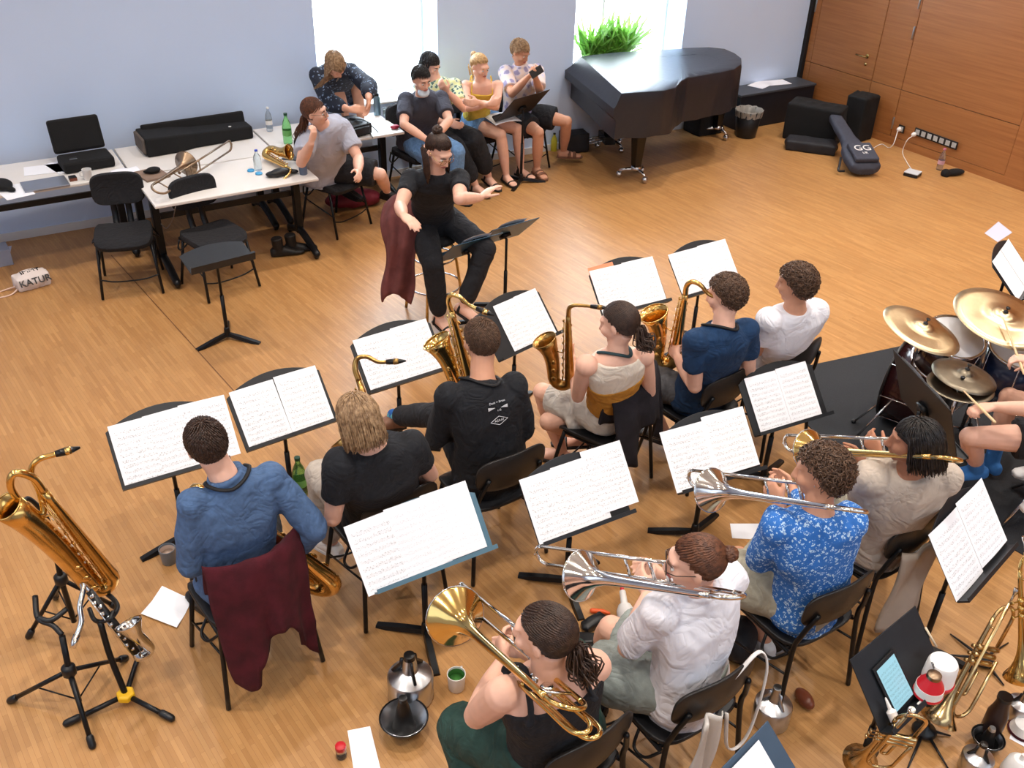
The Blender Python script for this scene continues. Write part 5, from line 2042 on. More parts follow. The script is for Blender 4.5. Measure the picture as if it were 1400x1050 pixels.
# ------------------------------------------------------------------ instrument stands
def tripod(label, name, hub, z0, zt, legs, top=None, mt=None, base_h=.0, cat='instrument stand', rod_to=None, group=None):
    t = thing(name, label, cat, (hub.x, hub.y, 0), group=group)
    H0 = V((hub.x, hub.y, z0))
    m = MB()
    tp = rod_to or V((hub.x, hub.y, zt))
    m.tube([V((hub.x, hub.y, base_h + .06)), H0, tp], .0135, 10)
    m.build('upright', M_BMETAL, t)
    m = MB()
    m.lathe([(.02, -.03), (.03, -.02), (.03, .02), (.02, .03)], H0, n=12)
    m.build('collar', mt or M_BLACK, t)
    for g in legs:
        m = MB()
        e = V((g.x, g.y, .012))
        m.tube([H0, e], .011, 8)
        lg = m.build('leg', M_BMETAL, t)
        m = MB()
        d = (e - H0).normalized()
        m.tube([e - d * .035, e + d * .0], .017, 10, rounded=True)
        m.build('rubber_foot', M_BLACK, lg)
        m = MB()
        m.tube([V((hub.x, hub.y, base_h + .07)), H0.lerp(e, .55)], .004, 6)
        m.build('strut', M_BMETAL, t)
    return t


# empty tripod stand (front left)
hub = P(97, 925, .22)
hub0 = V((hub.x, hub.y, 0))
ts = tripod('empty black tripod stand with a curved arm, front left', 'saxophone_stand', hub0, .26, .46, [P(15, 960, 0), P(127, 1022, 0), P(172, 902, 0)], group='instrument stands', rod_to=P(85, 870, .44))
m = MB()
c = P(85, 868, .45)
curve_tube(m, [c, P(72, 855, .48), P(52, 845, .50), P(48, 815, .54)], .012, 8)
curve_tube(m, [P(52, 845, .50), P(70, 848, .50), P(92, 832, .52)], .012, 8)
m.build('yoke', M_BLACK, ts)
# stand of the bass clarinet, with a yellow collar
hub = P(172, 950, .05)
tb = thing('clarinet_stand', 'low black stand with a yellow collar holding the bass clarinet', 'instrument stand', (hub.x, hub.y, 0), group='instrument stands')
for e in (P(92, 992, 0), P(235, 985, 0), P(196, 880, .0)):
    m = MB(); m.tube([hub, V((e.x, e.y, .014))], .012, 8); lg = m.build('leg', M_BMETAL, tb)
    m = MB(); d = (V((e.x, e.y, .014)) - hub).normalized(); m.tube([V((e.x, e.y, .016)) - d * .05, V((e.x, e.y, .016))], .017, 10, rounded=True); m.build('rubber_foot', M_BLACK, lg)
m = MB(); curve_tube(m, [hub, P(150, 895, .25), P(137, 850, .42)], .014, 8); m.build('upright', M_BMETAL, tb)
m = MB(); curve_tube(m, [P(122, 832, .45), P(128, 846, .44), P(137, 850, .42), P(150, 846, .44), P(155, 836, .45)], .010, 8); m.build('yoke', M_BLACK, tb)
m = MB(); m.lathe([(.034, -.018), (.042, -.012), (.042, .012), (.034, .018)], hub, n=6); m.build('collar', mat('yellow_plastic', (236, 184, 30), rough=.4, var=.04), tb, smooth=False, bevel=.004)
# bass clarinet
bt = thing('bass_clarinet', 'bass clarinet with silver neck and bell on the yellow-collared stand', 'clarinet', P(165, 880, .25))
a0, a1 = P(122, 808, .56), P(186, 892, .24)
m = MB(); m.tube([a0, a0.lerp(a1, .5), a1], [.016, .018, .020], 14); m.build('body', M_EBON, bt)
ax = (a1 - a0).normalized()
fx, fy = frame_for(ax)
m = MB()
curve_tube(m, [a0, a0 - ax * .03 + V((-.01, 0, .01)), P(114, 806, .60), P(109, 830, .56), P(111, 850, .51), P(104, 872, .47)], [.013, .012, .012, .012, .012, .012], 10)
m.build('neck', M_SILV, bt)
m = MB(); m.tube([P(105, 868, .475), P(99, 886, .445)], [.016, .013], 12); m.build('mouthpiece', M_SILV, bt)
m = MB()
pts = spline([a1, a1 + ax * .03, a1 + ax * .03 + V((.05, .02, .01)), P(186, 868, .36), P(176, 852, .42)], 5)
m.tube(pts, interp(None, [.018, .02, .022, .028, .058], len(pts)), 16, cap=False)
m.build('bell', M_SILV, bt, thick=.002)
for k in range(11):
    c = a0.lerp(a1, .08 + .085 * k)
    m = MB()
    m.lathe([(.011, .0), (.012, .004), (.006, .008)], c - CF * .017 + fx * (.006 * (-1) ** k), -CF, 10)
    m.build('key', M_SILV, bt)
for sg in (-1, 1):
    m = MB()
    m.tube([a0.lerp(a1, .05) - CF * .02 + fx * .012 * sg, a0.lerp(a1, .95) - CF * .022 + fx * .012 * sg], .0035, 6)
    m.build('key_rod', M_SILV, bt)
# stand of the baritone saxophone
hub = P(86, 800, .30)
ts = tripod('black tripod stand carrying the baritone saxophone', 'saxophone_stand', V((hub.x, hub.y, 0)), .34, .6, [P(40, 872, 0), P(88, 838, 0) + V((-.02, .12, 0)), P(160, 832, 0)], group='instrument stands', rod_to=P(72, 735, .60))
m = MB(); curve_tube(m, [P(72, 735, .60), P(62, 705, .72), P(40, 682, .84), P(30, 690, .84)], .011, 8); m.build('yoke', M_BLACK, ts)
m = MB(); curve_tube(m, [P(90, 775, .34), P(130, 800, .26), P(160, 826, .22), P(150, 850, .22)], .012, 8); m.build('cradle', M_BLACK, ts)

# ------------------------------------------------------------------ drum kit
M_SHELL = mat('dark_maroon_shell', (42, 18, 20), rough=.25, var=.1, coat=.5)
M_HEAD = mat('coated_drum_head', (226, 226, 230), rough=.6, var=.02)
M_BLUE = mat('midnight_blue_shell', (24, 36, 66), rough=.25, var=.1, coat=.5)


def cym_mat():
    m, nt, b = new_mat('cymbal_bronze')
    N, L = nt.nodes.new, nt.links.new
    tc = N('ShaderNodeTexCoord')
    nz = N('ShaderNodeTexNoise'); nz.inputs['Scale'].default_value = 26; nz.inputs['Detail'].default_value = 3
    L(tc.outputs['Object'], nz.inputs['Vector'])
    rp = N('ShaderNodeValToRGB')
    rp.color_ramp.elements[0].color = lin((206, 186, 144)); rp.color_ramp.elements[1].color = lin((236, 220, 186))
    L(nz.outputs['Fac'], rp.inputs['Fac']); L(rp.outputs['Color'], b.inputs['Base Color'])
    b.inputs['Metallic'].default_value = 1
    b.inputs['Roughness'].default_value = .34
    b.inputs['Anisotropic'].default_value = .7
    tg = N('ShaderNodeTangent'); tg.direction_type = 'RADIAL'; tg.axis = 'Z'
    L(tg.outputs[0], b.inputs['Tangent'])
    bp = N('ShaderNodeBump'); bp.inputs['Strength'].default_value = .12; bp.inputs['Distance'].default_value = .004
    L(nz.outputs['Fac'], bp.inputs['Height']); L(bp.outputs['Normal'], b.inputs['Normal'])
    return m


M_CYM = cym_mat()
KIT = 'cymbals of the drum kit'


def cymbal(label, c, R_, tilt, m_=None, flip=False, stand=None, cat='cymbal'):
    t = thing('cymbal', label, cat, c, 0, KIT, world=False)
    t.rotation_euler = tilt
    m = MB()
    pr = [(R_, -.012), (R_ * .8, -.004), (R_ * .5, .004), (R_ * .26, .009), (R_ * .24, .014), (R_ * .18, .026), (R_ * .08, .034), (.006, .036)]
    if flip:
        pr = [(r_, -h_) for r_, h_ in pr]
    m.lathe(pr, n=48, cap=False)
    m.build('bronze_disc', m_ or M_CYM, t, thick=.0018)
    m = MB()
    m.lathe([(.014, .03), (.014, .042), (.004, .044), (.004, .062), (.012, .063), (.012, .07)], n=12)
    m.build('wing_nut', M_BLACK, t)
    return t


def drum(label, c, ax, R_, h, shell, name='drum', lugs=8, both=True):
    ax = ax.normalized()
    x, y = frame_for(ax)
    t = thing(name, label, 'drum', c)
    m = MB(); m.lathe([(R_, -h / 2), (R_, h / 2)], c, ax, 36, cap=False); m.build('shell', shell, t, thick=.008)
    for s in (-1, 1):
        m = MB(); m.lathe([(R_ * .985, s * (h / 2 + .002)), (R_ * .985, s * (h / 2 + .006))], c, ax, 36); m.build('drum_head', M_HEAD if s > 0 or both else M_EBON, t)
        m = MB(); m.tube([c + ax * (s * (h / 2 + .004)) + (x * math.cos(k * PI / 18) + y * math.sin(k * PI / 18)) * (R_ + .006) for k in range(37)], .010, 8); m.build('hoop', M_CHROME if shell is not M_SHELL or R_ < .2 else M_EBON, t)
    for k in range(lugs):
        a = 2 * PI * k / lugs
        d = x * math.cos(a) + y * math.sin(a)
        m = MB(); m.tube([c + d * (R_ + .014) - ax * (h / 2 - .0), c + d * (R_ + .014) + ax * (h / 2)], .0045, 6); m.tube([c + d * (R_ + .012) - ax * .03, c + d * (R_ + .012) + ax * .03], .009, 6)
        m.build('lug', M_CHROME, t)
    return t


m = MB()
m.slab([(4.5, 4.06), (6.75, 3.72), (6.35, 1.2), (4.6, 1.45), (4.36, 3.30)], .006)
o = m.build('rug', mat('black_carpet', (44, 46, 50), rough=1, var=.2, vscale=200, bump=.4, bscale=400), smooth=False)
tag(o, 'black carpet laid under the drum kit', 'rug')
bdc = P(1262, 530, .28)
bax = V((-.35, .93, 0))
bd = drum('maroon bass drum lying on its side on the black carpet', bdc, bax, .26, .36, M_SHELL, 'bass_drum', 8, False)
for s in (-1, 1):
    m = MB(); m.tube([bdc + bax * .1 + V((-bax.y, bax.x, 0)) * (.26 * s) * -1, bdc + bax * .22 + V((-bax.y, bax.x, 0)) * (.40 * s) * -1 - V((0, 0, .27))], .007, 8); m.build('spur', M_CHROME, bd)
drum('small maroon tom under the tilted cymbal', P(1296, 478, .70), V((-.15, -.3, 1)), .165, .22, M_SHELL, 'tom_drum', 6)
drum('blue-shelled floor tom at the right edge', P(1388, 510, .60), V((-.1, -.1, 1)), .19, .34, M_BLUE, 'tom_drum', 6)
snc = P(1388, 600, .52)
cymbal('tilted crash cymbal over the maroon tom, left of the kit', P(1261, 449, .92), .235, (V((0, 0, 1)) * .90 + CR * .24 - V((CF.x, CF.y, 0)) * .12).to_track_quat('Z', 'Y').to_euler())
cymbal('large ride cymbal nearest the right edge', P(1371, 433, .95), .285, (V((0, 0, 1)) * .92 + CR * .10 - V((CF.x, CF.y, 0)) * .22).to_track_quat('Z', 'Y').to_euler())
hc = P(1312, 530, .80)
M_OLD = mat('tarnished_bronze', (120, 112, 98), rough=.36, metal=1, var=.15, vscale=18)
cymbal('lower hi-hat cymbal, grey and tarnished', hc, .175, (0, 0, 0), M_OLD, True)
cymbal('upper hi-hat cymbal tilted beside the drummer\'s stick', hc + V((.06, .03, .05)), .175, (math.radians(6), math.radians(4), 0), M_OLD)


def cymstand(label, top, foot, group='cymbal stands', boom=None, legr=.26, ang=20):
    t = thing('cymbal_stand', label, 'cymbal stand', (foot.x, foot.y, 0), group=group)
    m = MB(); f0 = V((foot.x, foot.y, .1)); m.tube([f0, f0.lerp(top, .6)], .0125, 10); m.build('lower_tube', M_CHROME, t)
    m = MB(); m.tube([f0.lerp(top, .55), top], .0085, 10); m.build('upper_tube', M_CHROME, t)
    for k in range(3):
        a = math.radians(ang + 120 * k)
        d = V((math.cos(a), math.sin(a), 0))
        m = MB(); m.tube([f0 + V((0, 0, .25)), V((foot.x, foot.y, .012)) + d * legr], .007, 8); m.tube([f0 + V((0, 0, .02)), V((foot.x, foot.y, .14)) + d * legr * .55], .006, 8)
        lg = m.build('leg', M_CHROME, t)
        m = MB(); e = V((foot.x, foot.y, .016)) + d * legr; m.ell(e, .016); m.build('rubber_foot', M_BLACK, lg)
    return t


q = P(1261, 449, .92)
cymstand('chrome stand of the tilted crash cymbal', q - V((0, 0, .01)), P(1222, 585, 0), boom=1)
q = P(1371, 433, .95)
cymstand('chrome stand of the large ride cymbal', q - V((0, 0, .01)), V((q.x + .02, q.y + .03, 0)))
cymstand('chrome hi-hat stand with its pedal', hc - V((0, 0, .01)), V((hc.x, hc.y, 0)), legr=.24, ang=70)
# red-wrapped drum sticks in a holder, stick in the hand
for (a, b, lab) in (((1343, 560, .82), (1318, 535, .84), 'drum stick in the drummer\'s lower hand over the hi-hat'), ((1393, 492, .88), (1372, 436, .98), 'drum stick in the drummer\'s raised hand on the ride cymbal')):
    A_, B_ = P(*a), P(*b)
    m = MB(); m.tube([A_ - (B_ - A_).normalized() * .1, A_, B_], [.0075, .0075, .004], 8, rounded=True)
    o = m.build('drum_stick', mat('hickory', (222, 190, 148), rough=.5, var=.06))
    tag(o, lab, 'drum stick', 'drum sticks')
tt = thing('drum_throne', 'round black drum throne under the drummer', 'stool', (4.86, 2.14, 0))
m = MB(); m.lathe([(.16, .43), (.18, .45), (.18, .49), (.15, .51)], (4.86, 2.14, 0), n=28); m.build('seat', M_FABRIC, tt)
m = MB(); m.tube([(4.86, 2.14, .1), (4.86, 2.14, .44)], .016, 10); m.build('post', M_CHROME, tt)
for k in range(3):
    a = 1 + 2.094 * k
    m = MB(); m.tube([(4.86, 2.14, .3), (4.86 + .26 * math.cos(a), 2.14 + .26 * math.sin(a), .012)], .010, 8); m.build('leg', M_CHROME, tt)
# ------------------------------------------------------------------ small things
def glass_mat(name, col, rough=.02):
    return mat(name, col, rough=rough, trans=.92, ior=1.33, spec=.5)


M_RED = mat('red_plastic', (196, 32, 44), rough=.35, var=.05)
M_WPL = mat('white_plastic', (232, 230, 228), rough=.4, var=.02)
M_GREYC = mat('grey_glaze', (108, 118, 128), rough=.35, var=.05)
M_ALU = mat('spun_aluminium', (196, 198, 202), rough=.28, metal=1, var=.05, vscale=20)
M_COPP = mat('brown_lacquer', (112, 58, 38), rough=.3, var=.15)


def lobj(name, label, cat, loc, parts, ax=(0, 0, 1), group=None, n=24):
    """a turned object: parts = [(part, profile, material[, thickness])]"""
    t = thing(name, label, cat, loc, group=group)
    for p in parts:
        m = MB(); m.lathe(p[1], loc, ax, n, cap=len(p) < 4)
        m.build(p[0], p[2], t, thick=p[3] if len(p) > 3 else 0, flat_ang=40)
    return t


def cup(label, loc, r, h, m_out, m_in, handle=None, name='mug', group=None, cat='mug'):
    t = lobj(name, label, cat, loc, [('body', [(r * .78, 0), (r * .85, .004), (r, h)], m_out, .003), ('base', [(r * .8, .002), (r * .8, .006)], m_out)], group=group)
    m = MB(); m.lathe([(r * .82, h * .55), (r * .9, h * .6)], loc, n=24)
    m.build('drink', m_in, t)
    m = MB(); m.lathe([(r * .80, .012), (r * .965, h - .002)], loc, n=24, cap=False)
    m.build('inside', m_in, t)
    if handle:
        d = V(handle).normalized()
        m = MB(); m.tube([loc + d * r * .95 + V((0, 0, h * .8)), loc + d * r * 1.5 + V((0, 0, h * .75)), loc + d * r * 1.55 + V((0, 0, h * .4)), loc + d * r * .9 + V((0, 0, h * .25))], .006, 8)
        m.build('handle', m_out, t)
    return t


def bottle(label, loc, r, h, m_body, m_cap, name='bottle', group=None, neck=.35, label_mat=None):
    pr = [(r * .9, 0), (r, .008), (r, h * .55), (r * .9, h * .62), (r * .75, h * .72), (r * neck, h * .86), (r * neck, h * .93)]
    t = lobj(name, label, 'bottle', loc, [('body', pr, m_body), ('cap', [(r * neck * 1.15, h * .93), (r * neck * 1.15, h)], m_cap)], group=group)
    if label_mat:
        m = MB(); m.lathe([(r * 1.012, h * .28), (r * 1.012, h * .46)], loc, n=24, cap=False); m.build('paper_label', label_mat, t)
    return t


def slab_thing(name, label, cat, c, w, d, h, rz, mt, group=None, bevel=.004, parts=None):
    m = MB(); R = Matrix.Rotation(math.radians(rz), 3, 'Z')
    m.box(V(c) + V((0, 0, h / 2)), (w, d, h), R)
    t = thing(name, label, cat, c, group=group)
    m.build(parts or 'body', mt, t, smooth=False, bevel=bevel)
    return t, R


def single(o, label, cat, c, group=None):
    for v in o.data.vertices:
        v.co -= V(c)
    o.location = c
    return tag(o, label, cat, group)


def blob(name, label, cat, c, pts, mt, vox=.012, wr=None, group=None, flat=True):
    """soft goods: ellipsoids (offset, radii, rz) merged; the underside flattened on what it lies on"""
    m = MB()
    for o_, r_, *a in pts:
        m.ell(V(c) + V(o_), r_, Matrix.Rotation(math.radians(a[0] if a else 0), 3, 'Z') if not (a and hasattr(a[0], 'to_3x3')) else a[0], 18, 12)
    o = m.build(name, mt, None, remesh=vox, wr=wr)
    if flat:
        for v in o.data.vertices:
            if v.co.z < c[2] + .002:
                v.co.z = c[2] + .002
    return single(o, label, cat, c, group)


def text_mesh(name, s, M, size, mt, parent=None, ext=.0008):
    cu = bpy.data.curves.new(name, 'FONT')
    cu.body = s; cu.size = size; cu.extrude = ext; cu.align_x = 'CENTER'; cu.align_y = 'CENTER'
    o = bpy.data.objects.new(name, cu); COL.objects.link(o)
    dg = bpy.context.evaluated_depsgraph_get()
    me = bpy.data.meshes.new_from_object(o.evaluated_get(dg))
    bpy.data.objects.remove(o)
    off = V((0, 0, 0))
    if parent is not None:
        r = parent
        while r.parent is not None:
            r = r.parent
        off = r.location
    for v in me.vertices:
        v.co = (M @ v.co) - off
    me.materials.clear(); me.materials.append(mt)
    o = bpy.data.objects.new(name, me); COL.objects.link(o)
    o.parent = parent
    return o


def wire(name, label, cat, pts, r, mt, group=None):
    m = MB(); p = spline(pts, 6); m.tube(p, r, 6)
    return single(m.build(name, mt), label, cat, V(pts[0]), group)


def drape(name, label, cat, c, X, F, mt, W, spec, wr=.008, seed=1.0, thick=.012, hem=None):
    """a garment folded over a chair back: spec = [(forward, up)] path from front hem over the top to the back hem"""
    m = MB()
    path = spline([V((a, b, 0)) for a, b in spec], 5)
    NV_ = len(path) - 1

    def fn(u, v):
        a = u * 2 - 1
        k = min(NV_, int(v * NV_)); q = path[k]
        f = abs(v - .5) * 2
        fold = .018 * math.sin(u * 15 + seed) * f + .012 * math.sin(u * 27 + 2 * seed) * f * f
        drop = 0
        if v > .6:
            drop = (v - .6) / .4 * (hem(u) if hem else 0)
        curve = .10 * a * a * (1 - .5 * f)
        return V(c) + X * (a * W * (1 - .10 * f * f)) + F * (q.x + fold + curve) + V((0, 0, q.y - drop))
    m.quadgrid(fn, 40, NV_)
    o = m.build(name, mt, None, thick=thick, wr=dict(amp=wr, scale=10, seed=seed, aniso=(1, 1, .35)))
    return single(o, label, cat, V(c))


def axes(rz):
    a = math.radians(rz)
    return V((math.cos(a), math.sin(a), 0)), V((-math.sin(a), math.cos(a), 0))


# garments
M_MAROON = mat('maroon_fleece', (70, 14, 26), rough=.98, var=.25, vscale=12, bump=.2, bscale=200)
M_NAVYJ = mat('dark_knit', (30, 28, 36), rough=.95, var=.2, vscale=16, bump=.2, bscale=200)
M_BROWN = mat('brown_red_cloth', (104, 56, 54), rough=.95, var=.15, vscale=14, bump=.15, bscale=200)
x, y, a = CPOS[8]; X_, F_ = axes(a)
drape('jacket', 'dark red jacket hanging over the chair of the person in the blue shirt', 'jacket', (x, y, 0), X_, F_, M_MAROON, .215,
      [(-.16, .58), (-.19, .68), (-.235, .785), (-.275, .78), (-.30, .64), (-.315, .46), (-.33, .31)], .012, 1.3, .016, lambda u: .10 * math.sin(u * 7 + .6) + (.10 if u < .25 else 0) + (.06 if u > .8 else -.02))
x, y, a = SEATS[11]; X_, F_ = axes(a)
drape('jacket', 'dark jacket hanging over the chair of the halter-top player', 'jacket', (x, y, 0), X_, F_, M_NAVYJ, .235,
      [(-.15, .58), (-.18, .68), (-.235, .79), (-.27, .785), (-.29, .68), (-.30, .60), (-.31, .51)], .010, 2.7, .014, lambda u: (.14 if u < .28 else (-.04 if u < .75 else .10)) + .03 * math.sin(u * 9))

# conductor's stool with a cloth over it
st = thing('bar_stool', 'low gold-legged round stool under the conductor', 'stool', (2.93, 5.98, 0))
M_GOLDL = mat('brass_tube', (196, 168, 110), rough=.25, metal=1, var=.06)
m = MB(); m.lathe([(.15, .60), (.17, .615), (.17, .645), (.14, .66)], (2.93, 5.98, 0), n=28); m.build('seat', M_FABRIC, st)
for k in range(4):
    an = math.radians(40 + 90 * k + 8)
    d = V((math.cos(an), math.sin(an), 0))
    m = MB(); m.tube(spline([V((2.93, 5.98, .59)) + d * .08, V((2.93, 5.98, .585)) + d * .13, V((2.93, 5.98, .5)) + d * .165, V((2.93, 5.98, .006)) + d * .235], 5), .0115, 8); m.build('leg', M_GOLDL, st)
m = MB(); m.tube([V((2.93 + .20 * math.cos(k * PI / 14), 5.98 + .20 * math.sin(k * PI / 14), .24)) for k in range(29)], .008, 8); m.build('foot_ring', M_CHROME, st)
m = MB(); m.tube([V((2.93 + .155 * math.cos(k * PI / 14), 5.98 + .155 * math.sin(k * PI / 14), .47)) for k in range(29)], .007, 8); m.build('upper_ring', M_CHROME, st)
m = MB()
cp = [P(553, 268, .98), P(548, 300, .86), P(546, 335, .70), P(545, 370, .5), P(541, 404, .32)]


def cfn(u, v):
    k = v * 4; i = min(3, int(k)); q = cp[i].lerp(cp[i + 1], k - i)
    w = .15 * (1 - .35 * v) + .02 * math.sin(v * 9)
    aa = u * 2 - 1
    return q + CR * (aa * w) + CF * (.05 * aa * aa + .022 * math.sin(u * 14 + v * 3)) + V((0, 0, -.05 * aa * aa + .02 * math.sin(u * 5)))


m.quadgrid(cfn, 24, 24)
o = m.build('cardigan', M_BROWN, None, thick=.012, wr=dict(amp=.009, scale=9, seed=4.0, aniso=(1, 1, .4)))
single(o, 'brown-red cardigan hanging down beside the conductor\'s stool', 'cardigan', cp[2])

# ------------------------------------------------------------------ on the tables
T_ = .721
# open black case
c = P(120, 228, T_); c.z = T_
t = thing('instrument_case', 'open black case with raised lid, beside the white mug', 'case', c)
M_CASE = mat('black_case_cloth', (14, 14, 16), rough=.85, var=.15, bump=.2, bscale=200)
R7 = Matrix.Rotation(math.radians(3), 3, 'Z')
m = MB(); m.box(c + V((0, .02, .045)), (.40, .26, .09), R7); m.build('base', M_CASE, t, smooth=False, bevel=.02)
m = MB(); m.box(c + V((-.015, .19, .22)), (.40, .06, .27), R7 @ Matrix.Rotation(math.radians(-18), 3, 'X')); m.build('lid', M_CASE, t, smooth=False, bevel=.02)
m = MB(); m.box(c + V((-.10, -.02, .092)), (.06, .04, .008), R7); m.build('buckle', M_STEEL, t, smooth=False, bevel=.002)
cup('white mug beside the open black case', P(121, 245, T_), .036, .085, M_WPL, mat('coffee', (60, 36, 24), rough=.2), (-.9, .1, 0))
t, R = slab_thing('laptop', 'closed silver laptop at the far left table edge', 'laptop', P(62, 253, T_), .33, .23, .016, 2, mat('silver_laptop', (150, 154, 164), rough=.35, metal=.7, var=.03), bevel=.004, parts='lid')
m = MB(); m.box(P(62, 253, T_) + V((0, 0, .004)), (.326, .226, .004), R); m.build('base', M_STEEL, t, smooth=False)
t, R = slab_thing('adapter', 'small black and brown box between laptop and mug', 'box', P(100, 246, T_), .055, .06, .03, 4, M_BLACK)
m = MB(); m.box(P(100, 246, T_) + V((0, -.031, .012)), (.056, .003, .024), R); m.build('front_face', M_COPP, t, smooth=False)
GP = 'loose papers on the far left table'
for (px, py, w, d, rz, lab) in ((20, 262, .21, .297, 12, 'loose paper at the very left of the laptop table'), (60, 232, .297, .21, -6, 'loose paper behind the laptop'), (88, 228, .21, .297, 14, 'loose paper in front of the open black case')):
    q = P(px, py, T_)
    m = MB(); m.slab([(-w / 2, -d / 2), (w / 2, -d / 2), (w / 2, d / 2), (-w / 2, d / 2)], .001 + .0006 * (rz % 5), Matrix.Translation(q + V((0, 0, .0005))) @ rotz(math.radians(rz)))
    single(m.build('paper_sheet', M_PAPER, smooth=False), lab, 'paper', q, GP)
q = P(172, 236, T_)
m = MB(); m.quadgrid(lambda u, v: q + V(((u - .5) * .22, (v - .5) * .16, .004 + .012 * abs(math.sin(u * 5 + v * 3)) * (1 - u * .4))), 14, 10)
single(m.build('paper_napkin', M_PAPER, None, thick=.002), 'crumpled paper napkin right of the white mug', 'napkin', q)
q = P(3, 258, T_)
blob('pouch', 'black pouch cut off at the left edge of the table', 'pouch', q, [((0, 0, .035), (.08, .11, .04), 20), ((.05, -.09, .02), (.03, .06, .02), 30)], M_CASE)
# long trombone case
c0, c1 = P(215, 205, T_), P(325, 188, T_)
c = (c0 + c1) / 2; ang = math.atan2((c1 - c0).y, (c1 - c0).x)
t = thing('trombone_case', 'long black trombone case lying open on the tables by the wall', 'case', c)
RX = Matrix.Rotation(ang, 3, 'Z')
L_ = .95
def cb(x0, x1, y0, y1, z0, z1, mt, nm):
    m = MB(); m.box(c + RX @ V(((x0 + x1) / 2, (y0 + y1) / 2, 0)) + V((0, 0, (z0 + z1) / 2)), (x1 - x0, y1 - y0, z1 - z0), RX); return m.build(nm, mt, t, smooth=False, bevel=.012)
m = MB()
def rr_(x, hw, z0, z1): return [c + RX @ V((x, -hw, 0)) + V((0, 0, z0)), c + RX @ V((x, hw, 0)) + V((0, 0, z0)), c + RX @ V((x, hw, 0)) + V((0, 0, z1)), c + RX @ V((x, -hw, 0)) + V((0, 0, z1))]
m.rings([rr_(-L_ / 2, .17, .0, .16), rr_(-L_ * .22, .16, 0, .15), rr_(-.05, .11, 0, .13), rr_(L_ / 2, .09, 0, .11)])
m.build('case_body', M_CASE, t, smooth=False, bevel=.015)
m = MB(); m.box(c + RX @ V((-L_ / 2 - .01, 0, 0)) + V((0, 0, .085)), (.03, .28, .13), RX); m.build('end_panel', mat('grey_brown_lining', (92, 82, 76), rough=.9, var=.15), t, smooth=False, bevel=.012)
m = MB(); m.box(c + RX @ V((.02, .13, 0)) + V((0, 0, .13)), (L_ * .95, .06, .12), RX @ Matrix.Rotation(-.3, 3, 'X')); m.build('lid', M_CASE, t, smooth=False, bevel=.015)
m = MB(); m.lathe([(.012, 0), (.012, .006)], c + RX @ V((.28, -.06, 0)) + V((0, 0, .125)), n=14); m.build('badge', M_WPL, t)
# folder with a mouthpiece pouch
q = P(208, 240, T_)
t, R = slab_thing('folder', 'brown folder under the black pouch on the pulled-out table', 'folder', q, .20, .25, .018, 12, mat('brown_card', (134, 112, 98), rough=.8, var=.06), bevel=.003, parts='cover')
q2 = P(210, 236, T_ + .02)
blob('pouch', 'small black pouch lying on the brown folder', 'pouch', q2, [((0, 0, .022), (.06, .045, .025), 10), ((-.05, .01, .015), (.03, .02, .012), 0)], M_CASE, .006)
# bottles, caps, cups on the pulled-out table
bottle('small clear water bottle with blue cap on the pulled-out table', P(353, 232, T_), .032, .17, glass_mat('clear_bottle', (225, 238, 245)), mat('blue_cap', (40, 70, 190), rough=.4), name='water_bottle')
for (px, py, lab) in ((343, 234, 'light blue lid left of the clear water bottle'), (354, 238, 'pale blue lid in front of the clear water bottle')):
    q = P(px, py, T_); m = MB(); m.lathe([(.028, 0), (.03, .006), (.026, .014)], q, n=20)
    single(m.build('plastic_lid', mat('sky_blue_plastic', (70, 160, 214), rough=.4, var=.05)), lab, 'lid', q, 'blue lids')
q = P(384, 240, T_)
blob('gig_bag', 'crumpled black strap bag at the front edge of the pulled-out table', 'bag', q, [((0, 0, .03), (.10, .05, .032), 10), ((.09, .0, .02), (.06, .03, .02), -20), ((-.08, .01, .022), (.05, .04, .022), 0)], mat('black_leather_bag', (22, 20, 20), rough=.4, var=.15), .008, dict(amp=.006, scale=14))
q = P(409, 240, T_)
cup('grey paper cup at the front right corner of the pulled-out table', P(415, 238, T_), .036, .09, mat('slate_cup', (92, 106, 130), rough=.5, var=.05), M_WPL, name='paper_cup', cat='cup')
t, R = slab_thing('tablet', 'dark tablet lying beside the elbow of the person in glasses', 'tablet', P(404, 213, T_), .17, .24, .009, -38, mat('dark_slate', (70, 76, 88), rough=.35, var=.05), bevel=.003, parts='case')
bottle('green plastic bottle standing on the back table', P(394, 196, T_), .04, .27, glass_mat('green_pet', (150, 224, 150), .12), mat('dark_green_cap', (24, 70, 46), rough=.4), group=None, label_mat=mat('green_label', (108, 176, 96), rough=.5))
bottle('clear glass bottle with white cap near the wall', P(369, 179, T_), .03, .22, glass_mat('clear_glass', (222, 228, 232)), M_WPL, name='glass_bottle', label_mat=M_WPL)
# backpack, flask, dish, red case on the far table
q = P(478, 183, T_)
M_BAG = mat('black_nylon', (26, 28, 34), rough=.55, var=.15, bump=.2, bscale=160)
t = thing('backpack', 'black backpack lying on the table in front of the window', 'backpack', q)
m = MB(); m.ell(q + V((.0, .02, .07)), (.19, .13, .08), Matrix.Rotation(.2, 3, 'Z'), 20, 12); m.box(q + V((.04, -.03, .05)), (.28, .16, .10), Matrix.Rotation(.25, 3, 'Z')); m.build('bag_body', M_BAG, t, remesh=.01, wr=dict(amp=.006, scale=9))
m = MB(); m.box(q + V((.06, -.12, .05)), (.20, .03, .07), Matrix.Rotation(.25, 3, 'Z')); m.build('front_pocket', M_BAG, t, bevel=.012, smooth=False)
m = MB(); m.tube(spline([q + V((.0, -.02, .15)), q + V((.12, -.06, .13)), q + V((.2, -.05, .06)), q + V((.24, -.1, .01))], 5), .012, 8, flat=.4); m.build('strap', M_BAG, t)
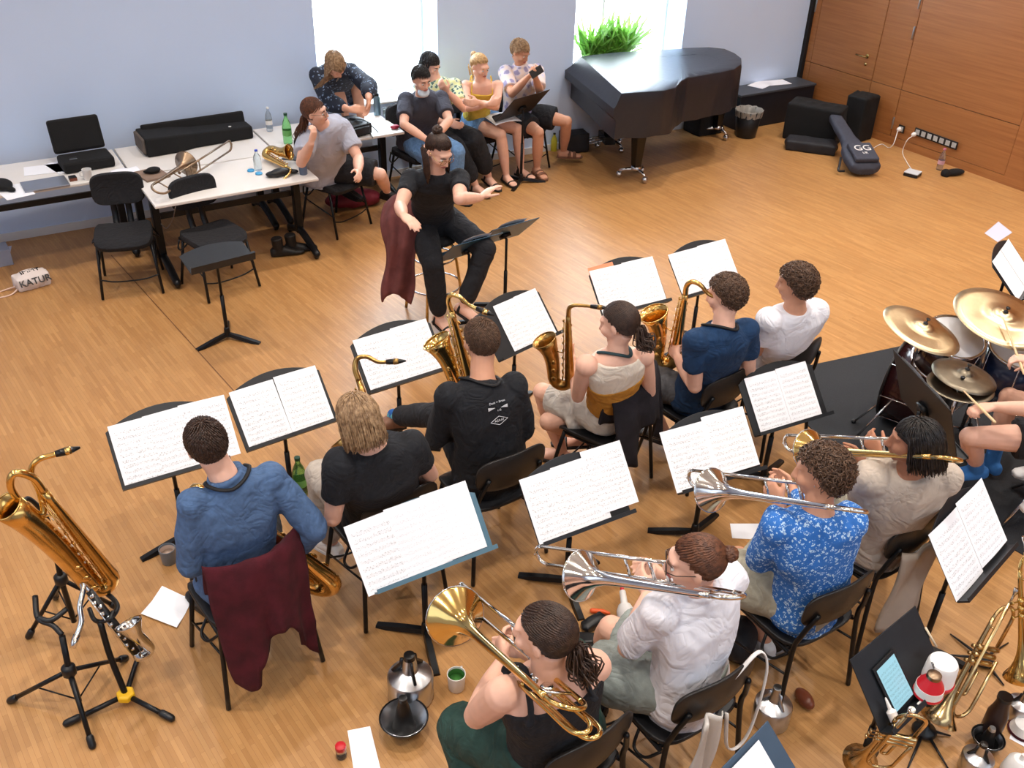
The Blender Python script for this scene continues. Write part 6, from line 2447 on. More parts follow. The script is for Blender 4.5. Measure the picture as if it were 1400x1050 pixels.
t = lobj('metal_flask', 'steel blue drinking flask on the far table', 'bottle', P(516, 157, T_), [('body', [(.032, 0), (.034, .006), (.034, .16), (.022, .185)], mat('steel_blue_flask', (120, 148, 164), rough=.3, metal=.8, var=.05)), ('cap', [(.024, .185), (.024, .21), (.012, .215), (.012, .235)], M_BLACK)])
cup('clear drinking glass beside the blue flask', P(528, 158, T_), .032, .07, glass_mat('tumbler', (230, 240, 242)), glass_mat('water', (225, 235, 240)), name='drinking_glass', cat='glass')
q = P(540, 176, T_)
m = MB(); m.ell(q + V((0, 0, .018)), (.045, .03, .02)); 
single(m.build('small_case', mat('crimson_case', (176, 40, 66), rough=.4, var=.05)), 'small crimson case at the corner of the far table', 'case', q)
q = P(495, 178, T_ + .002)
wire('cable', 'thin black cable trailing over the front edge of the far table', 'cable', [P(500, 172, T_ + .01), P(506, 182, T_ + .006), P(509, 187, T_ + .004), P(510, 190, T_ - .04)], .004, M_BLACK)
# ------------------------------------------------------------------ beneath and beside the tables
t = thing('ankle_boots', 'pair of empty black boots under the pulled-out table', 'boots', P(390, 345, 0))
for i, (px, py, a) in enumerate(((382, 350, .5), (400, 345, .35))):
    q = P(px, py, 0)
    m = MB(); foot(m, q + V((0, 0, .085)), V((math.cos(a), -math.sin(a) * .3, 0)), 1.05, 1.1); m.tube([q + V((0, 0, .05)), q + V((-.01, 0, .17))], [.045, .05], 12)
    m.build('boot', leather_b, t, remesh=.008)
q = P(480, 283, 0)
blob('shoulder_bag', 'dark red bag lying under the chair of the person in glasses', 'bag', q, [((0, 0, .09), (.26, .12, .09), -5), ((.18, -.02, .07), (.12, .1, .07), 10)], mat('dark_red_nylon', (112, 22, 40), rough=.6, var=.15), .014, dict(amp=.012, scale=7))
q = P(45, 390, 0)
t = thing('cloth_bag', 'white cloth bag with large black letters at the left edge of the floor', 'bag', q)
bx, by = V((.97, .22, 0)), V((-.22, .97, 0))
m = MB(); m.ell(q + V((0, 0, .06)), (.14, .10, .075), Matrix.Rotation(.25, 3, 'Z'), 20, 12); m.box(q + V((0, 0.0, .05)), (.25, .15, .10), Matrix.Rotation(.22, 3, 'Z'))
m.build('bag_body', mat('white_canvas', (226, 214, 210), rough=.9, var=.04), t, remesh=.01, wr=dict(amp=.007, scale=9, seed=2.2))
nf = (-by * .75 + V((0, 0, .66))).normalized(); uf = nf.cross(bx)
text_mesh('lettering', 'KATUR', basis(q - by * .092 + V((0, 0, .068)) + nf * .012, bx, uf, nf), .075, M_BLACK, t, .006)
text_mesh('lettering', 'IMMT', basis(q - by * .012 + V((0, 0, .131)), bx, by, V((0, 0, 1))), .062, M_BLACK, t, .004)
wire('cord', 'pale cord looping out from the lettered cloth bag', 'cord', [q - bx * .13 + V((0, 0, .03)), q - bx * .2 + by * .04 + V((0, 0, .008)), q - bx * .3 + by * .02 + V((0, 0, .006)), q - bx * .3 - by * .05 + V((0, 0, .006)), q - bx * .2 - by * .07 + V((0, 0, .006)), q - bx * .13 - by * .04 + V((0, 0, .02))], .006, mat('pale_cord', (226, 196, 180), rough=.8))
q = P(5, 343, .1)
t, R = slab_thing('storage_box', 'pale box under the far left table, cut off by the edge', 'box', V((q.x - .08, q.y, 0)), .24, .18, .14, 3, mat('pale_blue_box', (150, 156, 176), rough=.7, var=.04))
wire('table_cable', 'thin cable hanging beside the left leg of the pulled-out table', 'cable', [P(240, 283, .70), P(236, 300, .5), P(228, 312, .38), P(220, 306, .42)], .004, mat('grey_cable', (120, 110, 104), rough=.6))

# ------------------------------------------------------------------ by the panelled wall
q = pxw(1234, 176)
def plate(label, px, py, n, group=None):
    c_ = pxw(px, py)
    t = thing('socket_panel', label, 'socket', (c_.x - .004, c_.y, c_.z))
    w = .082 * n
    m = MB(); m.box((c_.x - .022, c_.y, c_.z), (.012, w, .086)); m.build('plate', M_BLACK, t, smooth=False, bevel=.003)
    for k in range(n):
        yy = c_.y + w / 2 - .041 - .082 * k
        m = MB(); m.lathe([(.026, 0), (.026, .002), (.02, .002), (.019, -.001)], (c_.x - .0285, yy, c_.z), (-1, 0, 0), 18)
        m.box((c_.x - .0275, yy, c_.z), (.002, .056, .056))
        m.build('socket', mat('socket_insert', (186, 186, 182), rough=.4), t, smooth=False)
    return t, c_
plate('single black wall socket with a white plug', 1234, 176, 1)
ps, pc_ = plate('row of black wall sockets along the wood panelling', 1281, 189, 7)
for (px, py, lab) in ((1233, 176, 'white plug in the single wall socket'), (1253, 183, 'white plug at the left end of the socket row')):
    c_ = pxw(px, py)
    m = MB(); m.lathe([(.024, 0), (.026, .01), (.022, .03), (.010, .045)], (c_.x - .03, c_.y, c_.z), (-1, 0, -.1), 16)
    single(m.build('plug', M_WPL), lab, 'plug', V((c_.x - .03, c_.y, c_.z)), 'white plugs')
a_, b_ = pxw(1233, 178), pxw(1253, 185)
wire('power_cable', 'white cable running from the single socket along the floor', 'cable', [V((a_.x - .07, a_.y, a_.z)), P(1222, 196, .08), P(1215, 202, .008), P(1205, 197, .008), P(1190, 205, .008)], .0045, M_WPL, 'white cables')
wire('power_cable', 'white cable hanging from the socket row to the small white router', 'cable', [V((b_.x - .07, b_.y, b_.z)), P(1240, 192, .15), P(1234, 208, .008), P(1240, 222, .008), P(1248, 234, .008)], .0045, M_WPL, 'white cables')
t, R = slab_thing('router', 'small white-topped router on the floor near the sockets', 'router', P(1247, 240, 0), .15, .15, .035, 20, M_BLACK, bevel=.008, parts='base')
m = MB(); m.box(P(1247, 240, 0) + V((0, 0, .041)), (.15, .15, .012), R); m.build('top_cover', mat('light_grey_plastic', (196, 200, 206), rough=.4), t, smooth=False, bevel=.006)
bottle('pink-labelled clear bottle standing by the panelled wall', P(1284, 232, 0), .035, .24, glass_mat('clear_pet', (214, 216, 226)), mat('pink_cap', (206, 120, 150), rough=.4), label_mat=mat('pink_label', (206, 160, 170), rough=.5))
q = P(1304, 239, 0)
blob('black_pouch', 'limp black pouch on the floor beside the pink-labelled bottle', 'pouch', q, [((0, 0, .03), (.13, .06, .035), -10), ((-.12, .02, .03), (.05, .05, .05), 0)], M_CASE, .01)
# low black bench with papers, and the instrument bags
q0, q1 = P(1010, 160, 0), P(1075, 152, 0)
bx0 = 8.45
t = thing('storage_bench', 'low black bench along the wall behind the waste bin', 'bench', (8.85, 8.45, 0))
m = MB(); m.box((8.72, 8.52, .2), (1.2, .32, .40)); m.build('box_body', mat('dark_navy_panel', (22, 26, 36), rough=.5, var=.08), t, smooth=False, bevel=.006)
m = MB(); m.box((8.72, 8.52, .41), (1.22, .34, .025)); m.build('lid', mat('dark_grey_top', (64, 68, 76), rough=.5, var=.06), t, smooth=False, bevel=.004)
for i, (px, py, rz, lab) in enumerate(((1040, 116, 20, 'papers lying on the left of the low black bench'), (1062, 113, -10, 'papers at the right end of the low black bench'))):
    q = P(px, py, .424)
    m = MB(); m.slab([(-.15, -.1), (.15, -.1), (.15, .1), (-.15, .1)], .004, Matrix.Translation(q) @ rotz(math.radians(rz)))
    single(m.build('paper_stack', M_PAPER, smooth=False), lab, 'paper', q, 'papers on the bench')
t = thing('waste_bin', 'small black waste bin with a clear liner', 'waste bin', P(1019, 186, 0))
q = P(1019, 186, 0)
m = MB(); m.lathe([(.11, 0), (.115, .004), (.155, .31)], q, n=28, cap=False); m.lathe([(.11, .003), (.11, .006)], q, n=28); m.build('bin_body', M_BLACK, t, thick=.003)
m = MB()
m.rings([[q + V((math.cos(2 * PI * i / 40) * r_ * (1 + .05 * math.sin(i * 2.3 + j)), math.sin(2 * PI * i / 40) * r_ * (1 + .05 * math.sin(i * 2.3 + j)), z_ + .006 * math.sin(i * 1.7 + j * 2))) for i in range(40)] for j, (r_, z_) in enumerate(((.150, .24), (.158, .30), (.160, .318), (.150, .315), (.130, .22), (.10, .12)))], cap=False)
m.build('bin_liner', mat('cloudy_liner', (176, 172, 166), rough=.35, trans=.4, var=.1), t)
M_GUIT = mat('slate_gig_bag', (56, 60, 74), rough=.7, var=.1, vscale=30, bump=.15, bscale=200)
# slate guitar bag leaning on the black bags: body low at the front, neck up and back
g0, g1 = P(1178, 232, .05), P(1140, 166, .30)
ux = (g1 - g0).normalized(); sx = V((0, 0, 1)).cross(ux).normalized(); nx = ux.cross(sx)
nx = nx if nx.z > 0 else -nx
t = thing('guitar_bag', 'slate grey instrument bag with white letters lying against the black bags', 'instrument bag', (g0.x, g0.y, 0))
Lg = (g1 - g0).length
m = MB()
def gr(x, hw, th, dz=0): return ring(g0 + ux * x + nx * (th * .5 + dz), sx, nx, hw, th * .5, 20, 4)
m.rings([gr(-.10, .10, .08), gr(-.06, .17, .12), gr(.1, .185, .13), gr(.26, .16, .125), gr(.36, .11, .11), gr(.48, .085, .10), gr(Lg - .02, .075, .09), gr(Lg + .04, .05, .07)])
m.build('bag_body', M_GUIT, t, remesh=.012, wr=dict(amp=.004, scale=6))
m = MB(); m.box(g0 + ux * .10 + nx * .15, (.30, .26, .05), basis(V((0, 0, 0)), ux, sx, nx).to_3x3()); po = m.build('pocket', M_GUIT, t, smooth=False, bevel=.015)
text_mesh('lettering', 'GG', basis(g0 + ux * .14 + nx * .178, sx * -1, ux, nx), .13, M_WPL, po, .001)
text_mesh('lettering', 'UR', basis(g0 + ux * .055 + nx * .178, sx * -1, ux, nx), .045, M_WPL, po, .001)
m = MB(); m.tube(spline([g0 + sx * .17 + ux * .2 + nx * .02, g0 + sx * .24 + ux * .05 + nx * .03, g0 + sx * .27 - ux * .02 + nx * .01, g0 + sx * .2 - ux * .02], 5), .012, 8, flat=.4); m.build('strap', M_BAG, t)
def soft_box(name, label, c, w, d, h, rz, mt, cat='instrument bag', seed=1.0, tilt=0):
    m = MB(); R = Matrix.Rotation(math.radians(rz), 3, 'Z') @ Matrix.Rotation(math.radians(tilt), 3, 'Y')
    m.box(V(c) + V((0, 0, h / 2)), (w, d, h), R)
    for k in range(4):
        m.ell(V(c) + R @ V(((k - 1.5) * w * .24, 0, 0)) + V((0, 0, h * .55)), (w * .2, d * .52, h * .5), R, 14, 9)
    o = m.build(name, mt, None, remesh=.018, relax=6, wr=dict(amp=.01, scale=4, seed=seed))
    for v in o.data.vertices:
        v.co.z = max(v.co.z, .003)
    return single(o, label, cat, V(c))
c = P(1105, 178, 0)
soft_box('instrument_bag', 'big black padded bag leaning between bench and panelled wall', (8.72, 7.72, 0), .62, .34, .42, -62, mat('matt_black_cloth', (14, 14, 16), rough=.9, var=.15), seed=3.3)
soft_box('instrument_bag', 'flat black bag lying in front of the big padded bag', P(1108, 205, 0), .55, .26, .12, -50, mat('charcoal_nylon', (30, 30, 36), rough=.7, var=.15), seed=5.1)
soft_box('instrument_bag', 'upright black case against the panelled wall', (9.22, 7.52, 0), .26, .30, .52, -80, M_CASE, seed=7.7)
soft_box('instrument_bag', 'round black bag standing under the tail of the piano', P(955, 178, 0) + V((0, -.06, 0)), .36, .30, .42, 0, M_CASE, seed=9.1)
soft_box('rucksack', 'small black rucksack on the floor under the keyboard end of the piano', P(784, 206, 0), .30, .2, .22, -10, M_BAG, 'bag', 2.2)
bottle('yellow bottle standing behind the phone user\'s leg', P(757, 206, 0), .035, .2, mat('yellow_bottle', (206, 196, 60), rough=.4, var=.05), M_BLACK)
# plant behind the piano, on the window sill
pq = PY(826, 74, wy(6.3) + .18); pq.z = SILL + .021
t = thing('potted_fern', 'leafy green plant on the window sill behind the piano', 'plant', pq)
m = MB(); m.lathe([(.09, 0), (.12, .14), (.125, .15)], pq, n=20, cap=False); m.lathe([(.105, .12), (.105, .125)], pq, n=20); m.build('pot', M_WPL, t, thick=.004)
rn = random.Random(5)
lf = MB()
for k in range(260):
    an = rn.uniform(0, 2 * PI); ele = rn.uniform(.35, 1.45)
    L_ = rn.uniform(.34, .66) * (1 if ele > .6 else .8)
    d = V((math.cos(an) * math.cos(ele) * 1.25, math.sin(an) * math.cos(ele) * .30, math.sin(ele)))
    b0 = pq + V((rn.uniform(-.26, .34), rn.uniform(-.04, .04), .12))
    side = d.cross(V((0, 0, 1))).normalized()
    w = rn.uniform(.014, .028)
    pts = []
    for j in range(6):
        s_ = j / 5
        pts.append(b0 + d * (L_ * s_) + V((0, 0, -.28 * L_ * s_ * s_ * (1.2 - math.sin(ele) * .6))))
    for p_ in pts:
        p_.x = min(max(p_.x, W2[0] + .05), W2[1] - .05)
        p_.y = min(max(p_.y, wy(p_.x) - .05), wy(p_.x) + .30)
        p_.z = max(p_.z, SILL + .03)
    o0 = len(lf.v)
    for j, p_ in enumerate(pts):
        ww = w * math.sin(PI * min(1, .12 + .88 * j / 5)) + .0015
        lf.v += [p_ - side * ww, p_ + side * ww]
    for j in range(5):
        lf.f.append((o0 + 2 * j, o0 + 2 * j + 1, o0 + 2 * j + 3, o0 + 2 * j + 2))
lm, nt_, bb = new_mat('fern_green')
bb.inputs['Base Color'].default_value = lin((96, 176, 80)); bb.inputs['Roughness'].default_value = .5
nz_ = nt_.nodes.new('ShaderNodeTexNoise'); nz_.inputs['Scale'].default_value = 14
rp_ = nt_.nodes.new('ShaderNodeValToRGB'); rp_.color_ramp.elements[0].color = lin((70, 146, 74)); rp_.color_ramp.elements[1].color = lin((176, 220, 96))
nt_.links.new(nz_.outputs['Fac'], rp_.inputs['Fac']); nt_.links.new(rp_.outputs['Color'], bb.inputs['Base Color'])
tr_ = nt_.nodes.new('ShaderNodeBsdfTranslucent'); nt_.links.new(rp_.outputs['Color'], tr_.inputs['Color'])
ms_ = nt_.nodes.new('ShaderNodeMixShader'); ms_.inputs[0].default_value = .5
nt_.links.new(bb.outputs[0], ms_.inputs[1]); nt_.links.new(tr_.outputs[0], ms_.inputs[2])
nt_.links.new(ms_.outputs[0], nt_.nodes['Material Output'].inputs['Surface'])
lf.build('foliage', lm, t)
# ------------------------------------------------------------------ on the floor among the players
def floor_paper(label, pix, mt=None, z=.001, group='papers lying on the floor', fold=0):
    pts = [P(a, b, 0) for a, b in pix]
    c = sum(pts, V((0, 0, 0))) / len(pts)
    m = MB()
    m.quadgrid(lambda u, v: pts[0].lerp(pts[1], u).lerp(pts[3].lerp(pts[2], u), v) + V((0, 0, z + fold * abs(v - .5))), 8, 8)
    o = m.build('loose_page', mt or M_PAPER, smooth=False)
    return single(o, label, 'paper', c, group)


floor_paper('creased white page on the floor beside the dark red jacket', [(193, 841), (242, 860), (263, 822), (222, 803)], fold=.02)
floor_paper('narrow white page on the floor beside the red-topped shaker', [(485, 1062), (522, 1058), (506, 993), (475, 999)])
floor_paper('white page on the floor between the two silver trombones', [(1001, 736), (1040, 738), (1038, 716), (998, 716)])
floor_paper('bluish page on the floor behind the right-hand edge stand', [(1364, 331), (1384, 318), (1365, 303), (1346, 319)], mat('bluish_paper', (196, 200, 222), rough=.8))
floor_paper('white page corner at the lower right edge', [(1380, 1010), (1402, 1022), (1404, 1000), (1384, 996)])
floor_paper('white page at the far left edge under the laptop table', [(-12, 352), (14, 347), (16, 336), (-12, 341)], mat('bluish_paper', (196, 200, 222)))
lobj('salt_shaker', 'small glass shaker with a red lid on the floor', 'shaker', P(467, 1034, 0), [('jar', [(.022, 0), (.024, .004), (.022, .045), (.019, .05)], glass_mat('shaker_glass', (226, 214, 204))), ('lid', [(.022, .05), (.024, .055), (.023, .072), (.014, .078)], M_RED)])
cup('white mug with green inside beside the bass trombone bell', P(624, 940, 0), .042, .095, M_WPL, mat('green_glaze', (70, 128, 62), rough=.3, var=.08), (.7, .6, 0))
cup('grey mug on the floor behind the leftmost player', P(232, 768, 0), .042, .095, M_GREYC, mat('milky_coffee', (206, 184, 170), rough=.4), None)
bottle('green plastic bottle on the floor between the first two saxophonists', P(412, 676, 0), .042, .27, glass_mat('green_pet', (96, 176, 104)), MATS['dark_green_cap'], label_mat=MATS['green_label'])


def straight_mute(label, c, s, mt, group, cone_mat=None, cup_r=None):
    parts = [('can', [(.085 * s, 0), (.098 * s, .008), (.10 * s, .13 * s), (.094 * s, .14 * s)], mt), ('shoulder', [(.094 * s, .14 * s), (.07 * s, .155 * s), (.036 * s, .17 * s), (.026 * s, .24 * s)], mt), ('stem_tip', [(.026 * s, .24 * s), (.024 * s, .262 * s), (.018 * s, .264 * s)], cone_mat or M_EBON)]
    t = lobj('trombone_mute', label, 'mute', c, parts, group=group, n=28)
    for k in range(3):
        an = 2.09 * k + .4
        d = V((math.cos(an), math.sin(an), 0))
        m = MB(); m.tube([c + d * .072 * s + V((0, 0, .152 * s)), c + d * .034 * s + V((0, 0, .20 * s)), c + d * .029 * s + V((0, 0, .235 * s))], .007 * s, 6, flat=2)
        m.build('cork_strip', M_ALU if cone_mat else M_EBON, t)
    return t


straight_mute('tall silver mute between the blue-rimmed stand and the black cup mute', P(562, 952, 0), 1.05, M_ALU, 'mutes on the floor')
c = P(553, 1000, 0)
lobj('cup_mute', 'black cup mute with silver-lined bowl in front of the tall silver mute', 'mute', c, [('base', [(.035, 0), (.05, .01), (.05, .03)], M_ALU), ('cup', [(.05, .03), (.088, .065), (.105, .098), (.107, .10)], M_EBON, .004), ('lining', [(.05, .034), (.083, .066), (.10, .097)], M_ALU, .001), ('cone', [(.055, .035), (.046, .06), (.028, .16), (.018, .20)], M_EBON), ('stem_tip', [(.018, .20), (.018, .222), (.012, .223)], M_EBON)], group='mutes on the floor', n=32)
straight_mute('silver mute on the floor right of the white-shirted trombonist', P(1052, 985, 0), .85, M_ALU, 'mutes on the floor', M_ALU)
t = thing('oval_mute', 'reddish brown oval mute lying under the chair of the blue floral shirt', 'mute', P(1098, 962, 0))
m = MB(); q = P(1098, 962, 0); m.ell(q + V((0, 0, .035)), (.034, .06, .034), Matrix.Rotation(-.15, 3, 'Z'), 18, 12); m.build('shell', M_COPP, t)
q = P(1076, 882, 0)
lobj('cup_mute', 'black and silver mute under the chair of the blue floral shirt', 'mute', q, [('can', [(.07, .0), (.08, .01), (.085, .09), (.07, .10)], M_EBON), ('silver_rim', [(.082, .03), (.088, .034), (.089, .045), (.083, .05)], M_ALU), ('stem', [(.05, .10), (.03, .14), (.02, .19)], M_ALU)], ax=(-.5, .5, .6), group='mutes on the floor')
# spectacle case, orange clip, rubber slipper, white bottle
q = P(811, 856, 0)
m = MB(); m.ell(q + V((0, 0, .03)), (.078, .036, .03), Matrix.Rotation(.12, 3, 'Z'), 20, 12); m.box(q + V((0, 0, .025)), (.13, .06, .045), Matrix.Rotation(.12, 3, 'Z'))
single(m.build('spectacle_case', M_BLACK, None, remesh=.006, relax=4), 'black spectacle case near the feet of the central stand', 'case', q)
q = P(819, 838, 0)
m = MB(); m.tube([q + V((-.03, .02, .014)), q + V((.015, -.012, .014)), q + V((.035, -.035, .012))], [.013, .012, .008], 8, rounded=True)
single(m.build('hair_clip', mat('orange_plastic', (226, 92, 40), rough=.4)), 'orange plastic clip beside the spectacle case', 'clip', q)
q = P(855, 850, 0)
lobj('spray_bottle', 'white bottle with a red tip lying behind the spectacle case', 'bottle', q + V((0, 0, .04)), [('body', [(.038, -.07), (.044, -.06), (.044, .03), (.03, .06)], M_WPL), ('nozzle', [(.018, .06), (.016, .13), (.012, .135)], M_WPL), ('tip', [(.010, .135), (.010, .15)], M_RED)], ax=(.35, .75, .35))
# white strap hanging over the chair back, and the beige cloth bag behind
x, y, a = CPOS[15]; X_, F_ = axes(a); B_ = V((x, y, 0))
m = MB()
pp = spline([B_ + X_ * .05 - F_ * .25 + V((0, 0, .745)), B_ + X_ * .19 - F_ * .235 + V((0, 0, .79)), B_ + X_ * .215 - F_ * .27 + V((0, 0, .7)), B_ + X_ * .16 - F_ * .30 + V((0, 0, .45)), B_ + X_ * .10 - F_ * .30 + V((0, 0, .36)), B_ + X_ * .03 - F_ * .30 + V((0, 0, .42)), B_ + X_ * .0 - F_ * .29 + V((0, 0, .62))], 6)
m.tube(pp, .009, 8, flat=.45)
o = m.build('bag_strap', mat('white_webbing', (222, 218, 216), rough=.8), None); single(o, 'white strap looped over the chair behind the white shirt', 'strap', B_ + V((0, 0, .8)))
m = MB()
m.quadgrid(lambda u, v: B_ + X_ * (-.03 - .10 * u - .03 * v) - F_ * (.29 + .02 * math.sin(u * 8 + v * 4)) + V((0, 0, .66 - .55 * v)), 10, 16)
o = m.build('tote_bag', mat('white_tote', (214, 210, 206), rough=.9, var=.04), None, thick=.01, wr=dict(amp=.008, scale=8)); single(o, 'white tote bag hanging behind the chair of the white-shirted trombonist', 'bag', B_ + V((0, 0, .5)))
x, y, a = CPOS[17]; X_, F_ = axes(a); B2 = V((x, y, 0))
m = MB()
m.quadgrid(lambda u, v: B2 + X_ * (-.17 + .26 * u) - F_ * (.27 + .035 * math.sin(PI * u) + .015 * math.sin(u * 9 + v * 5)) + V((0, 0, .66 - .50 * v)), 14, 16)
o = m.build('tote_bag', mat('beige_tote', (178, 164, 150), rough=.9, var=.05), None, thick=.02, wr=dict(amp=.01, scale=7, seed=3.0)); single(o, 'beige cloth bag hanging from the chair of the beige-shirted trombonist', 'bag', B2 + V((0, 0, .5)))
# sneakers and rucksack between the trombone chairs
t = thing('rucksack', 'small black rucksack with white straps between two trombone chairs', 'bag', P(1008, 893, 0))
q = P(1008, 893, 0); m = MB(); m.ell(q + V((0, 0, .10)), (.12, .08, .11), Matrix.Rotation(.6, 3, 'Z'), 18, 12); m.box(q + V((0, 0, .08)), (.16, .12, .15), Matrix.Rotation(.6, 3, 'Z')); m.build('bag_body', mat('charcoal_nylon', (30, 30, 36)), t, remesh=.012, wr=dict(amp=.006, scale=8))
m = MB(); m.tube(spline([q + V((-.08, .03, .17)), q + V((-.15, .0, .12)), q + V((-.16, -.03, .03))], 5), .012, 8, flat=.4); m.build('strap', M_WPL, t)
q = P(985, 968, 0)
blob('camera_pouch', 'black pouch on the floor under the chair of the white-shirted trombonist', 'pouch', q, [((0, 0, .05), (.08, .06, .055), 30)], M_CASE, .01)
q = P(783, 876, 0)
m = MB(); m.slab([(-.12, -.03), (-.1, .035), (0, .043), (.1, .04), (.125, 0), (.1, -.045), (0, -.04)], .03, Matrix.Translation(q + V((0, 0, .002))) @ rotz(math.radians(150)))
o = m.build('rubber_slipper', M_BLACK, None, smooth=False, bevel=.012); single(o, 'black rubber slipper beside the ponytailed trombonist\'s head', 'slipper', q)
# turquoise card and orange sheet on their stands, pens on the lips
m = MB(); Tm = MX4 @ Matrix.Translation((-.262, .10, -.004)) @ Matrix.Rotation(.1, 4, 'Z'); m.slab([(0, 0), (.05, 0), (.05, .1), (.01, .1)], .001, Tm)
o = m.build('card', mat('turquoise_card', (40, 190, 200), rough=.6)); single(o, 'turquoise card at the left edge of a music stand', 'card', Tm @ V((0, 0, 0)))
# ------------------------------------------------------------------ tablets and the group at the lower right
M_SCREEN = page_mat('tablet_page', 9, 3.3, ink=(60, 84, 96), paper=(140, 188, 204))
for n in MATS['tablet_page'].node_tree.nodes:
    if n.type == 'BSDF_PRINCIPLED':
        n.inputs['Roughness'].default_value = .12
        src = n.inputs['Base Color'].links[0].from_socket
        MATS['tablet_page'].node_tree.links.new(src, n.inputs['Emission Color'])
        n.inputs['Emission Strength'].default_value = .25


def tablet(label, Mx, x0, y0, w, h, rot, mt):
    T = Mx @ Matrix.Translation((x0, y0, -.012)) @ Matrix.Rotation(math.radians(rot), 4, 'Z')
    t = thing('tablet', label, 'tablet', T @ V((w / 2, 0, 0)))
    m = MB(); m.box((w / 2, h / 2, .004), (w, h, .008)); m.xf(T); m.build('case', M_BLACK, t, smooth=False, bevel=.003)
    m = MB(); m.quadgrid(lambda u, v: T @ V((.012 + u * (w - .024), .014 + v * (h - .028), -.0008)), 2, 2); m.build('screen', mt, t, smooth=False)
    return t
tablet('tablet with a glowing score page on the black stand', CXT, -.215 + .085, .012, .145, .20, 4, M_SCREEN)
q = CXT @ V((.06, .012, -.03))
m = MB(); m.tube([CXT @ V((-.02, .008, -.035)), CXT @ V((.13, .010, -.035))], .0045, 8, rounded=True); single(m.build('stylus', M_WPL), 'white stylus lying on the lip of the tablet stand', 'stylus', q)
q = CXT @ V((-.16, .005, -.03))
lobj('oil_bottle', 'small white nozzle bottle on the lip of the tablet stand', 'bottle', q, [('body', [(.016, 0), (.018, .005), (.018, .05), (.008, .06)], M_WPL), ('nozzle', [(.008, .06), (.004, .1), (.002, .105)], M_WPL)], ax=CXT.to_3x3() @ V((0, 1, 0)))
tablet('tablet at the left of the stand cut off by the bottom edge', CXB, -.25, .05, .18, .25, 0, mat('pale_screen', (214, 226, 236), rough=.15))
sheet(CXB, -.05, .03, .235, .31, PMF, 'blank-looking page on the stand cut off by the bottom edge', 'pages on the bottom-edge stand', .002, 0, .003)
for k in range(2):
    sheet(CXD, -.26 + .25 * k, .01, .245, .335, PM[k], ('page on the near half', 'page on the far half')[k] + ' of the drummer\'s edge-on stand', 'pages on the drummer\'s stand', .003 + .002 * k, 0, .006)
for k in range(2):
    sheet(CXR, -.24 + .235 * k, .005, .235, .31, PMF, ('nearer page', 'farther page')[k] + ' on the stand at the right edge beyond the cymbals', 'pages on the right-edge stand', .002 + .002 * k, 0, .003)
sheet(CX17, -.2, .02, .21, .28, mat('brown_folder_card', (96, 84, 76), rough=.7, var=.1), 'dark folder lying on the stand before the person with the phone', 'folders', .003, 4, .004, 'folder', 'folder')
# red and white mutes standing on the tablet stand's ledge
zl_ = (CXT @ V((.2, 0, -.03))).z + .012
for (px, py, lab, tp) in ((1280, 932, 'white bucket mute with red rim at the tablet stand\'s right corner', 0), (1268, 948, 'red and white mute in front of the white bucket mute', 1)):
    q = P(px, py, zl_)
    if tp == 0:
        lobj('bucket_mute', lab, 'mute', q, [('rim', [(.062, 0), (.064, .004), (.064, .016), (.06, .02)], M_RED), ('body', [(.06, .018), (.056, .10), (.05, .112)], M_WPL)], group='red and white mutes', n=28)
        m = MB(); m.tube([q + V((-.05, .0, .10)), q + V((-.062, .01, .13)), q + V((-.07, .0, .135))], .004, 6); m.build('clip', M_STEEL, bpy.data.objects['bucket_mute'])
    else:
        t = lobj('bucket_mute', lab, 'mute', q, [('rim', [(.054, 0), (.056, .004), (.054, .012)], M_RED), ('base', [(.053, .010), (.051, .045)], M_WPL), ('cone', [(.050, .045), (.046, .055), (.028, .085), (.026, .09)], M_RED), ('collar', [(.027, .09), (.026, .105), (.02, .11)], M_DULL)], group='red and white mutes', n=28)


def spider(label, hub, top, legs, group='spidery trumpet stands'):
    t = thing('trumpet_stand', label, 'instrument stand', hub, group=group)
    m = MB(); m.lathe([(.05, .012), (.054, .02), (.046, .035), (.02, .045), (.016, .06)], hub, n=20); m.build('base', M_BLACK, t)
    m = MB(); m.tube([hub + V((0, 0, .03)), hub.lerp(top, .6), top], [.02, .016, .011], 10, rounded=True); m.build('peg', M_BLACK, t)
    for e in legs:
        d = (e - hub); d.z = 0
        m = MB(); m.tube([hub + V((0, 0, .022)) + d.normalized() * .04, hub.lerp(e, .6) + V((0, 0, .014)), V((e.x, e.y, .006))], [.008, .006, .0035], 6); m.build('leg', M_BLACK, t)
    return t


spider('five-legged black stand with an empty peg at the lower right', P(1262, 1002, 0), P(1271, 962, .16), [P(1248, 976, 0), P(1299, 1007, 0), P(1296, 1052, 0), P(1240, 1053, 0), P(1240, 1009, 0)])
spider('five-legged black stand holding the larger trumpet', P(1342, 905, 0), P(1338, 880, .14), [P(1299, 868, 0), P(1293, 896, 0), P(1372, 938, 0), P(1360, 925, 0), P(1378, 880, 0)])
bottle('dark brown drinking bottle with black lid among the mutes at the right', P(1352, 1003, 0), .045, .25, mat('dark_brown_bottle', (46, 30, 28), rough=.35, var=.08), M_BLACK, neck=.62)
GM = 'mutes on the floor at the lower right'
straight_mute('silver mute with dark tip right of the brown drinking bottle', P(1390, 978, 0), .62, M_ALU, GM)
straight_mute('ribbed silver mute at the bottom edge', P(1330, 1052, 0), .66, M_ALU, GM)
c = P(1346, 1020, 0)
lobj('cup_mute', 'black cup mute between brown bottle and ribbed silver mute', 'mute', c, [('cup', [(.03, .0), (.05, .02), (.068, .06), (.07, .062)], M_EBON, .004), ('lining', [(.05, .03), (.062, .058)], M_ALU, .001), ('cone', [(.034, .02), (.028, .05), (.016, .11)], M_EBON), ('tip', [(.016, .11), (.013, .125)], M_ALU)], group=GM, n=28)
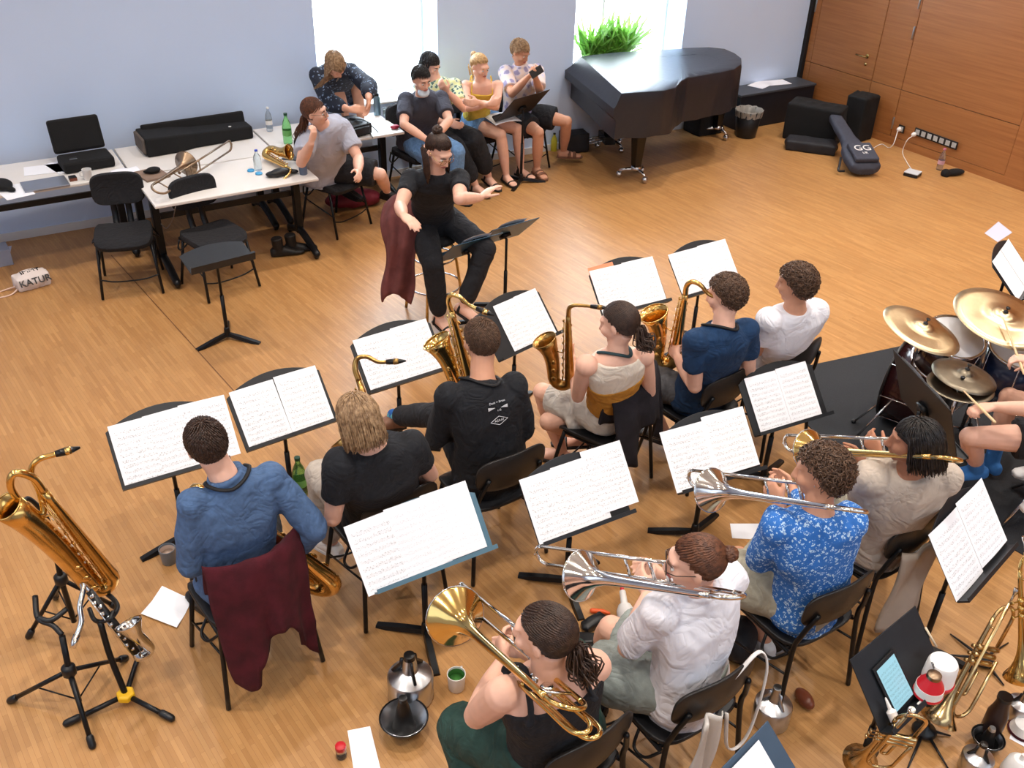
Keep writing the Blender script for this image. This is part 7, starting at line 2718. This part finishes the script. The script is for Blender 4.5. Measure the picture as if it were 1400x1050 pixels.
lobj('cup_mute', 'white mute with a short stem at the bottom right corner', 'mute', P(1386, 1060, 0), [('can', [(.058, 0), (.062, .02), (.05, .09), (.03, .11)], M_WPL), ('stem', [(.010, .11), (.008, .14)], M_WPL)], group=GM)
lobj('plunger_mute', 'white plunger cup with a dark red rim at the right edge', 'mute', P(1398, 1000, 0), [('rim', [(.062, 0), (.066, .006), (.062, .014)], M_MAROON), ('cup', [(.06, .012), (.045, .05), (.02, .06)], M_WPL)], group=GM)
m = MB(); a_ = CXT @ V((.215, .20, -.006)); b_ = CXT @ V((.232, .11, -.006)); m.tube([a_, b_], .0045, 6); single(m.build('pencil', mat('pale_wood', (222, 204, 176), rough=.6)), 'pencil clipped to the right side of the tablet stand', 'pencil', a_)
# pens on lips of stands, print on the black top, straps round the players' necks
bpers = [o for o in SC.objects if o.name.startswith('person') and o.parent is None]
BY = {o['label']: o for o in bpers}


def who(s):
    return next(o for k, o in BY.items() if s in k)


M_STRAP = mat('strap_webbing', (20, 20, 24), rough=.7, var=.1)
for J, key, mt in ((J8, 'blue long', M_STRAP), (J10, 'white print', M_STRAP), (J12, 'navy', M_STRAP), (J11, 'halter', mat('teal_pad', (22, 54, 62), rough=.6, var=.2))):
    tr = torso_rings(J, {}, .03)
    n_ = J['neck']; s = J['S']
    X_ = (J['sR'] - J['sL']).normalized(); F_ = J['fwd']
    pts = [n_ - X_ * .11 * s + F_ * .06 + V((0, 0, .0)), n_ - X_ * .085 * s - F_ * .045 + V((0, 0, .028)), n_ - F_ * .088 + V((0, 0, .005)), n_ + X_ * .085 * s - F_ * .045 + V((0, 0, .028)), n_ + X_ * .11 * s + F_ * .06]
    o_ = who(key)
    sm = [c for c in o_.children if c.data and c.name.split('.')[0] in ('shirt', 'halter_top', 'body')]
    from mathutils.bvhtree import BVHTree
    vv, ff = [], []
    for c in sm:
        b_ = len(vv); vv += [v.co + o_.location for v in c.data.vertices]; ff += [tuple(i + b_ for i in p.vertices) for p in c.data.polygons]
    bt_ = BVHTree.FromPolygons(vv, ff)
    q_ = []
    for p_ in spline(pts, 6):
        r_ = bt_.ray_cast(p_ + (p_ - n_ + V((0, 0, .05))).normalized() * .15, -(p_ - n_ + V((0, 0, .05))).normalized())
        lo_, no_ = (r_[0], r_[1]) if r_[0] is not None else bt_.find_nearest(p_)[:2]
        q_.append(lo_ + no_ * .008)
    m = MB(); m.tube(spline(q_[::3] + [q_[-1]], 3), .010, 8, flat=.7)
    m.build('neck_strap', mt, who(key))
pr = who('white print')
sh = [o for o in pr.children if o.name.startswith('shirt')][0]
M_PRINT = mat('white_print', (214, 216, 222), rough=.8)
dgp = bpy.context.evaluated_depsgraph_get()


def on_back(px, py):
    """point on the shirt's back seen at the pixel"""
    r = ray(px, py).normalized()
    mw = sh.matrix_world if sh.matrix_world.translation.length > 0 else Matrix.Translation(pr.location)
    from mathutils.bvhtree import BVHTree
    if not hasattr(on_back, 't'):
        on_back.t = BVHTree.FromPolygons([v.co + pr.location for v in sh.data.vertices], [p.vertices for p in sh.data.polygons])
    h = on_back.t.ray_cast(EYE, r)
    return h[0], h[1]


c_, n_ = on_back(682, 566)
if c_ is not None:
    ex = (on_back(693, 561)[0] - on_back(668, 569)[0]).normalized()
    n2 = n_ - ex * n_.dot(ex); n2.normalize(); ey = n2.cross(ex)
    ey = ey if ey.z > 0 else -ey

    def put(name, mk, px, py, sc=1.0):
        p_, nn = on_back(px, py)
        T = basis(p_ + n2 * .006, ex, ey, n2)
        m = MB(); mk(m); m.xf(T)
        return m.build(name, M_PRINT, sh, smooth=False)
    oz = []

    def diamond(m):
        for k in (1.0, .72):
            pass
        o_ = [(-.045, 0), (0, .024), (.045, 0), (0, -.024)]
        m.tube([V((a, b, 0)) for a, b in o_ + o_[:1]], .0016, 5)
    put('badge_outline', diamond, 682, 574)
    p_, _ = on_back(682, 574)
    text_mesh('lettering', 'ASAAI', basis(p_ + n2 * .006, ex, ey, n2), .018, M_PRINT, sh)
    for sx, px, py in ((-1, 670, 559), (1, 690, 554)):
        put('wing_print', lambda m: m.slab([(-.024 * sx, 0), (.012 * sx, .009), (.012 * sx, -.009)], .0015), px, py)
    p_, _ = on_back(682, 560)
    text_mesh('lettering', '112', basis(p_ + n2 * .006, ex, ey, n2), .014, M_PRINT, sh)
    p_, _ = on_back(679, 549)
    text_mesh('lettering', 'Dust + Brass', basis(p_ + n2 * .006, ex, ey, n2), .016, M_PRINT, sh)

# sheet on the blonde person's lap, the phone, the phone of the man beside
q = P(688, 160, .66)
m = MB(); m.quadgrid(lambda u, v: q + V(((u - .5) * .30, (v - .5) * .24, -.02 * (2 * u - 1) ** 2 + .02 * (v - .5))), 8, 6)
single(m.build('sheet_music', M_PAPER, None, thick=.002), 'white sheet lying across the lap of the blonde person', 'sheet music', q)
q = (J6['wL'] + J6['wR']) / 2 + V((0, -.08, .07))
m = MB(); m.box(q, (.075, .012, .15), Matrix.Rotation(-.5, 3, 'X') @ Matrix.Rotation(1.2, 3, 'Y'))
single(m.build('phone', M_BLACK, None, smooth=False, bevel=.004), 'black phone in the hands of the person in the patterned shirt', 'phone', q)

sheet(MX5, -.25, .05, .20, .30, mat('orange_paper', (236, 150, 112), rough=.75, var=.02), 'orange sheet peeking out behind the pages of a music stand', 'coloured sheets', .0002, 2, 0, 'paper_sheet', 'paper')
for Mx_, x0, lab in ((MX7, .05, 'black pencil on the lip of the blue-rimmed stand'), (MX8, -.02, 'black pencil on the lip of the central stand'), (MX10, .02, 'black pencil on the lip of the stand beside the black mat')):
    a_, b_ = Mx_ @ V((x0, .009, -.030)), Mx_ @ V((x0 + .15, .010, -.026))
    m = MB(); m.tube([a_, b_], .0045, 6); single(m.build('pencil', M_BLACK), lab, 'pencil', a_, 'black pencils')
o_ = who('white print')
m = MB(); d_ = (J10['kL'] - J10['aL']).normalized()
m.tube([J10['aL'] - d_ * .03, J10['aL'] + d_ * .05, J10['aL'] + d_ * .12], [.042, .043, .048], 14)
m.build('sock', print_mat('blue_striped_sock', (24, 104, 190), (120, 210, 225), 16, .3), o_)
# ------------------------------------------------------------------ light
w = bpy.data.worlds.new('sky')
SC.world = w
w.use_nodes = True
bg = w.node_tree.nodes['Background']
bg.inputs['Color'].default_value = (.86, .93, 1.0, 1)
bg.inputs['Strength'].default_value = 9.0


def area(name, loc, target, size, power, col, sy=None, spread=None):
    l = bpy.data.lights.new(name, 'AREA')
    l.energy = power
    l.color = col
    l.shape = 'RECTANGLE' if sy else 'DISK'
    l.size = size
    if sy:
        l.size_y = sy
    if spread:
        l.spread = spread
    o = bpy.data.objects.new(name, l)
    o.location = loc
    o.rotation_euler = (V(target) - V(loc)).to_track_quat('-Z', 'Y').to_euler()
    COL.objects.link(o)
    return o


WARM = (1.0, .91, .81)
for y, pw in ((.2, 27), (2.6, 28), (5.0, 24), (7.2, 24)):
    for x in (-1.6, 1.0, 3.6, 6.2, 8.6):
        area('ceiling_lamp', (x + .2, y, TOPZ - .15), (x + .2, y, 0), .22, pw * (1.12 if x > 5 else .95), WARM, None, math.radians(112))
area('window_daylight', ((W1[0] + W1[1]) / 2, wy(3.7) + .30, 2.1), ((W1[0] + W1[1]) / 2, 4, 1.2), 1.2, 30, (.8, .9, 1.0), 2.4)
area('window_daylight', ((W2[0] + W2[1]) / 2, wy(6.7) + .30, 2.1), ((W2[0] + W2[1]) / 2, 4, 1.2), 1.4, 36, (.8, .9, 1.0), 2.4)
# cool fill lamps added behind and beside the gallery, no windows built there
area('window_daylight', (-3.9, 3.0, 2.6), (3, 3.6, .8), 5.0, 70, (.74, .87, 1.0), 3.6)
area('window_daylight', (3.5, -3.9, 3.4), (3.5, 4, .8), 9.0, 180, (.72, .86, 1.0), 3.0)
SC.view_settings.view_transform = 'Standard'
SC.view_settings.look = 'None'
SC.view_settings.gamma = 1.0
SC.view_settings.use_curve_mapping = False
SC.view_settings.exposure = 0.20
SC.cycles.use_denoising = True
SC.cycles.max_bounces = 8
SC.cycles.diffuse_bounces = 4
SC.cycles.glossy_bounces = 4
SC.cycles.transmission_bounces = 6
SC.cycles.sample_clamp_indirect = 6.0
for o in list(SC.objects):
    if 'worldspace' in o.keys():
        del o['worldspace']
